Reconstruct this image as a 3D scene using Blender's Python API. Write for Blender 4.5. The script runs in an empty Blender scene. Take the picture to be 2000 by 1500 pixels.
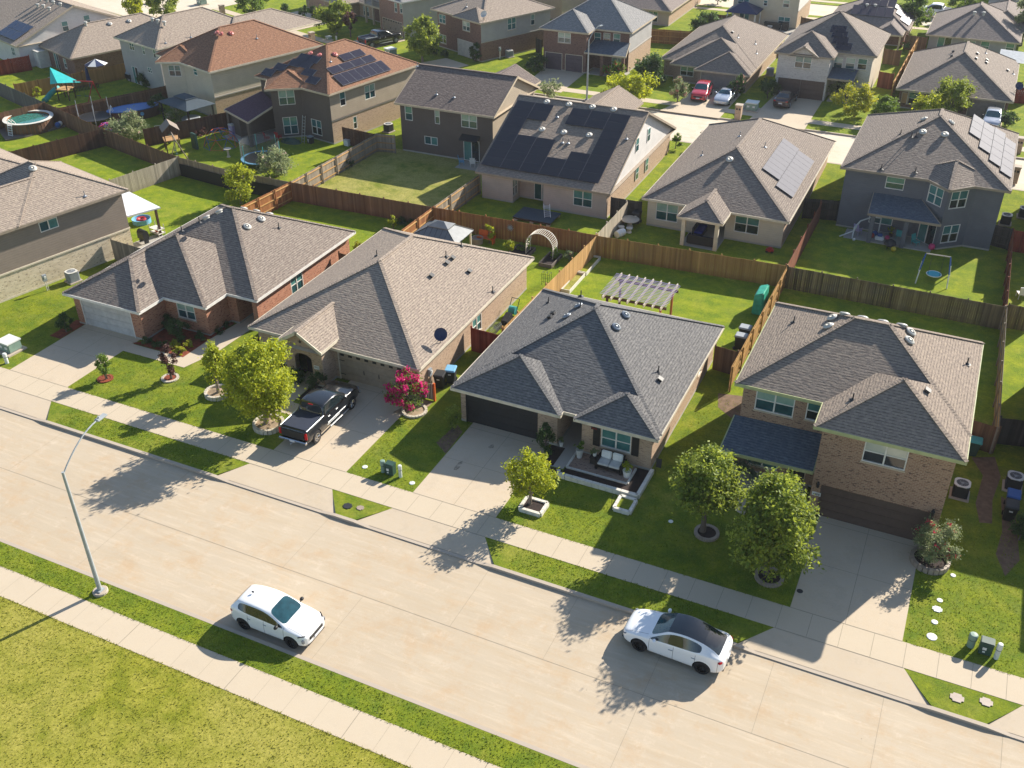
import bpy, bmesh, math, random
from mathutils import Vector, Matrix
R=math.radians
sc=bpy.context.scene
# ---------------- camera, world, sun ----------------
cam=bpy.data.objects.new('camera',bpy.data.cameras.new('camera')); sc.collection.objects.link(cam); sc.camera=cam
def cam_setup(f,yaw,pitch,roll,H):
    fw=Vector((math.sin(yaw)*math.cos(pitch),math.cos(yaw)*math.cos(pitch),-math.sin(pitch)))
    r=Vector((math.cos(yaw),-math.sin(yaw),0)); d=fw.cross(r)
    c,s=math.cos(roll),math.sin(roll)
    X=c*r+s*d; Y=-(-s*r+c*d)
    m=Matrix((X,Y,-fw)).transposed().to_4x4(); m.translation=Vector((0,0,H)); cam.matrix_world=m
    cam.data.sensor_width=36; cam.data.lens=f/2000*36; cam.data.clip_end=3000; cam.data.clip_start=.5
cam_setup(1953.28,R(-25.298),R(32.95),R(.4195),34.5)
SUN_AZ=24.0; SUN_EL=29     # clockwise from +Y
w=bpy.data.worlds.new('World'); sc.world=w; w.use_nodes=True
nt=w.node_tree; bg=nt.nodes['Background']; sky=nt.nodes.new('ShaderNodeTexSky'); sky.sky_type='NISHITA'; sky.sun_disc=False
sky.sun_elevation=R(SUN_EL); sky.sun_rotation=R(SUN_AZ); sky.air_density=1.0; sky.dust_density=.6; sky.ozone_density=1.2
nt.links.new(sky.outputs[0],bg.inputs[0]); bg.inputs[1].default_value=.088
sl=bpy.data.lights.new('sun','SUN'); sl.energy=5.0; sl.angle=R(.5); sl.color=(1,.93,.82)
so=bpy.data.objects.new('sun',sl); sc.collection.objects.link(so)
sd=Vector((math.sin(R(SUN_AZ))*math.cos(R(SUN_EL)),math.cos(R(SUN_AZ))*math.cos(R(SUN_EL)),math.sin(R(SUN_EL))))
so.rotation_euler=sd.to_track_quat('Z','Y').to_euler(); so.location=(0,0,60)
sc.view_settings.view_transform='Standard'; sc.view_settings.look='None'; sc.view_settings.gamma=1; sc.view_settings.exposure=1.0
sc.render.engine='CYCLES'
# ---------------- materials ----------------
MC={}
def s2l(h):
    h=h.lstrip('#'); v=[int(h[i:i+2],16)/255 for i in (0,2,4)]
    return tuple((x/12.92 if x<=.04045 else ((x+.055)/1.055)**2.4) for x in v)
class N:
    def __init__(s,name):
        s.m=bpy.data.materials.new(name); s.m.use_nodes=True; s.t=s.m.node_tree; s.b=s.t.nodes['Principled BSDF']
    def n(s,t,**k):
        x=s.t.nodes.new(t)
        for a,v in k.items():
            if a.startswith('i_'):
                kk=a[2:]; kk=int(kk) if kk.isdigit() else kk.replace('_',' ')
                x.inputs[kk].default_value=v
            else: setattr(x,a,v)
        return x
    def l(s,a,b): s.t.links.new(a,b)
    def noise(s,vec,scale,detail=3,rough=.55):
        x=s.n('ShaderNodeTexNoise',i_Scale=scale,i_Detail=detail,i_Roughness=rough); s.l(vec,x.inputs['Vector']); return x.outputs['Fac']
    def mapr(s,v,a,b,c=0,d=1):
        x=s.n('ShaderNodeMapRange',i_1=a,i_2=b,i_3=c,i_4=d); s.l(v,x.inputs[0]); return x.outputs[0]
    def mix(s,f,a,b,bt='MIX'):
        x=s.n('ShaderNodeMix',data_type='RGBA',blend_type=bt)
        if isinstance(f,(int,float)): x.inputs[0].default_value=f
        else: s.l(f,x.inputs[0])
        for i,v in ((6,a),(7,b)):
            if isinstance(v,tuple): x.inputs[i].default_value=(*v[:3],1)
            else: s.l(v,x.inputs[i])
        return x.outputs[2]
    def math(s,op,a,b=None):
        x=s.n('ShaderNodeMath',operation=op)
        for i,v in enumerate((a,b)):
            if v is None: continue
            if isinstance(v,(int,float)): x.inputs[i].default_value=v
            else: s.l(v,x.inputs[i])
        return x.outputs[0]
    def pos(s): return s.n('ShaderNodeNewGeometry').outputs['Position']
    def rnd(s): return s.n('ShaderNodeNewGeometry').outputs['Random Per Island']
    def obj(s): return s.n('ShaderNodeTexCoord').outputs['Object']
    def uv(s): return s.n('ShaderNodeTexCoord').outputs['UV']
    def mapping(s,v,sc_=(1,1,1),rot=(0,0,0),loc=(0,0,0)):
        x=s.n('ShaderNodeMapping'); x.inputs['Scale'].default_value=sc_; x.inputs['Rotation'].default_value=rot; x.inputs['Location'].default_value=loc; s.l(v,x.inputs[0]); return x.outputs[0]
    def bump(s,h,st,dist):
        x=s.n('ShaderNodeBump',i_Strength=st,i_Distance=dist); s.l(h,x.inputs['Height']); s.l(x.outputs[0],s.b.inputs['Normal'])
    def col(s,v):
        if isinstance(v,tuple): s.b.inputs['Base Color'].default_value=(*v[:3],1)
        else: s.l(v,s.b.inputs['Base Color'])
    def set(s,**k):
        for a,v in k.items(): s.b.inputs[a.replace('_',' ')].default_value=v
def plain(name,c,rough=.6,metal=0,spec=.5,var=.12,coat=0):
    if name in MC: return MC[name]
    g=N(name); c=s2l(c) if isinstance(c,str) else c
    nn=g.noise(g.obj(),3.0,4); g.col(g.mix(g.mapr(nn,.3,.7),tuple(x*(1-var) for x in c),tuple(min(1,x*(1+var)) for x in c)))
    g.set(Roughness=rough,Metallic=metal,Specular_IOR_Level=spec,Coat_Weight=coat,Coat_Roughness=.03); MC[name]=g.m; return g.m
def shingle(name,cs,dark=.55,row=.165):
    g=N(name); uv=g.uv()
    br=g.n('ShaderNodeTexBrick',offset=.5,offset_frequency=2); br.inputs['Scale'].default_value=1
    br.inputs['Brick Width'].default_value=.32; br.inputs['Row Height'].default_value=row; br.inputs['Mortar Size'].default_value=.012; br.inputs['Mortar Smooth'].default_value=.3
    a,b,c=[tuple(v*1.28 for v in s2l(x)) for x in cs]
    br.inputs['Color1'].default_value=(*a,1); br.inputs['Color2'].default_value=(*b,1); br.inputs['Mortar'].default_value=(*[x*dark for x in a],1); br.inputs['Bias'].default_value=-.1
    g.l(uv,br.inputs['Vector'])
    n1=g.noise(g.mapping(uv,(3.2,7,1)),1.0,2,.6); col=g.mix(g.mapr(n1,.42,.62),br.outputs['Color'],c)
    n2=g.noise(uv,.35,4); col=g.mix(g.mapr(n2,.3,.75,0,.35),col,tuple(x*.8 for x in a)); n4=g.noise(g.mapping(uv,(2.2,.22,1)),1,4,.6); col=g.mix(g.mapr(n4,.48,.7,0,.30),col,tuple(x*.68 for x in a))
    n3=g.noise(uv,38,2,.7); col=g.mix(.35,col,g.mix(g.mapr(n3,.35,.65),tuple(x*.6 for x in a),tuple(min(1,x*1.35) for x in c)))
    sep=g.n('ShaderNodeSeparateXYZ'); g.l(uv,sep.inputs[0])
    fr=g.math('FRACT',g.math('DIVIDE',sep.outputs[1],row)); saw=g.math('SUBTRACT',1.0,fr)
    thick=g.math('MULTIPLY',g.mapr(n1,.42,.62),.6); 
    h=g.math('ADD',saw,thick); h=g.math('ADD',h,g.math('MULTIPLY',n3,.5))
    tb=g.noise(g.mapping(uv,(4.2,1/row*.98,1)),1.0,1,.3); dash=g.mapr(tb,.48,.54); edge=g.mapr(fr,.22,.34,1,0)
    col=g.mix(g.math('MULTIPLY',g.math('MULTIPLY',edge,g.math('ADD',g.math('MULTIPLY',dash,.6),.22)),.95),col,tuple(x*.32 for x in a))  # dark course dashes: shingle texture plus the tabs' shadow, painted into the colour
    g.col(col); g.bump(h,.7,.035); g.set(Roughness=.92,Specular_IOR_Level=.25); MC[name]=g.m
def bricks(name,cs,mort,bw=.22,rh=.085,blot=.5):
    g=N(name); uv=g.uv(); a,b,c=[s2l(x) for x in cs]; m=s2l(mort)
    br=g.n('ShaderNodeTexBrick',offset=.5); br.inputs['Scale'].default_value=1; br.inputs['Brick Width'].default_value=bw; br.inputs['Row Height'].default_value=rh; br.inputs['Mortar Size'].default_value=.012; br.inputs['Bias'].default_value=.0
    br.inputs['Color1'].default_value=(*a,1); br.inputs['Color2'].default_value=(*b,1); br.inputs['Mortar'].default_value=(*m,1); g.l(uv,br.inputs['Vector'])
    n1=g.noise(g.mapping(uv,(1/.24,1/.085,1)),.9,1); col=g.mix(g.mapr(n1,.60,.66,0,blot+.3),br.outputs['Color'],c)
    n2=g.noise(uv,.6,3); col=g.mix(g.mapr(n2,.3,.7,0,.3),col,tuple(x*.75 for x in b)); g.col(col)
    fac=g.mix(br.outputs['Fac'],(1,1,1),(0,0,0)); g.bump(fac,.5,.01); g.set(Roughness=.88,Specular_IOR_Level=.25); MC[name]=g.m
def siding(name,c,lap=.18):
    g=N(name); uv=g.uv(); c=s2l(c); sep=g.n('ShaderNodeSeparateXYZ'); g.l(uv,sep.inputs[0])
    fr=g.math('FRACT',g.math('DIVIDE',sep.outputs[1],lap)); n2=g.noise(uv,.9,5,.7)
    col=g.mix(g.mapr(n2,.3,.7),tuple(x*.9 for x in c),tuple(min(1,x*1.08) for x in c)); col=g.mix(g.mapr(fr,.0,.1,.45,0),col,tuple(x*.4 for x in c)); g.col(col)
    g.bump(g.math('SUBTRACT',1.0,fr),.8,.02); g.set(Roughness=.7,Specular_IOR_Level=.3); MC[name]=g.m
def grass(name,lime,dark,tan,tanamt=.5,seed=0):
    g=N(name); p=g.mapping(g.pos(),(1,1,1),(0,0,0),(seed*13.1,seed*7.7,0)); L,Dk,Tn=lime,dark,tan
    big=g.noise(p,.16,4,.6); mid=g.noise(p,.9,5,.65); fine=g.noise(p,7,4,.75); vf=g.noise(p,26,3,.8)
    m2=g.noise(p,.42,6,.72); col=g.mix(g.mapr(mid,.38,.62),Dk,L); col=g.mix(g.mapr(m2,.50,.66,0,.45*min(1,tanamt+.35)),col,Tn); col=g.mix(g.mapr(m2,.30,.44,.45,0),col,tuple(x*.62 for x in Dk)); col=g.mix(g.mapr(g.math('ADD',g.math('MULTIPLY',big,.6),g.math('MULTIPLY',mid,.4)),.62-.22*tanamt,.78-.2*tanamt,0,.75),col,Tn)
    f2=g.noise(p,3.2,4,.8); col=g.mix(g.mapr(f2,.42,.7,0,.5),col,tuple(x*.55 for x in Dk)); col=g.mix(g.mapr(fine,.42,.72,.0,.7),col,tuple(x*.4 for x in Dk)); col=g.mix(g.mapr(vf,.42,.72,0,.7),col,tuple(min(1,x*1.6) for x in L))
    g.col(col); g.bump(g.math('ADD',g.math('MULTIPLY',vf,.6),fine),.5,.04); g.set(Roughness=.95,Specular_IOR_Level=.1); MC[name]=g.m
def concrete(name,c,joint=None,stain=.3,streak=None,seed=0):
    g=N(name); p=g.mapping(g.pos(),loc=(seed*3.3,seed*5.1,0)); c=s2l(c)
    a=g.noise(p,.35,5,.6); b=g.noise(p,2.2,5,.7); v=g.noise(p,45,2,.7)
    col=g.mix(g.mapr(a,.3,.7,0,stain),c,tuple(x*y for x,y in zip(c,(.84,.83,.83)))); col=g.mix(g.mapr(b,.45,.75,0,stain*.8),col,tuple(x*y for x,y in zip(c,(.97,.88,.74))))
    col=g.mix(g.mapr(v,.4,.65,0,.16),col,tuple(x*.6 for x in c))
    if streak:
        s_=g.noise(g.mapping(p,(.12,1.6,1)),1.6,5,.7); col=g.mix(g.mapr(s_,.46,.66,0,.30),col,tuple(x*y for x,y in zip(c,(.86,.77,.62))))
        s2=g.noise(g.mapping(p,(.35,3.5,1)),1.2,4,.75); col=g.mix(g.mapr(s2,.50,.68,0,.5),col,tuple(min(1,x*1.18) for x in c))
        s3=g.noise(p,.11,3,.5); col=g.mix(g.mapr(s3,.40,.68,0,.35),col,tuple(x*y for x,y in zip(c,(.82,.80,.76))))
        s4=g.noise(p,.45,6,.8); col=g.mix(g.mapr(s4,.50,.68,0,.55),col,tuple(x*y for x,y in zip(c,(.92,.74,.55)))); s5=g.noise(p,1.1,6,.85); col=g.mix(g.mapr(s5,.55,.72,0,.5),col,tuple(min(1,x*y) for x,y in zip(c,(1.22,1.26,1.36))))
        vo=g.n('ShaderNodeTexVoronoi',i_Scale=1.1); g.l(p,vo.inputs['Vector']); col=g.mix(g.mapr(vo.outputs['Distance'],.018,.035,.55,0),col,tuple(x*.25 for x in c))
        sp=g.n('ShaderNodeSeparateXYZ'); g.l(g.pos(),sp.inputs[0]); y_=sp.outputs[1]
        for yc in (25.6,27.2,29.5,31.1): col=g.mix(g.math('MULTIPLY',g.mapr(g.math('ABSOLUTE',g.math('SUBTRACT',y_,yc)),0,.45,1,0),g.mapr(s4,.3,.7,.02,.16)),col,tuple(x*.72 for x in c))
        for yc in (24.0,32.6): col=g.mix(g.math('MULTIPLY',g.mapr(g.math('ABSOLUTE',g.math('SUBTRACT',y_,yc)),0,.55,1,0),g.mapr(s5,.3,.7,.1,.5)),col,tuple(x*.66 for x in c))
    else:
        s3=g.noise(p,.5,6,.8); col=g.mix(g.mapr(s3,.52,.78,0,.40 if stain>.3 else .16),col,tuple(x*.52 for x in c))
    g.col(col); g.bump(v,.25,.004); g.set(Roughness=.85,Specular_IOR_Level=.3); MC[name]=g.m
def wood(name,c,c2,mott=.5):
    g=N(name); r=g.rnd(); c,c2=s2l(c),s2l(c2); ob=g.obj(); 
    col=g.mix(r,c,c2); n1=g.noise(g.mapping(ob,(6,6,.6)),1.5,3); col=g.mix(g.mapr(n1,.35,.7,0,mott),col,tuple(x*.5 for x in c2))
    n2=g.noise(ob,.5,4,.7); col=g.mix(g.mapr(n2,.45,.7,0,mott*.8),col,tuple((x*.55+.09)*.8 for x in c)); r2=g.n('ShaderNodeTexWhiteNoise',noise_dimensions='1D'); g.l(r,r2.inputs['W']); col=g.mix(g.mapr(r2.outputs[0],.8,1.0,0,.5),col,tuple(x*.5 for x in c)); col=g.mix(g.mapr(r2.outputs[0],.0,.12,.35,0),col,tuple(min(1,x*1.5+.03) for x in c2))
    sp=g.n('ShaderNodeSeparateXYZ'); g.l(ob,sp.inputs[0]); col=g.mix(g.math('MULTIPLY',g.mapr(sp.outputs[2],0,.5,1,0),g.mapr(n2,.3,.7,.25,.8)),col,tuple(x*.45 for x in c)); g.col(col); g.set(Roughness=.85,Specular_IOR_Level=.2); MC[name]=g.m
def leafmat(name,lite,mid,dark):
    g=N(name); r=g.rnd(); cr=g.n('ShaderNodeValToRGB'); e=cr.color_ramp.elements; e[0].color=(*dark,1); e[0].position=.0; e[1].color=(*lite,1); e[1].position=1
    k=e.new(.5); k.color=(*mid,1); nn=g.noise(g.obj(),1.6,3); g.l(g.math('ADD',g.math('MULTIPLY',r,.6),g.math('MULTIPLY',g.mapr(nn,.3,.7),.5)),cr.inputs[0])
    tr=g.n('ShaderNodeBsdfTranslucent'); g.l(g.mix(.5,cr.outputs[0],tuple(min(1,x*1.5) for x in lite)),tr.inputs[0]); ms=g.n('ShaderNodeMixShader'); ms.inputs[0].default_value=.42
    g.col(cr.outputs[0]); g.set(Roughness=.55,Specular_IOR_Level=.3); o=g.t.nodes['Material Output']; g.l(g.b.outputs[0],ms.inputs[1]); g.l(tr.outputs[0],ms.inputs[2]); g.l(ms.outputs[0],o.inputs[0]); MC[name]=g.m
shingle('shingle_taupe',('#847a70','#9a8f82','#6b5f58'))
shingle('shingle_tan',('#978a7c','#a99b89','#7e7168'))
shingle('shingle_brown',('#8d8073','#9c8d7c','#74685f'))
shingle('shingle_gray',('#706e6c','#83807c','#555455'))
shingle('shingle_gray2',('#8a8885','#9b9893','#6d6c6d'))
shingle('shingle_mauve',('#70655f','#877a72','#554c49'))
shingle('shingle_mauve2',('#857a72','#968a80','#6d625e'))
shingle('shingle_red',('#8a664e','#9b765b','#705040'))
shingle('shingle_plum',('#5c4450','#6a5058','#48363f'))
shingle('shingle_blue',('#5a636c','#6b747c','#454d58'))
bricks('brick_red',('#a06149','#bb7f64','#573530'),'#a8957f')
bricks('brick_red2',('#8d6658','#9d7868','#604642'),'#9a8a7c')
bricks('brick_tan',('#a88b74','#bb9f86','#6a5550'),'#b8a68f',blot=.3)
bricks('brick_brown',('#8f6d58','#a6846c','#45373a'),'#b09a84')
bricks('brick_dark',('#6e4e44','#7f5f54','#48302f'),'#85746a')
bricks('brick_white',('#b8b0aa','#c9c2bc','#7d716f'),'#c4beb8',.5,.11,.2)
bricks('brick_mix',('#8f7466','#a08676','#564440'),'#a09080')
bricks('stone_cream',('#cbb99c','#e0d0b4','#7d6c5c'),'#d4c8b0',.5,.2,.45)
for k,c in dict(siding_taupe='#84786c',siding_brown='#5f544d',siding_tan='#a0927f',siding_cream='#c3b6a0',siding_grey='#a3a09c',siding_white='#cdc9c4',siding_slate='#62656b',siding_pink='#b6a598').items(): siding(k,c)
LG=(.205,.235,.016); DG=(.062,.125,.014); TG=(.33,.28,.08)
grass('grass_front',LG,DG,TG,.35,1); grass('grass_park',(.27,.265,.024),(.13,.155,.015),(.40,.34,.10),1.0,2); grass('grass_back',(.24,.28,.014),(.075,.15,.014),TG,.3,3); grass('grass_far',(.25,.285,.016),(.08,.15,.016),TG,.3,4)
grass('grass_dry',(.25,.255,.03),(.08,.13,.016),(.46,.38,.16),1.1,5)
concrete('street',"#bcad97",streak=True,stain=.35,seed=1); concrete('walk',"#c2b39c",stain=.18,seed=2); concrete('drive',"#c4b49d",stain=.4,seed=3); concrete('kerb',"#b3a696",stain=.3,seed=4); concrete('slab',"#aaa59c",stain=.5,seed=5)
concrete('street_far',"#cfc3b0",streak=True,stain=.2,seed=6)
plain('joint','#8c8271',.9); plain('dirt','#6f5a46',.95,var=.3); plain('mulch','#2b1f1b',.95,var=.5); plain('mulch_red','#7c3a22',.95,var=.4); plain('mulch_tan','#8d7a63',.95,var=.4)
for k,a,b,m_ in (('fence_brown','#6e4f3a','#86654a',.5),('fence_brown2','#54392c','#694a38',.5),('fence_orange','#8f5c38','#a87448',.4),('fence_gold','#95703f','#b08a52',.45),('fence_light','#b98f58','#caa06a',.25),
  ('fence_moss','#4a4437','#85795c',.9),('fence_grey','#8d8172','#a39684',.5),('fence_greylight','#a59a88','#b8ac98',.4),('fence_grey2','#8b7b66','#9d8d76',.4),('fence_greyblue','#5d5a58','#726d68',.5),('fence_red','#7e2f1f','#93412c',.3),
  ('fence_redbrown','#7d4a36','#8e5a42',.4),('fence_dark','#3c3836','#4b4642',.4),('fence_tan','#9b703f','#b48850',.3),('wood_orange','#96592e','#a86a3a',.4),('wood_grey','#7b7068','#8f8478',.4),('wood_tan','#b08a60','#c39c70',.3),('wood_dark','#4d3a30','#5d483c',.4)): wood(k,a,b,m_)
P_=dict(trim_white='#d8d4cc',trim_cream='#cfc4ae',trim_tan='#b8a890',trim_taupe='#948675',trim_olive='#a8ac7c',garage_white='#b9b6b2',garage_tan='#9a8a78',garage_black='#1f2023',garage_brown='#56453d',garage_purple='#564a52',garage_grey='#8a817c',garage_pink='#a98478',door_tan='#9c9184',door_black='#1c1b1c',
 black='#151516',dark='#26272a',white='#dcdcd8',offwhite='#c7c5bf',steel='#8f959a',galv='#9aa0a2',red='#a81d22',blue='#1d5090',cyan='#2fa8b8',teal='#1f8c8c',green='#2f6a4c',dgreen='#28463c',utility='#7d9486',stone='#bdb3a2',stonew='#d2cdc2',plast_w='#cfd2cc',pink='#d0356e',purple='#6b4fae',brownp='#5b4034',yellow='#c9b13a',orange='#c85f28',lilac='#a89cc0',navy='#1c2a50',tealp='#3f9c9a',mesh='#4a4644',bark='#5d5148',bark2='#7b6e62',blocks='#9a8a7c',skyblue='#6fa6c8')
for k,c in P_.items(): plain(k,c,.55)
plain('alu','#b9bcbc',.35,.8); plain('chrome','#c8c8c8',.12,1,var=.02); plain('vent_grey','#8a9097',.4,.5); plain('vent_white','#b3b1aa',.55); plain('dome_red','#b4605a',.45); plain('gunmetal','#2c2d30',.3,.8,var=.05); plain('rubber','#17171a',.85,var=.2)
plain('paint_white',(.82,.83,.84),.28,coat=1,var=.01); plain('paint_black',(.008,.009,.011),.22,coat=1,var=.01,spec=.6); plain('paint_red',(.42,.012,.02),.25,coat=1,var=.02); plain('paint_silver',(.50,.52,.56),.25,.5,coat=1,var=.02); plain('paint_dkred',(.03,.012,.016),.25,coat=1,var=.02)
plain('lens_red',(.45,.01,.012),.15,var=.05); plain('lens_clear',(.25,.27,.3),.08,var=.05); plain('plate','#c9ccd2',.4)
plain('carglass',(.012,.02,.024),.03,spec=.9,var=.02); plain('carglass_teal',(.012,.055,.07),.04,spec=.9,var=.3); plain('water',(.03,.16,.13),.04,spec=.6,var=.35); plain('cover_blue',(.02,.14,.42),.35,var=.1)
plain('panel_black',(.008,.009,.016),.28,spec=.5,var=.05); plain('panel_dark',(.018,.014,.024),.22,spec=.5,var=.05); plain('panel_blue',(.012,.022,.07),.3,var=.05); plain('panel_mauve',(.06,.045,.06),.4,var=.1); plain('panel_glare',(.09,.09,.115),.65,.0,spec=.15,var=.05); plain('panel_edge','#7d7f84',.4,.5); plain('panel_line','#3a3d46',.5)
plain('fabric_blue','#20293c',.8); plain('canopy_slate','#3a4750',.7); plain('metal_roof','#77797a',.4,.3); plain('awning_white','#d5d7d8',.5); plain('shade_teal',(.0,.42,.42),.6); plain('net',(.05,.05,.055),.8)
def glassmat(name,lo,hi,grid=False):
    g=N(name); uv=g.uv(); n1=g.noise(uv,1.2,3); g.col(g.mix(g.mapr(n1,.3,.7),lo,hi)); g.set(Roughness=.06,Specular_IOR_Level=.8,Coat_Weight=.3); MC[name]=g.m
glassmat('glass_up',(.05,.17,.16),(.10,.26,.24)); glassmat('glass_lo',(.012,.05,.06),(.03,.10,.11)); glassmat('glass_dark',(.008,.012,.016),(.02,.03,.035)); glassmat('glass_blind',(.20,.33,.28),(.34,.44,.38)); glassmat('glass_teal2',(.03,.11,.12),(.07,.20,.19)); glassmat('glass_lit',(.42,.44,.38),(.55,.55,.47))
leafmat('leaf_lime',(.52,.52,.03),(.28,.34,.02),(.05,.10,.012)); leafmat('leaf_oak',(.38,.42,.05),(.14,.21,.03),(.025,.055,.012)); leafmat('leaf_dark',(.10,.17,.04),(.045,.09,.025),(.015,.04,.012)); leafmat('leaf_sage',(.33,.36,.18),(.20,.25,.11),(.07,.11,.05)); leafmat('leaf_mid',(.22,.30,.04),(.12,.20,.03),(.04,.09,.02)); leafmat('leaf_plum',(.16,.07,.06),(.09,.045,.035),(.03,.025,.02)); leafmat('leaf_yellow',(.50,.44,.03),(.26,.32,.03),(.07,.13,.02)); leafmat('leaf_blue',(.17,.24,.15),(.09,.15,.09),(.03,.06,.04))
leafmat('petal_magenta',(.80,.04,.26),(.62,.015,.18),(.40,.01,.12)); leafmat('petal_pink',(.75,.42,.38),(.60,.25,.25),(.45,.16,.18)); leafmat('petal_pale',(.70,.55,.45),(.60,.42,.36),(.4,.28,.25)); leafmat('petal_red',(.62,.05,.10),(.5,.04,.08),(.3,.02,.04))
def seampaint(name,base,seams,hood,zb,sill):
    g=N(name); c,rg,met=base; sp=g.n('ShaderNodeSeparateXYZ'); g.l(g.obj(),sp.inputs[0]); x,y,z=sp.outputs; ay=g.math('ABSOLUTE',y); col=None
    def line(v,at,w): return g.mapr(g.math('ABSOLUTE',g.math('SUBTRACT',v,at)),w*.5,w,1,0)
    f=None
    for s_ in seams:
        k=g.math('MULTIPLY',line(x,s_,.014),g.math('MULTIPLY',g.mapr(ay,.55,.56),g.mapr(z,zb,zb+.01,1,0))); f=k if f is None else g.math('MAXIMUM',f,k)
    lo,hi=sorted(hood); inx=g.math('MULTIPLY',g.mapr(x,lo,lo+.01),g.mapr(x,hi-.01,hi,1,0)); f=g.math('MAXIMUM',f,g.math('MULTIPLY',g.math('MULTIPLY',line(ay,.70,.012),inx),g.mapr(z,.7,.72)))
    f=g.math('MULTIPLY',f,.75); col=g.mix(f,c,(.02,.02,.02)); col=g.mix(g.mapr(z,sill,sill+.02,1,0),col,(.02,.02,.022)); g.col(col); g.set(Roughness=rg,Metallic=met,Coat_Weight=1,Coat_Roughness=.03); MC[name]=g.m
seampaint('white_crossover_paint',((.82,.83,.84),.28,0),(.98,-.10,-1.0,-1.95),(1.1,2.0),1.05,.33)
seampaint('white_hatch_paint',((.82,.83,.84),.28,0),(-1.0,.12,1.12,2.12),(-2.2,-1.1),1.0,.26)
seampaint('black_pickup_paint',((.012,.013,.015),.22,0),(1.35,.25,-.88,-1.02),(1.5,2.8),1.22,.44)
# ---------------- mesh helpers ----------------
COL=sc.collection
ROOT=[]
def uvbox(bm):
    L=bm.loops.layers.uv.verify()
    for f in bm.faces:
        n=f.normal
        if abs(n.z)>.999: u=Vector((1,0,0)); v=Vector((0,1,0))
        else: u=Vector((0,0,1)).cross(n).normalized(); v=n.cross(u)
        for l in f.loops: l[L].uv=(l.vert.co.dot(u),l.vert.co.dot(v))
def mk(name,bm,mats,parent=None,uv=True,smooth=False):
    bm.normal_update()
    if uv: uvbox(bm)
    me=bpy.data.meshes.new(name); bm.to_mesh(me); bm.free()
    for m in (mats if isinstance(mats,(list,tuple)) else [mats]): me.materials.append(MC[m] if isinstance(m,str) else m)
    if smooth:
        for p in me.polygons: p.use_smooth=True
    o=bpy.data.objects.new(name,me); COL.objects.link(o)
    if parent: o.parent=parent
    return o
def box(bm,x0,x1,y0,y1,z0,z1,mi=0,rot=0,about=None):
    vs=[bm.verts.new((x,y,z)) for z in (z0,z1) for x,y in ((x0,y0),(x1,y0),(x1,y1),(x0,y1))]
    if rot:
        c=about or ((x0+x1)/2,(y0+y1)/2); a=R(rot)
        for v in vs:
            dx,dy=v.co.x-c[0],v.co.y-c[1]; v.co.x=c[0]+dx*math.cos(a)-dy*math.sin(a); v.co.y=c[1]+dx*math.sin(a)+dy*math.cos(a)
    for q_ in ((3,2,1,0),(4,5,6,7),(0,1,5,4),(1,2,6,5),(2,3,7,6),(3,0,4,7)):
        f=bm.faces.new([vs[i] for i in q_]); f.material_index=mi
    return vs
def obox(bm,c,sz,M3=None,mi=0):
    vs=[Vector((x*sz[0]/2,y*sz[1]/2,z*sz[2]/2)) for z in (-1,1) for x,y in ((-1,-1),(1,-1),(1,1),(-1,1))]
    vs=[bm.verts.new(Vector(c)+((M3@v) if M3 else v)) for v in vs]
    for q_ in ((3,2,1,0),(4,5,6,7),(0,1,5,4),(1,2,6,5),(2,3,7,6),(3,0,4,7)): bm.faces.new([vs[i] for i in q_]).material_index=mi
def tube(bm,a,b,r0,r1=None,n=8,mi=0,caps=True):
    a,b=Vector(a),Vector(b); r1=r0 if r1 is None else r1; d=(b-a).normalized(); u=d.cross(Vector((0,0,1)) if abs(d.z)<.9 else Vector((1,0,0))).normalized(); v=d.cross(u)
    A=[];B=[]
    for i in range(n):
        t=2*math.pi*i/n; k=u*math.cos(t)+v*math.sin(t); A.append(bm.verts.new(a+k*r0)); B.append(bm.verts.new(b+k*r1))
    for i in range(n):
        f=bm.faces.new((A[i],B[i],B[(i+1)%n],A[(i+1)%n])); f.material_index=mi
    if caps:
        bm.faces.new(A).material_index=mi; bm.faces.new(B[::-1]).material_index=mi
def path(bm,pts,r,n=7,mi=0):
    for i in range(len(pts)-1):
        ra=r[i] if isinstance(r,list) else r; rb=r[i+1] if isinstance(r,list) else r
        tube(bm,pts[i],pts[i+1],ra,rb,n,mi)
def lathe(bm,prof,n=20,c=(0,0,0),mi=0):
    rings=[]
    for r,z in prof:
        rings.append([bm.verts.new((c[0]+r*math.cos(2*math.pi*i/n),c[1]+r*math.sin(2*math.pi*i/n),c[2]+z)) for i in range(n)] if r>1e-4 else [bm.verts.new((c[0],c[1],c[2]+z))])
    for a,b in zip(rings,rings[1:]):
        for i in range(n):
            j=(i+1)%n
            if len(a)==1 and len(b)==1: continue
            if len(a)==1: f=bm.faces.new((a[0],b[i],b[j]))
            elif len(b)==1: f=bm.faces.new((a[i],a[j],b[0]))
            else: f=bm.faces.new((a[i],a[j],b[j],b[i]))
            f.material_index=mi
def poly(bm,pts,z,mi=0,z0=None):
    vs=[bm.verts.new((x,y,z)) for x,y in pts]; f=bm.faces.new(vs); f.normal_update()
    if f.normal.z<0: f.normal_flip()
    f.material_index=mi
    if z0 is not None:
        lo=[bm.verts.new((x,y,z0)) for x,y in pts]; n=len(pts)
        ar=sum(pts[i][0]*pts[(i+1)%n][1]-pts[(i+1)%n][0]*pts[i][1] for i in range(n))
        for i in range(n):
            j=(i+1)%n; q_=(lo[i],lo[j],vs[j],vs[i]) if ar>0 else (lo[j],lo[i],vs[i],vs[j]); bm.faces.new(q_).material_index=mi
    return f
def T(y):
    t=min(1,max(0,(y-84)/16)); return .4*t*t*(3-2*t)
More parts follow.
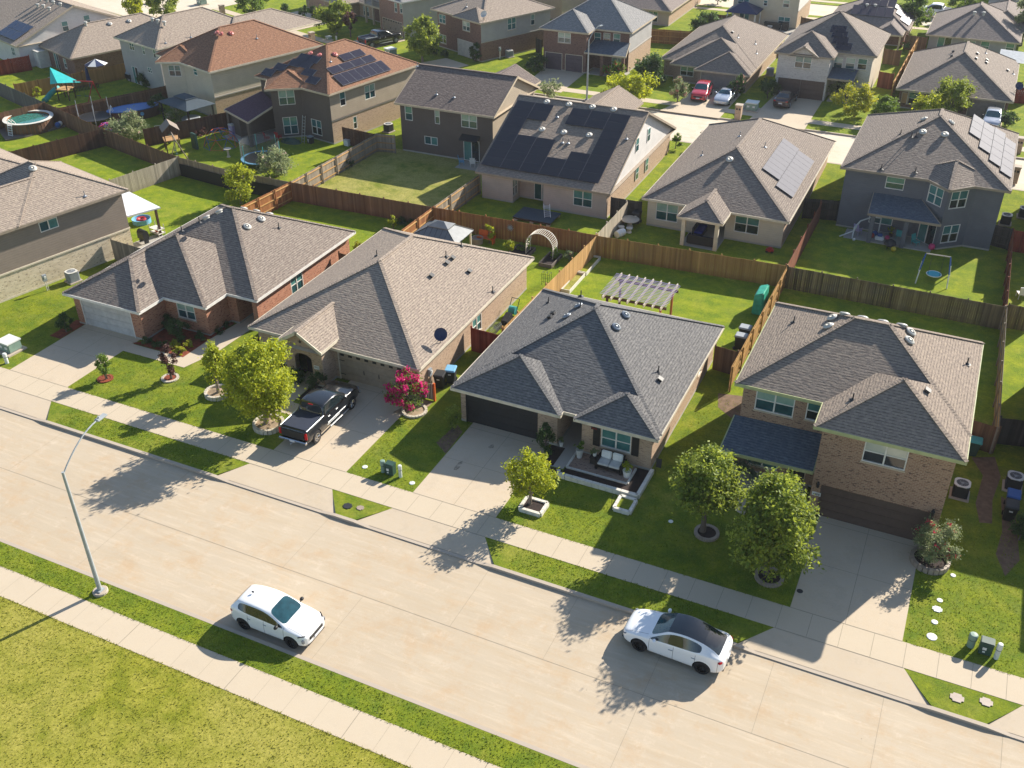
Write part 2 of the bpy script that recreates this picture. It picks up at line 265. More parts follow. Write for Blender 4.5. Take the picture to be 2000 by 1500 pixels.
def tagp(o,label=None,cat=None,group=None,kind=None):
    if label: o['label']=label
    if cat: o['category']=cat
    if group: o['group']=group
    if kind: o['kind']=kind
    return o
def root(name,label,cat,loc=(0,0,0),rz=0,group=None):
    o=bpy.data.objects.new(name,None); COL.objects.link(o); o.location=loc; o.rotation_euler=(0,0,rz); o.empty_display_size=.3
    return tagp(o,label,cat,group)
def struct(name,bm,m,**k): o=mk(name,bm,m,**k); o['kind']='structure'; return o
def dup(r,loc,rz,label,group=None,name=None):
    c=r.copy(); COL.objects.link(c); c.location=loc; c.rotation_euler=(0,0,rz); c['label']=label
    if group: c['group']=group
    def rec(s,d):
        for ch in s.children:
            k=ch.copy(); COL.objects.link(k); k.parent=d; rec(ch,k)
    rec(r,c); return c
# ---------------- houses ----------------
def roof_block(rb,fb,blk,gb=None):
    x0,x1,y0,y1,ze,p,dr,g,rot=blk
    cx,cy=(x0+x1)/2,(y0+y1)/2; hx,hy=(x1-x0)/2,(y1-y0)/2
    sw=(dr=='x')
    if sw: hx,hy=hy,hx                       # ridge runs along local y'
    eS,eN=('W','E') if sw else ('S','N')
    def W(x,y,z):
        if sw: x,y=-y,x                       # rotate +90
        if sw: x,y=-x,y
        # after swap: local y' -> world x ; local x' -> world y
        if rot:
            a=R(rot); x,y=x*math.cos(a)-y*math.sin(a),x*math.sin(a)+y*math.cos(a)
        return (cx+x,cy+y,z)
    opn='n' in g
    if opn: g=g+'N'
    if hy<hx and eS not in g and eN not in g: a=hy
    else: a=hx
    zr=ze+a*p
    yS=-hy+(0 if eS in g else a); yN=hy-(0 if eN in g else a)
    if hy<hx and eS not in g: yS=yN=0
    xr=hx-a if (hy<hx and eS not in g and eN not in g) else 0
    C=[W(-hx,-hy,ze),W(hx,-hy,ze),W(hx,hy,ze),W(-hx,hy,ze)]
    if xr>0: Rg=[W(-xr,0,zr),W(xr,0,zr)]
    def face(bm,pts,mi=0):
        vs=[bm.verts.new(q_) for q_ in pts]; f=bm.faces.new(vs); f.normal_update()
        if f.normal.z<0: f.normal_flip()
        f.material_index=mi
    caps=[]
    if xr>0:
        face(rb,[C[0],C[1],Rg[1],Rg[0]]); face(rb,[C[2],C[3],Rg[0],Rg[1]]); face(rb,[C[1],C[2],Rg[1]]); face(rb,[C[3],C[0],Rg[0]])
        caps=[(C[0],Rg[0]),(C[3],Rg[0]),(C[1],Rg[1]),(C[2],Rg[1]),(Rg[0],Rg[1])]
    else:
        A=W(0,yS,zr);B=W(0,yN,zr); same=abs(yN-yS)<1e-3
        face(rb,[C[1],C[2]]+([B] if same else [B,A])); face(rb,[C[3],C[0]]+([A] if same else [A,B]))
        if eS not in g: face(rb,[C[0],C[1],A]); caps+=[(C[0],A),(C[1],A)]
        if eN not in g: face(rb,[C[2],C[3],B]); caps+=[(C[2],B),(C[3],B)]
        if not same: caps.append((A,B))
    face(fb,[(x,y,z-.17) for x,y,z in C])
    for q_ in C: pass
    fb.faces.ensure_lookup_table(); fb.faces[-1].normal_flip()
    for a_,b_ in caps:
        a_,b_=Vector(a_),Vector(b_); d=b_-a_; L=d.length; d.normalize(); s=Vector((d.y,-d.x,0)).normalized(); n=s.cross(d)
        m=Matrix((s,d,n)).transposed(); obox(rb,(a_+b_)/2+Vector((0,0,.012)),(.24,L,.045),m,1)
    for i in range(4):
        a_,b_=Vector(C[i]),Vector(C[(i+1)%4]); 
        gab=(i==0 and eS in g) or (i==2 and eN in g)
        if opn and i==2: continue
        d=(b_-a_); L=d.length; d.normalize(); out=Vector((d.y,-d.x,0)) if True else 0
        mid=(a_+b_)/2
        if out.dot(mid-Vector((cx,cy,ze)))<0: out=-out
        m=Matrix((d,out,Vector((0,0,1)))).transposed()
        if not gab: obox(fb,mid+Vector((0,0,-.085))+out*.012,(L+.05,.04,.19),m)
        else:
            P=W(0,yS if i==0 else yN,zr); P=Vector(P)
            for q_ in (a_,b_):
                e=P-q_; Le=e.length; e.normalize(); n2=out.cross(e); m2=Matrix((e,out,n2)).transposed()
                obox(fb,(P+q_)/2+Vector((0,0,-.09))+out*.012,(Le+.06,.045,.2),m2)
            if gb is not None:
                ins=-out*.32; k=.35
                A1=a_+ins; B1=b_+ins; Pp=P+ins
                gm=bmesh.new(); vs=[gm.verts.new(A1+(Pp-A1)*.0+Vector((0,0,-.15))),gm.verts.new(B1+Vector((0,0,-.15))),gm.verts.new(Pp+Vector((0,0,-.06)))]
                f=gm.faces.new(vs); f.normal_update()
                if f.normal.dot(out)<0: f.normal_flip()
                mk('gable_wall',gm,gb[1],gb[0])
def wall_panel(bm,a,b,z0,z1,holes,dep=.1,mi=0):
    a,b=Vector((*a,0)),Vector((*b,0)); L=(b-a).length; t=(b-a).normalized(); n=Vector((t.y,-t.x,0))
    us=sorted({0,L,*[h[0] for h in holes],*[h[1] for h in holes]}); zs=sorted({z0,z1,*[min(max(h[2],z0),z1) for h in holes],*[min(max(h[3],z0),z1) for h in holes]})
    def V(u,z,d=0): return bm.verts.new(a+t*u+Vector((0,0,z))-n*d)
    for i in range(len(us)-1):
        for j in range(len(zs)-1):
            u,zz=(us[i]+us[i+1])/2,(zs[j]+zs[j+1])/2
            if any(h[0]<u<h[1] and h[2]<zz<h[3] for h in holes): continue
            bm.faces.new((V(us[i],zs[j]),V(us[i+1],zs[j]),V(us[i+1],zs[j+1]),V(us[i],zs[j+1]))).material_index=mi
    for h in holes:
        u0,u1,a0,a1=h; a0=max(a0,z0); a1=min(a1,z1)
        for (p,q_) in (((u0,a0),(u0,a1)),((u0,a1),(u1,a1)),((u1,a1),(u1,a0)),((u1,a0),(u0,a0))):
            bm.faces.new((V(*p),V(*q_),V(*q_,dep),V(*p,dep))).material_index=mi
def opening(par,c,t,n,w,z0,z1,kind,fr='trim_white',brick=True):
    m=Matrix((t,-n,Vector((0,0,1)))).transposed(); h=z1-z0; zc=(z0+z1)/2; c=Vector((c[0],c[1],0))
    def B(bm,u,z,sw,sh,d0,d1,mi=0):       # d = depth inward (+) / outward (-)
        obox(bm,c+t*u+Vector((0,0,z))-n*((d0+d1)/2),(sw,d1-d0,sh),m,mi)
    if kind.startswith('garage'):
        mt=kind; o=mk('garage_door',bmesh.new(),mt,par) if False else None
        bm=bmesh.new(); ns=4
        for i in range(ns):
            hh=h/ns; B(bm,0,z0+hh*(i+.5),w,hh-.02,.07,.12)
            k=max(2,round(w/1.15))
            for j in range(k): B(bm,-w/2+w/k*(j+.5),z0+hh*(i+.5),w/k-.22,hh-.2,.058,.071)
        B(bm,0,zc,w,h,.1,.14)
        g=mk('garage_door',bm,mt,par)
        bm=bmesh.new(); tr='trim_cream' if kind not in('garage_black','garage_brown') else kind
        for s in (-1,1): B(bm,s*(w/2-.03),zc,.06,h,-.01,.06)
        B(bm,0,z1-.03,w-.12,.06,-.008,.06); mk('door_trim',bm,tr if kind!='garage_white' else 'trim_white',par)
        if kind=='garage_tan':
            bm=bmesh.new()
            bm.free()
            for j in range(8): bm=bmesh.new(); B(bm,-w/2+w/8*(j+.5),z1-.22,.28,.16,.045,.06); mk('door_window',bm,'black',g)
            for u in (-.55,.55): bm=bmesh.new(); B(bm,u,z0+.85,.04,.28,.03,.06); mk('handle',bm,'black',g)
            for u in (-w/2+.25,w/2-.25):
                for zz in (.4,1.4): bm=bmesh.new(); B(bm,u,z0+zz,.38,.04,.035,.06); mk('hinge',bm,'black',g)
        return
    if kind.startswith('door') or kind=='shutter_wood':
        bm=bmesh.new(); B(bm,0,zc,w-.1,h-.05,.05,.1)
        for zz,hh in ((z0+.55,.7),(z0+1.45,.8)):
            for u in (-w/4+.02,w/4-.02): B(bm,u,zz,w/3-.05,hh,.04,.051)
        d=mk('door',bm,'wood_tan' if kind=='shutter_wood' else kind,par); bm=bmesh.new()
        for s in (-1,1): B(bm,s*(w/2-.03),zc,.06,h,-.01,.1)
        B(bm,0,z1-.03,w-.12,.06,-.008,.1); mk('door_frame',bm,'trim_tan',par); bm=bmesh.new(); B(bm,w/2-.16,z0+1.0,.06,.06,.0,.045); mk('handle',bm,'steel',d); return
    if kind=='arch':
        bm=bmesh.new(); r=w/2; K=10
        top=z1
        for i in range(K):
            for s in (-1,1):
                a0,a1=math.pi/2*i/K,math.pi/2*(i+1)/K
                u0,u1=r*math.cos(a0),r*math.cos(a1)
                zA,zB=top-r*.55+r*.55*math.sin(a0),top-r*.55+r*.55*math.sin(a1)
                P=[c+t*(s*u)+Vector((0,0,z)) for u,z in ((u0,zA),(u1,zB),(u1,top+.01),(u0,top+.01))]
                vs=[bm.verts.new(p+n*.004) for p in P]; f=bm.faces.new(vs); f.normal_update()
                if f.normal.dot(n)<0: f.normal_flip()
                vb=[bm.verts.new(P[k]+n*.004) for k in (0,1)]+[bm.verts.new(P[k]-n*.3) for k in (1,0)]; bm.faces.new(vb)
        mk('entry_arch',bm,'brick_tan',par)
        bm=bmesh.new(); B(bm,0,zc,w,h,1.15,1.2); mk('door',bm,'door_black',par); return
    # windows
    bm=bmesh.new(); fw=.055
    for s in (-1,1): B(bm,s*(w/2-fw/2),zc,fw,h,.0,.08)
    B(bm,0,z1-fw/2,w-2*fw,fw,.001,.08); B(bm,0,z0+fw/2,w-2*fw,fw,.001,.08)
    if kind in('w2','w2sh','w2lit','slide','french','patio'): B(bm,0,zc,.08 if kind!='french' else .12,h-2*fw,.01,.08)
    if kind in('w2','w2sh','w2lit'):
        for s in (-1,1): B(bm,s*w/4,zc,w/2-.1,.05,.02,.07)
    if kind=='w1': B(bm,0,zc,w-2*fw,.05,.02,.07)
    f=mk('window' if kind not in('french','patio') else ('glass_door'),bm,fr,par)
    bm=bmesh.new()
    if kind in('slide','patio','french'):
        for s in (-1,1): B(bm,s*w/4,zc,w/2-.06,h-.1,.05,.06,0 if s<0 else 1)
        mk('pane',bm,['glass_up','glass_dark'] if kind=='patio' else ['glass_lo','glass_up'],f)
    else:
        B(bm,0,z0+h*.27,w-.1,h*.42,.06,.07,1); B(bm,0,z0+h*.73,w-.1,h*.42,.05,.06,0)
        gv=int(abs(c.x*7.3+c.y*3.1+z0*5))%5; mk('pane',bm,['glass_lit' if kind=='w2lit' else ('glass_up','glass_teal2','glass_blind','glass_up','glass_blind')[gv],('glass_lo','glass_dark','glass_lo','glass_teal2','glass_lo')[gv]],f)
    if brick and kind[0]=='w':
        bm=bmesh.new(); B(bm,0,z0-.045,w+.1,.07,-.04,.02); mk('sill',bm,'trim_tan',par)
    if kind=='w2sh':
        for s in (-1,1):
            bm=bmesh.new(); B(bm,s*(w/2+.26),zc,.42,h+.1,-.04,-.003)
            for k in range(9): B(bm,s*(w/2+.26),z0+h*(k+.5)/9,.34,.05,-.052,-.04)
            mk('shutter',bm,'door_black',par)
def build_house(h):
    zb=h.get('zb',0); r=root(h['name'],h['label'],'house',(h['o'][0],h['o'][1],zb),R(h['rot'])); k=h['key']
    rb,fb,gb=bmesh.new(),bmesh.new(),bmesh.new()
    for i,b in enumerate(h['roofs']):
        b=list(b); b[4]+=.003*i; roof_block(rb,fb,b,(r,h.get('gabmat','siding_tan')))
    ro=mk('roof',rb,[h['roofmat'],h['roofmat']],r)
    mk('fascia',fb,h['fascia'],r)
    gb.free()
    top=max(f[2] for f in h['fps'])
    walls={}
    fbm=bmesh.new()
    edges=[]
    for pts,z0,z1,m in h['fps']:
        n=len(pts)
        for i in range(n): edges.append((pts[i],pts[(i+1)%n],z0,z1,m))
    used=[]
    assign={}
    for oi,o in enumerate(h['ops']):
        cx,cy,w,oz0,oz1,kind=o[:6]; best=None
        for ei,(a,b,z0,z1,m) in enumerate(edges):
            L=math.hypot(b[0]-a[0],b[1]-a[1]); tx,ty=(b[0]-a[0])/L,(b[1]-a[1])/L
            u=(cx-a[0])*tx+(cy-a[1])*ty; dist=abs((cx-a[0])*ty-(cy-a[1])*tx)
            if not(z0-.01<=(oz0+oz1)/2<=z1+.01): continue
            sc_=dist+max(0,w/2-u)+max(0,u+w/2-L)
            if best is None or sc_<best[0]: best=(sc_,ei,u,L)
        if best is None: continue
        _,ei,u,L=best; ww=min(w,L-.1); u=min(max(u,ww/2+.04),L-ww/2-.04); z1=edges[ei][3]
        assign.setdefault(ei,[]).append((u,ww,max(oz0,edges[ei][2]),min(oz1,z1-.22),kind))
    for ei,(a,b,z0,z1,m) in enumerate(edges):
        holes=[(u-w/2,u+w/2,o0,o1) for u,w,o0,o1,kd in assign.get(ei,[])]
        bands=[(z0,z1,m)]
        def on(s): 
            if not s: return False
            ax,cc,_=s; ix=0 if ax=='x' else 1
            return abs(a[ix]-cc)<.03 and abs(b[ix]-cc)<.03
        sm,sb=h.get('sidemat'),h.get('sidebrick')
        split=2.35 if top>4 else z1
        if on(sb): bands=[(z0,min(split,z1),sb[2])]+([(split,z1,sm[2] if on(sm) else m)] if z1>split else [])
        elif on(sm): bands=[(z0,z1,sm[2])]
        for (p,q_,mm) in bands:
            bm=walls.setdefault(mm,bmesh.new()); wall_panel(bm,a,b,p,q_,[hh for hh in holes if hh[2]<q_ and hh[3]>p])
        t=Vector((b[0]-a[0],b[1]-a[1],0)).normalized(); n=Vector((t.y,-t.x,0)); L=math.hypot(b[0]-a[0],b[1]-a[1])
        mt=Matrix((t,n,Vector((0,0,1)))).transposed()
        if len(bands)>1 or (k=='HL' and z0>1): 
            zz=bands[0][1] if len(bands)>1 else z0
            obox(fbm,Vector(((a[0]+b[0])/2,(a[1]+b[1])/2,zz))+n*.03,(L+.06,.07,.12),mt)
        for u,w,o0,o1,kd in assign.get(ei,[]):
            c=(a[0]+t.x*u,a[1]+t.y*u); opening(r,c,t,n,w,o0,o1,kd,brick=m.startswith('brick') or m.startswith('stone'))
    for mm,bm in walls.items(): mk('wall',bm,mm,r)
    # foundation line
    for (a,b,z0,z1,m) in edges:
        if z0>.1: continue
        t=Vector((b[0]-a[0],b[1]-a[1],0)); L=t.length; t.normalize(); n=Vector((t.y,-t.x,0)); mt=Matrix((t,n,Vector((0,0,1)))).transposed()
        segs=[(0,L)]
        for u,w,o0,o1,kd in [x for ei in assign if edges[ei][:2]==(a,b) for x in assign[ei]]:
            if o0<.1: segs=[s for s0 in segs for s in ((s0[0],min(s0[1],u-w/2)),(max(s0[0],u+w/2),s0[1])) if s[1]-s[0]>.05]
        for s0,s1 in segs: obox(fbm,Vector((a[0],a[1],.07))+t*((s0+s1)/2)+n*.006,(s1-s0,.02,.14),mt)
    mk('foundation',fbm,'slab' if k!='HL' else 'trim_cream',r)
    # vents
    for v in h['vents']:
        kind,side,x,y,z=v; p=h['roofs'][0][5]; nrm={'S':(0,-p,1),'N':(0,p,1),'E':(p,0,1),'W':(-p,0,1)}[side]; nv=Vector(nrm).normalized()
        q_=nv.to_track_quat('Z','Y').to_matrix(); bm=bmesh.new()
        if kind.startswith('dome'):
            lathe(bm,[(.0,.19),(.12,.185),(.23,.16),(.30,.11),(.305,.085),(.25,.07),(.22,.0),(.22,-.05)],26)
            for vv in bm.verts: vv.co=q_@vv.co
            o=mk('roof_vent',bm,'dome_red' if kind=='dome_red' else ('vent_grey' if k=='H3' else 'vent_white'),r,smooth=True)
        elif kind=='turret':
            lathe(bm,[(.0,.42),(.2,.40),(.24,.30),(.22,.26),(.14,.24),(.14,-.1)],16); o=mk('roof_vent',bm,'vent_white',r)
        elif kind=='pipe':
            tube(bm,(0,0,-.1),(0,0,.42),.035,n=8); lathe(bm,[(.04,.1),(.13,.02),(.2,0)],12); o=mk('vent_pipe',bm,'dark' if k in('H3','H2','H1','H4','BG') else 'vent_grey',r)
        else:
            obox(bm,(0,0,.08),(.26,.26,.16)); obox(bm,(0,0,.17),(.32,.32,.02))
            for vv in bm.verts: vv.co=q_@vv.co
            o=mk('roof_vent',bm,'dark',r)
        o.location=(x,y,z)
    for pn in h.get('panels',[]):
        side,_,x,y,w_,d_=pn; bx=h['roofs'][0]; p=bx[5]
        zf={'S':lambda X,Y:bx[4]+(Y-bx[2])*p,'E':lambda X,Y:bx[4]+(bx[1]-X)*p}[side]
        nv=Vector({'S':(0,-p,1),'E':(p,0,1)}[side]).normalized()
        cs=[(x,y),(x+w_,y),(x+w_,y+d_),(x,y+d_)]; bm=bmesh.new()
        lo=[Vector((X,Y,zf(X,Y)))+nv*.09 for X,Y in cs]; hi=[q_+nv*.05 for q_ in lo]
        L_=[bm.verts.new(q_) for q_ in lo]; H_=[bm.verts.new(q_) for q_ in hi]
        for i in range(4): j=(i+1)%4; bm.faces.new((L_[i],L_[j],H_[j],H_[i])).material_index=1
        bm.faces.new(H_).material_index=1; bm.faces.new(L_[::-1]).material_index=1
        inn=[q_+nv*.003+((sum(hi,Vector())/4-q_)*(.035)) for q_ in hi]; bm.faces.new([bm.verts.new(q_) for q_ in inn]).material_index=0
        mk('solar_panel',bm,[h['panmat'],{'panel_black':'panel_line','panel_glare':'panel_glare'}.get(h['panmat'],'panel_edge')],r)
    for pr in h.get('porch',[]):
        bm=bmesh.new(); P=[Vector(p) for p in pr['pts']]; v=[bm.verts.new(p) for p in P]; u=[bm.verts.new(p-Vector((0,0,.16))) for p in P]
        f=bm.faces.new(v); f.normal_update(); up=f.normal.z>0
        if not up: f.normal_flip()
        bm.faces.new(u[::-1] if up else u)
        for i in range(4):
            j=(i+1)%4; bm.faces.new((u[i],u[j],v[j],v[i]) if up else (u[j],u[i],v[i],v[j]))
        mk('porch_roof',bm,pr['mat'],r)
        bm=bmesh.new()
        for a_,b_ in ((P[0],P[1]),(P[1],P[2]),(P[3],P[0])):
            d=b_-a_; L=d.length; d.normalize(); s=Vector((d.y,-d.x,0)).normalized(); m=Matrix((d,s,d.cross(s)*-1)).transposed(); obox(bm,(a_+b_)/2-Vector((0,0,.08)),(L,.06,.19),m)
        mk('porch_fascia',bm,h['fascia'],r)
        for (x,y) in pr['posts']:
            bm=bmesh.new(); box(bm,x-.17,x+.17,y-.17,y+.17,0,pr['pts'][0][2]-.15); mk('post',bm,pr['pm'],r)
        xs=[p[0] for p in pr['pts']]; ys=[p[1] for p in pr['pts']]; bm=bmesh.new(); box(bm,min(xs)+.3,max(xs)-.3,min(ys)+.3,max(ys),-.02,.09); mk('patio_slab',bm,'slab',r)
    for (x,y,s_) in h.get('posts',[]):
        bm=bmesh.new(); box(bm,x-s_/2,x+s_/2,y-s_/2,y+s_/2,0,h['roofs'][1][4]-.1 if len(h['roofs'])>1 else 2.3); mk('post',bm,h['postmat'],r)
    if 'dish' in h:
        x,y,z=h['dish']; bm=bmesh.new(); path(bm,[(0,0,0),(0.0,0.0,.35),(.12,-.05,.6)],.025); path(bm,[(-.35,.1,-.1),(0,0,.3)],.018); a_=mk('satellite_dish',bm,'dark',r); a_.location=(x,y,z)
        bm=bmesh.new(); lathe(bm,[(0,0),(.2,.02),(.36,.07),(.42,.12),(.40,.125),(.36,.085),(.2,.035),(0,.015)],20)
        q_=Vector((.25,-.75,.55)).to_track_quat('Z','Y').to_matrix()
        for vv in bm.verts: vv.co=q_@vv.co+Vector((.14,-.1,.7))
        path(bm,[(.14,-.1,.45),(.3,-.5,.85)],.012); mk('dish_reflector',bm,'navy' if k in('H2','F10') else 'offwhite',a_)
    if h.get('star'):
        bm=bmesh.new(); c=Vector((-1.75,-1.19,3.05)); pts=[]
        for i in range(10):
            rr=.36 if i%2==0 else .14; a_=math.pi/2+math.pi*i/5; pts.append(c+Vector((rr*math.cos(a_),0,rr*math.sin(a_))))
        ctr=bm.verts.new(c-Vector((0,.08,0))); vs=[bm.verts.new(p) for p in pts]
        for i in range(10): bm.faces.new((vs[i],vs[(i+1)%10],ctr))
        for i in range(24): a0,a1=2*math.pi*i/24,2*math.pi*(i+1)/24; tube(bm,c+Vector((.36*math.cos(a0),0,.36*math.sin(a0))),c+Vector((.36*math.cos(a1),0,.36*math.sin(a1))),.02,n=5)
        bm.normal_update(); mk('star_ornament',bm,'black',r)
        text(r,'4412',(-.78,-1.175,1.35),.16,'black'); bm=bmesh.new(); box(bm,-.98,-.58,-1.17,-1.15,1.24,1.5); mk('address_plaque',bm,'white',r)
    if 'plaque' in h:
        (x,y,z),s_=h['plaque']; bm=bmesh.new(); box(bm,x-.22,x+.22,y-.03,y-.002,z-.11,z+.11); pl=mk('address_plaque',bm,'white',r); text(pl,s_,(x,y-.034,z-.07),.17,'black')
    if 'sign' in h:
        x,y,z=h['sign']; bm=bmesh.new(); box(bm,x-.2,x+.2,y-.075,y-.056,z-.09,z+.09); sg=mk('shutter_sign',bm,'black',r); text(sg,'OPEN',(x,y-.078,z-.06),.15,'red') if False else text(sg,'4410',(x,y-.078,z-.06),.15,'red')
    for (x,y,z) in h.get('sconces',[]):
        bm=bmesh.new(); box(bm,x-.05,x+.05,y-.03,y-.002,z-.12,z+.1); lathe(bm,[(0,-.2),(.06,-.18),(.09,.05),(.03,.12),(0,.14)],8,(x,y-.13,z)); tube(bm,(x,y-.02,z+.06),(x,y-.13,z+.13),.012); mk('wall_lamp',bm,'black',r)
    if 'awning' in h:
        x,y,z=h['awning']; bm=bmesh.new(); 
        v=[bm.verts.new(q_) for q_ in ((x-.95,y-.75,2.3),(x+.95,y-.75,2.3),(x+.95,y-.003,2.65),(x-.95,y-.003,2.65),(x-.95,y-.75,2.2),(x+.95,y-.75,2.2),(x+.95,y-.003,2.55),(x-.95,y-.003,2.55))]
        for q_ in ((0,1,2,3),(7,6,5,4),(4,5,1,0),(5,6,2,1),(7,4,0,3)): bm.faces.new([v[i] for i in q_])
        mk('door_awning',bm,'dark',r)
    for i in range(0,len(h.get('gabwin',[])),1):
        x,y,z=h['gabwin'][i]; t=Vector((0,1,0)); n=Vector((1,0,0)); gx=h['roofs'][0][1]-.32
        z=max(z-.0,.9) if k!='BS' else z
        bm=bmesh.new(); box(bm,gx+.0,gx+.05,y-.42,y+.42,z-.62,z+.62) if z>2.4 else box(bm,h['ops'] and gx-.06 or gx,gx+.0,y-.42,y+.42,z-.62,z+.62)
        f=mk('window',bm,'trim_white',r); bm=bmesh.new(); xx=gx+.052 if z>2.4 else gx+.004
        box(bm,xx-.01,xx,y-.36,y+.36,z-.56,z-.03,1); box(bm,xx-.01,xx,y-.36,y+.36,z+.03,z+.56,0); mk('pane',bm,['glass_up','glass_lo'],f)
    if 'balcony' in h:
        x0,x1,y0,y1=h['balcony']; bm=bmesh.new(); box(bm,x0,x1,y0,y1,2.35,2.6); b=mk('balcony',bm,'trim_tan',r)
        bm=bmesh.new(); box(bm,x0,x1,y0,y0+.06,3.45,3.53)
        for i in range(30): xx=x0+(x1-x0)*(i+.5)/30; box(bm,xx-.02,xx+.02,y0+.01,y0+.05,2.6,3.45)
        mk('railing',bm,'steel',b)
        for i in range(4):
            xx=x0+.15+(x1-x0-.3)*i/3; bm=bmesh.new(); box(bm,xx-.12,xx+.12,y0+.02,y0+.26,0,2.35); box(bm,xx-.1,xx+.1,y0+.04,y0+.24,2.6,4.75); mk('column',bm,'trim_tan',r)
        for i in range(3):
            xx=x0+1+(x1-x0-2)*i/2; opening(r,(xx,y1),Vector((1,0,0)),Vector((0,-1,0)),.8,2.9,4.3,'w1',brick=False)
    return r
def text(par,s,loc,size,m,rot=(R(90),0,0)):
    cu=bpy.data.curves.new('lettering','FONT'); cu.body=s; cu.size=size; cu.align_x='CENTER'; cu.extrude=.003; o=bpy.data.objects.new('lettering',cu); COL.objects.link(o)
    dg=bpy.context.evaluated_depsgraph_get(); me=bpy.data.meshes.new_from_object(o.evaluated_get(dg)); bpy.data.objects.remove(o); me.materials.clear(); me.materials.append(MC[m])
    q_=bpy.data.objects.new('lettering',me); COL.objects.link(q_); q_.parent=par; q_.location=loc; q_.rotation_euler=rot; return q_
# ---------------- fences ----------------
def fence(label,opt,pts,mat,h=1.78):
    rnd=random.Random(label); o0=pts[0]; z0=T(o0[1]); r=root('board_fence',label,'fence',(o0[0],o0[1],0),0)
    bb,rr=bmesh.new(),bmesh.new(); mi=0
    for (ax,ay),(bx,by) in zip(pts,pts[1:]):
        a=Vector((ax-o0[0],ay-o0[1],0)); b=Vector((bx-o0[0],by-o0[1],0)); L=(b-a).length; t=(b-a).normalized(); n=Vector((t.y,-t.x,0))
        mid=Vector(((ax+bx)/2,(ay+by)/2,0))
        if n.dot(-mid)<0: n=-n
        side=1 if 'r' in opt.split()+[] or opt in('r','r2') else -1
        if opt in('','rails none'): side=-1
        k=int(L/.148); m=Matrix((t,n,Vector((0,0,1)))).transposed(); shadow=mat in('fence_moss','fence_orange','fence_gold') and side<0
        for i in range(k):
            u=(i+.5)*L/k; hh=h+rnd.uniform(-.012,.012); y=ay+t.y*u; off=(.02 if (shadow and i%2) else 0)+rnd.uniform(-.003,.003)
            obox(bb,a+t*u+n*off+Vector((0,0,T(y)+hh/2)),(L/k-.006,.018,hh),m)
        for zz in (.3,.95,1.6):
            obox(rr,(a+b)/2+n*side*.045+Vector((0,0,T((ay+by)/2)+zz)),(L,.04,.09),m)
            if T(ay)!=T(by): pass
        np_=max(1,round(L/2.4))
        for i in range(np_+1):
            u=L*i/np_; bm=bmesh.new(); obox(bm,(0,0,.92),(.09,.09,1.86),m); p=a+t*u+n*side*.10+Vector((0,0,T(ay+t.y*u))); o=mk('post',bm,mat,r); o.location=p
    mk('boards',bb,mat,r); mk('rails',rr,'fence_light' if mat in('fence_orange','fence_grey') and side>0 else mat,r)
    return r
# ---------------- trees ----------------
def crown_mesh(rnd,a,b,zc,n,ls,leaf_out=.5,shape='round',clr=.24,nclump=None,up=.0):
    bm=bmesh.new(); ph=[rnd.uniform(0,6.28) for _ in range(6)]
    def lump(th,f): return 1+.16*math.sin(3*th+ph[0])*math.cos(2*f+ph[1])+.12*math.sin(5*th+ph[2]+2*f)+.10*math.sin(7*f+ph[3])
    nc=nclump or max(14,n//70); tips=[]; nb=max(7,int(nc**.5*1.15)); B=[]
    for i in range(nb):
        f=math.acos(1-2*(i+.5)/nb); th=i*2.39996+rnd.uniform(-.35,.35); rr=rnd.uniform(.45,.84)*lump(th,f)
        B.append((math.sin(f)*math.cos(th)*rr,math.sin(f)*math.sin(th)*rr,math.cos(f)*rr,rnd.uniform(.11,.21)))
    for i in range(nc):
        bx_,by_,bz_,sp=rnd.choice(B)
        x,y,z=bx_+rnd.gauss(0,sp),by_+rnd.gauss(0,sp),bz_+rnd.gauss(0,sp*.9)
        q_=math.sqrt(x*x+y*y+z*z); lim=rnd.uniform(.82,1.04)
        if q_>lim: x,y,z=x*lim/q_,y*lim/q_,z*lim/q_
        wf=1-.25*max(0,z); x*=wf; y*=wf
        if shape=='cone': wf=max(.12,1-.75*max(0,(z+.55)/1.55)); x*=wf;y*=wf
        if shape=='vase': wf=.4+.6*(z+1)/2; x*=wf;y*=wf
        tips.append(Vector((x*a,y*a,zc+z*b)))
    per=max(6,n//nc); V=[];F=[]
    for tp in tips:
        out=(tp-Vector((0,0,zc-b*.5))).normalized(); cr=min(clr*a,.40)*rnd.uniform(.6,1.3)
        for k in range(per):
            g=Vector((rnd.gauss(0,1),rnd.gauss(0,1),rnd.gauss(0,.8)))*cr*.55; p=tp+g+(out+Vector((0,0,.35)))*(rnd.uniform(-.3,1.3)*cr*leaf_out)
            nn=(Vector((rnd.gauss(0,1),rnd.gauss(0,1),rnd.gauss(.5,1)))+out*.6).normalized(); d=nn.cross(Vector((rnd.gauss(0,1),rnd.gauss(0,1),rnd.gauss(0,1)))).normalized(); e=nn.cross(d); s=ls*rnd.uniform(.5,1.35)
            i0=len(V); V+= [p-d*s,p-e*s*.55+nn*s*.12,p+d*s,p+e*s*.55+nn*s*.12]; F.append((i0,i0+1,i0+2,i0+3))
    bm.free(); return V,F,tips
def mk_raw(name,V,F,mat,par):
    me=bpy.data.meshes.new(name); me.from_pydata([tuple(v) for v in V],[],F); me.materials.append(MC[mat]); o=bpy.data.objects.new(name,me); COL.objects.link(o); o.parent=par; return o
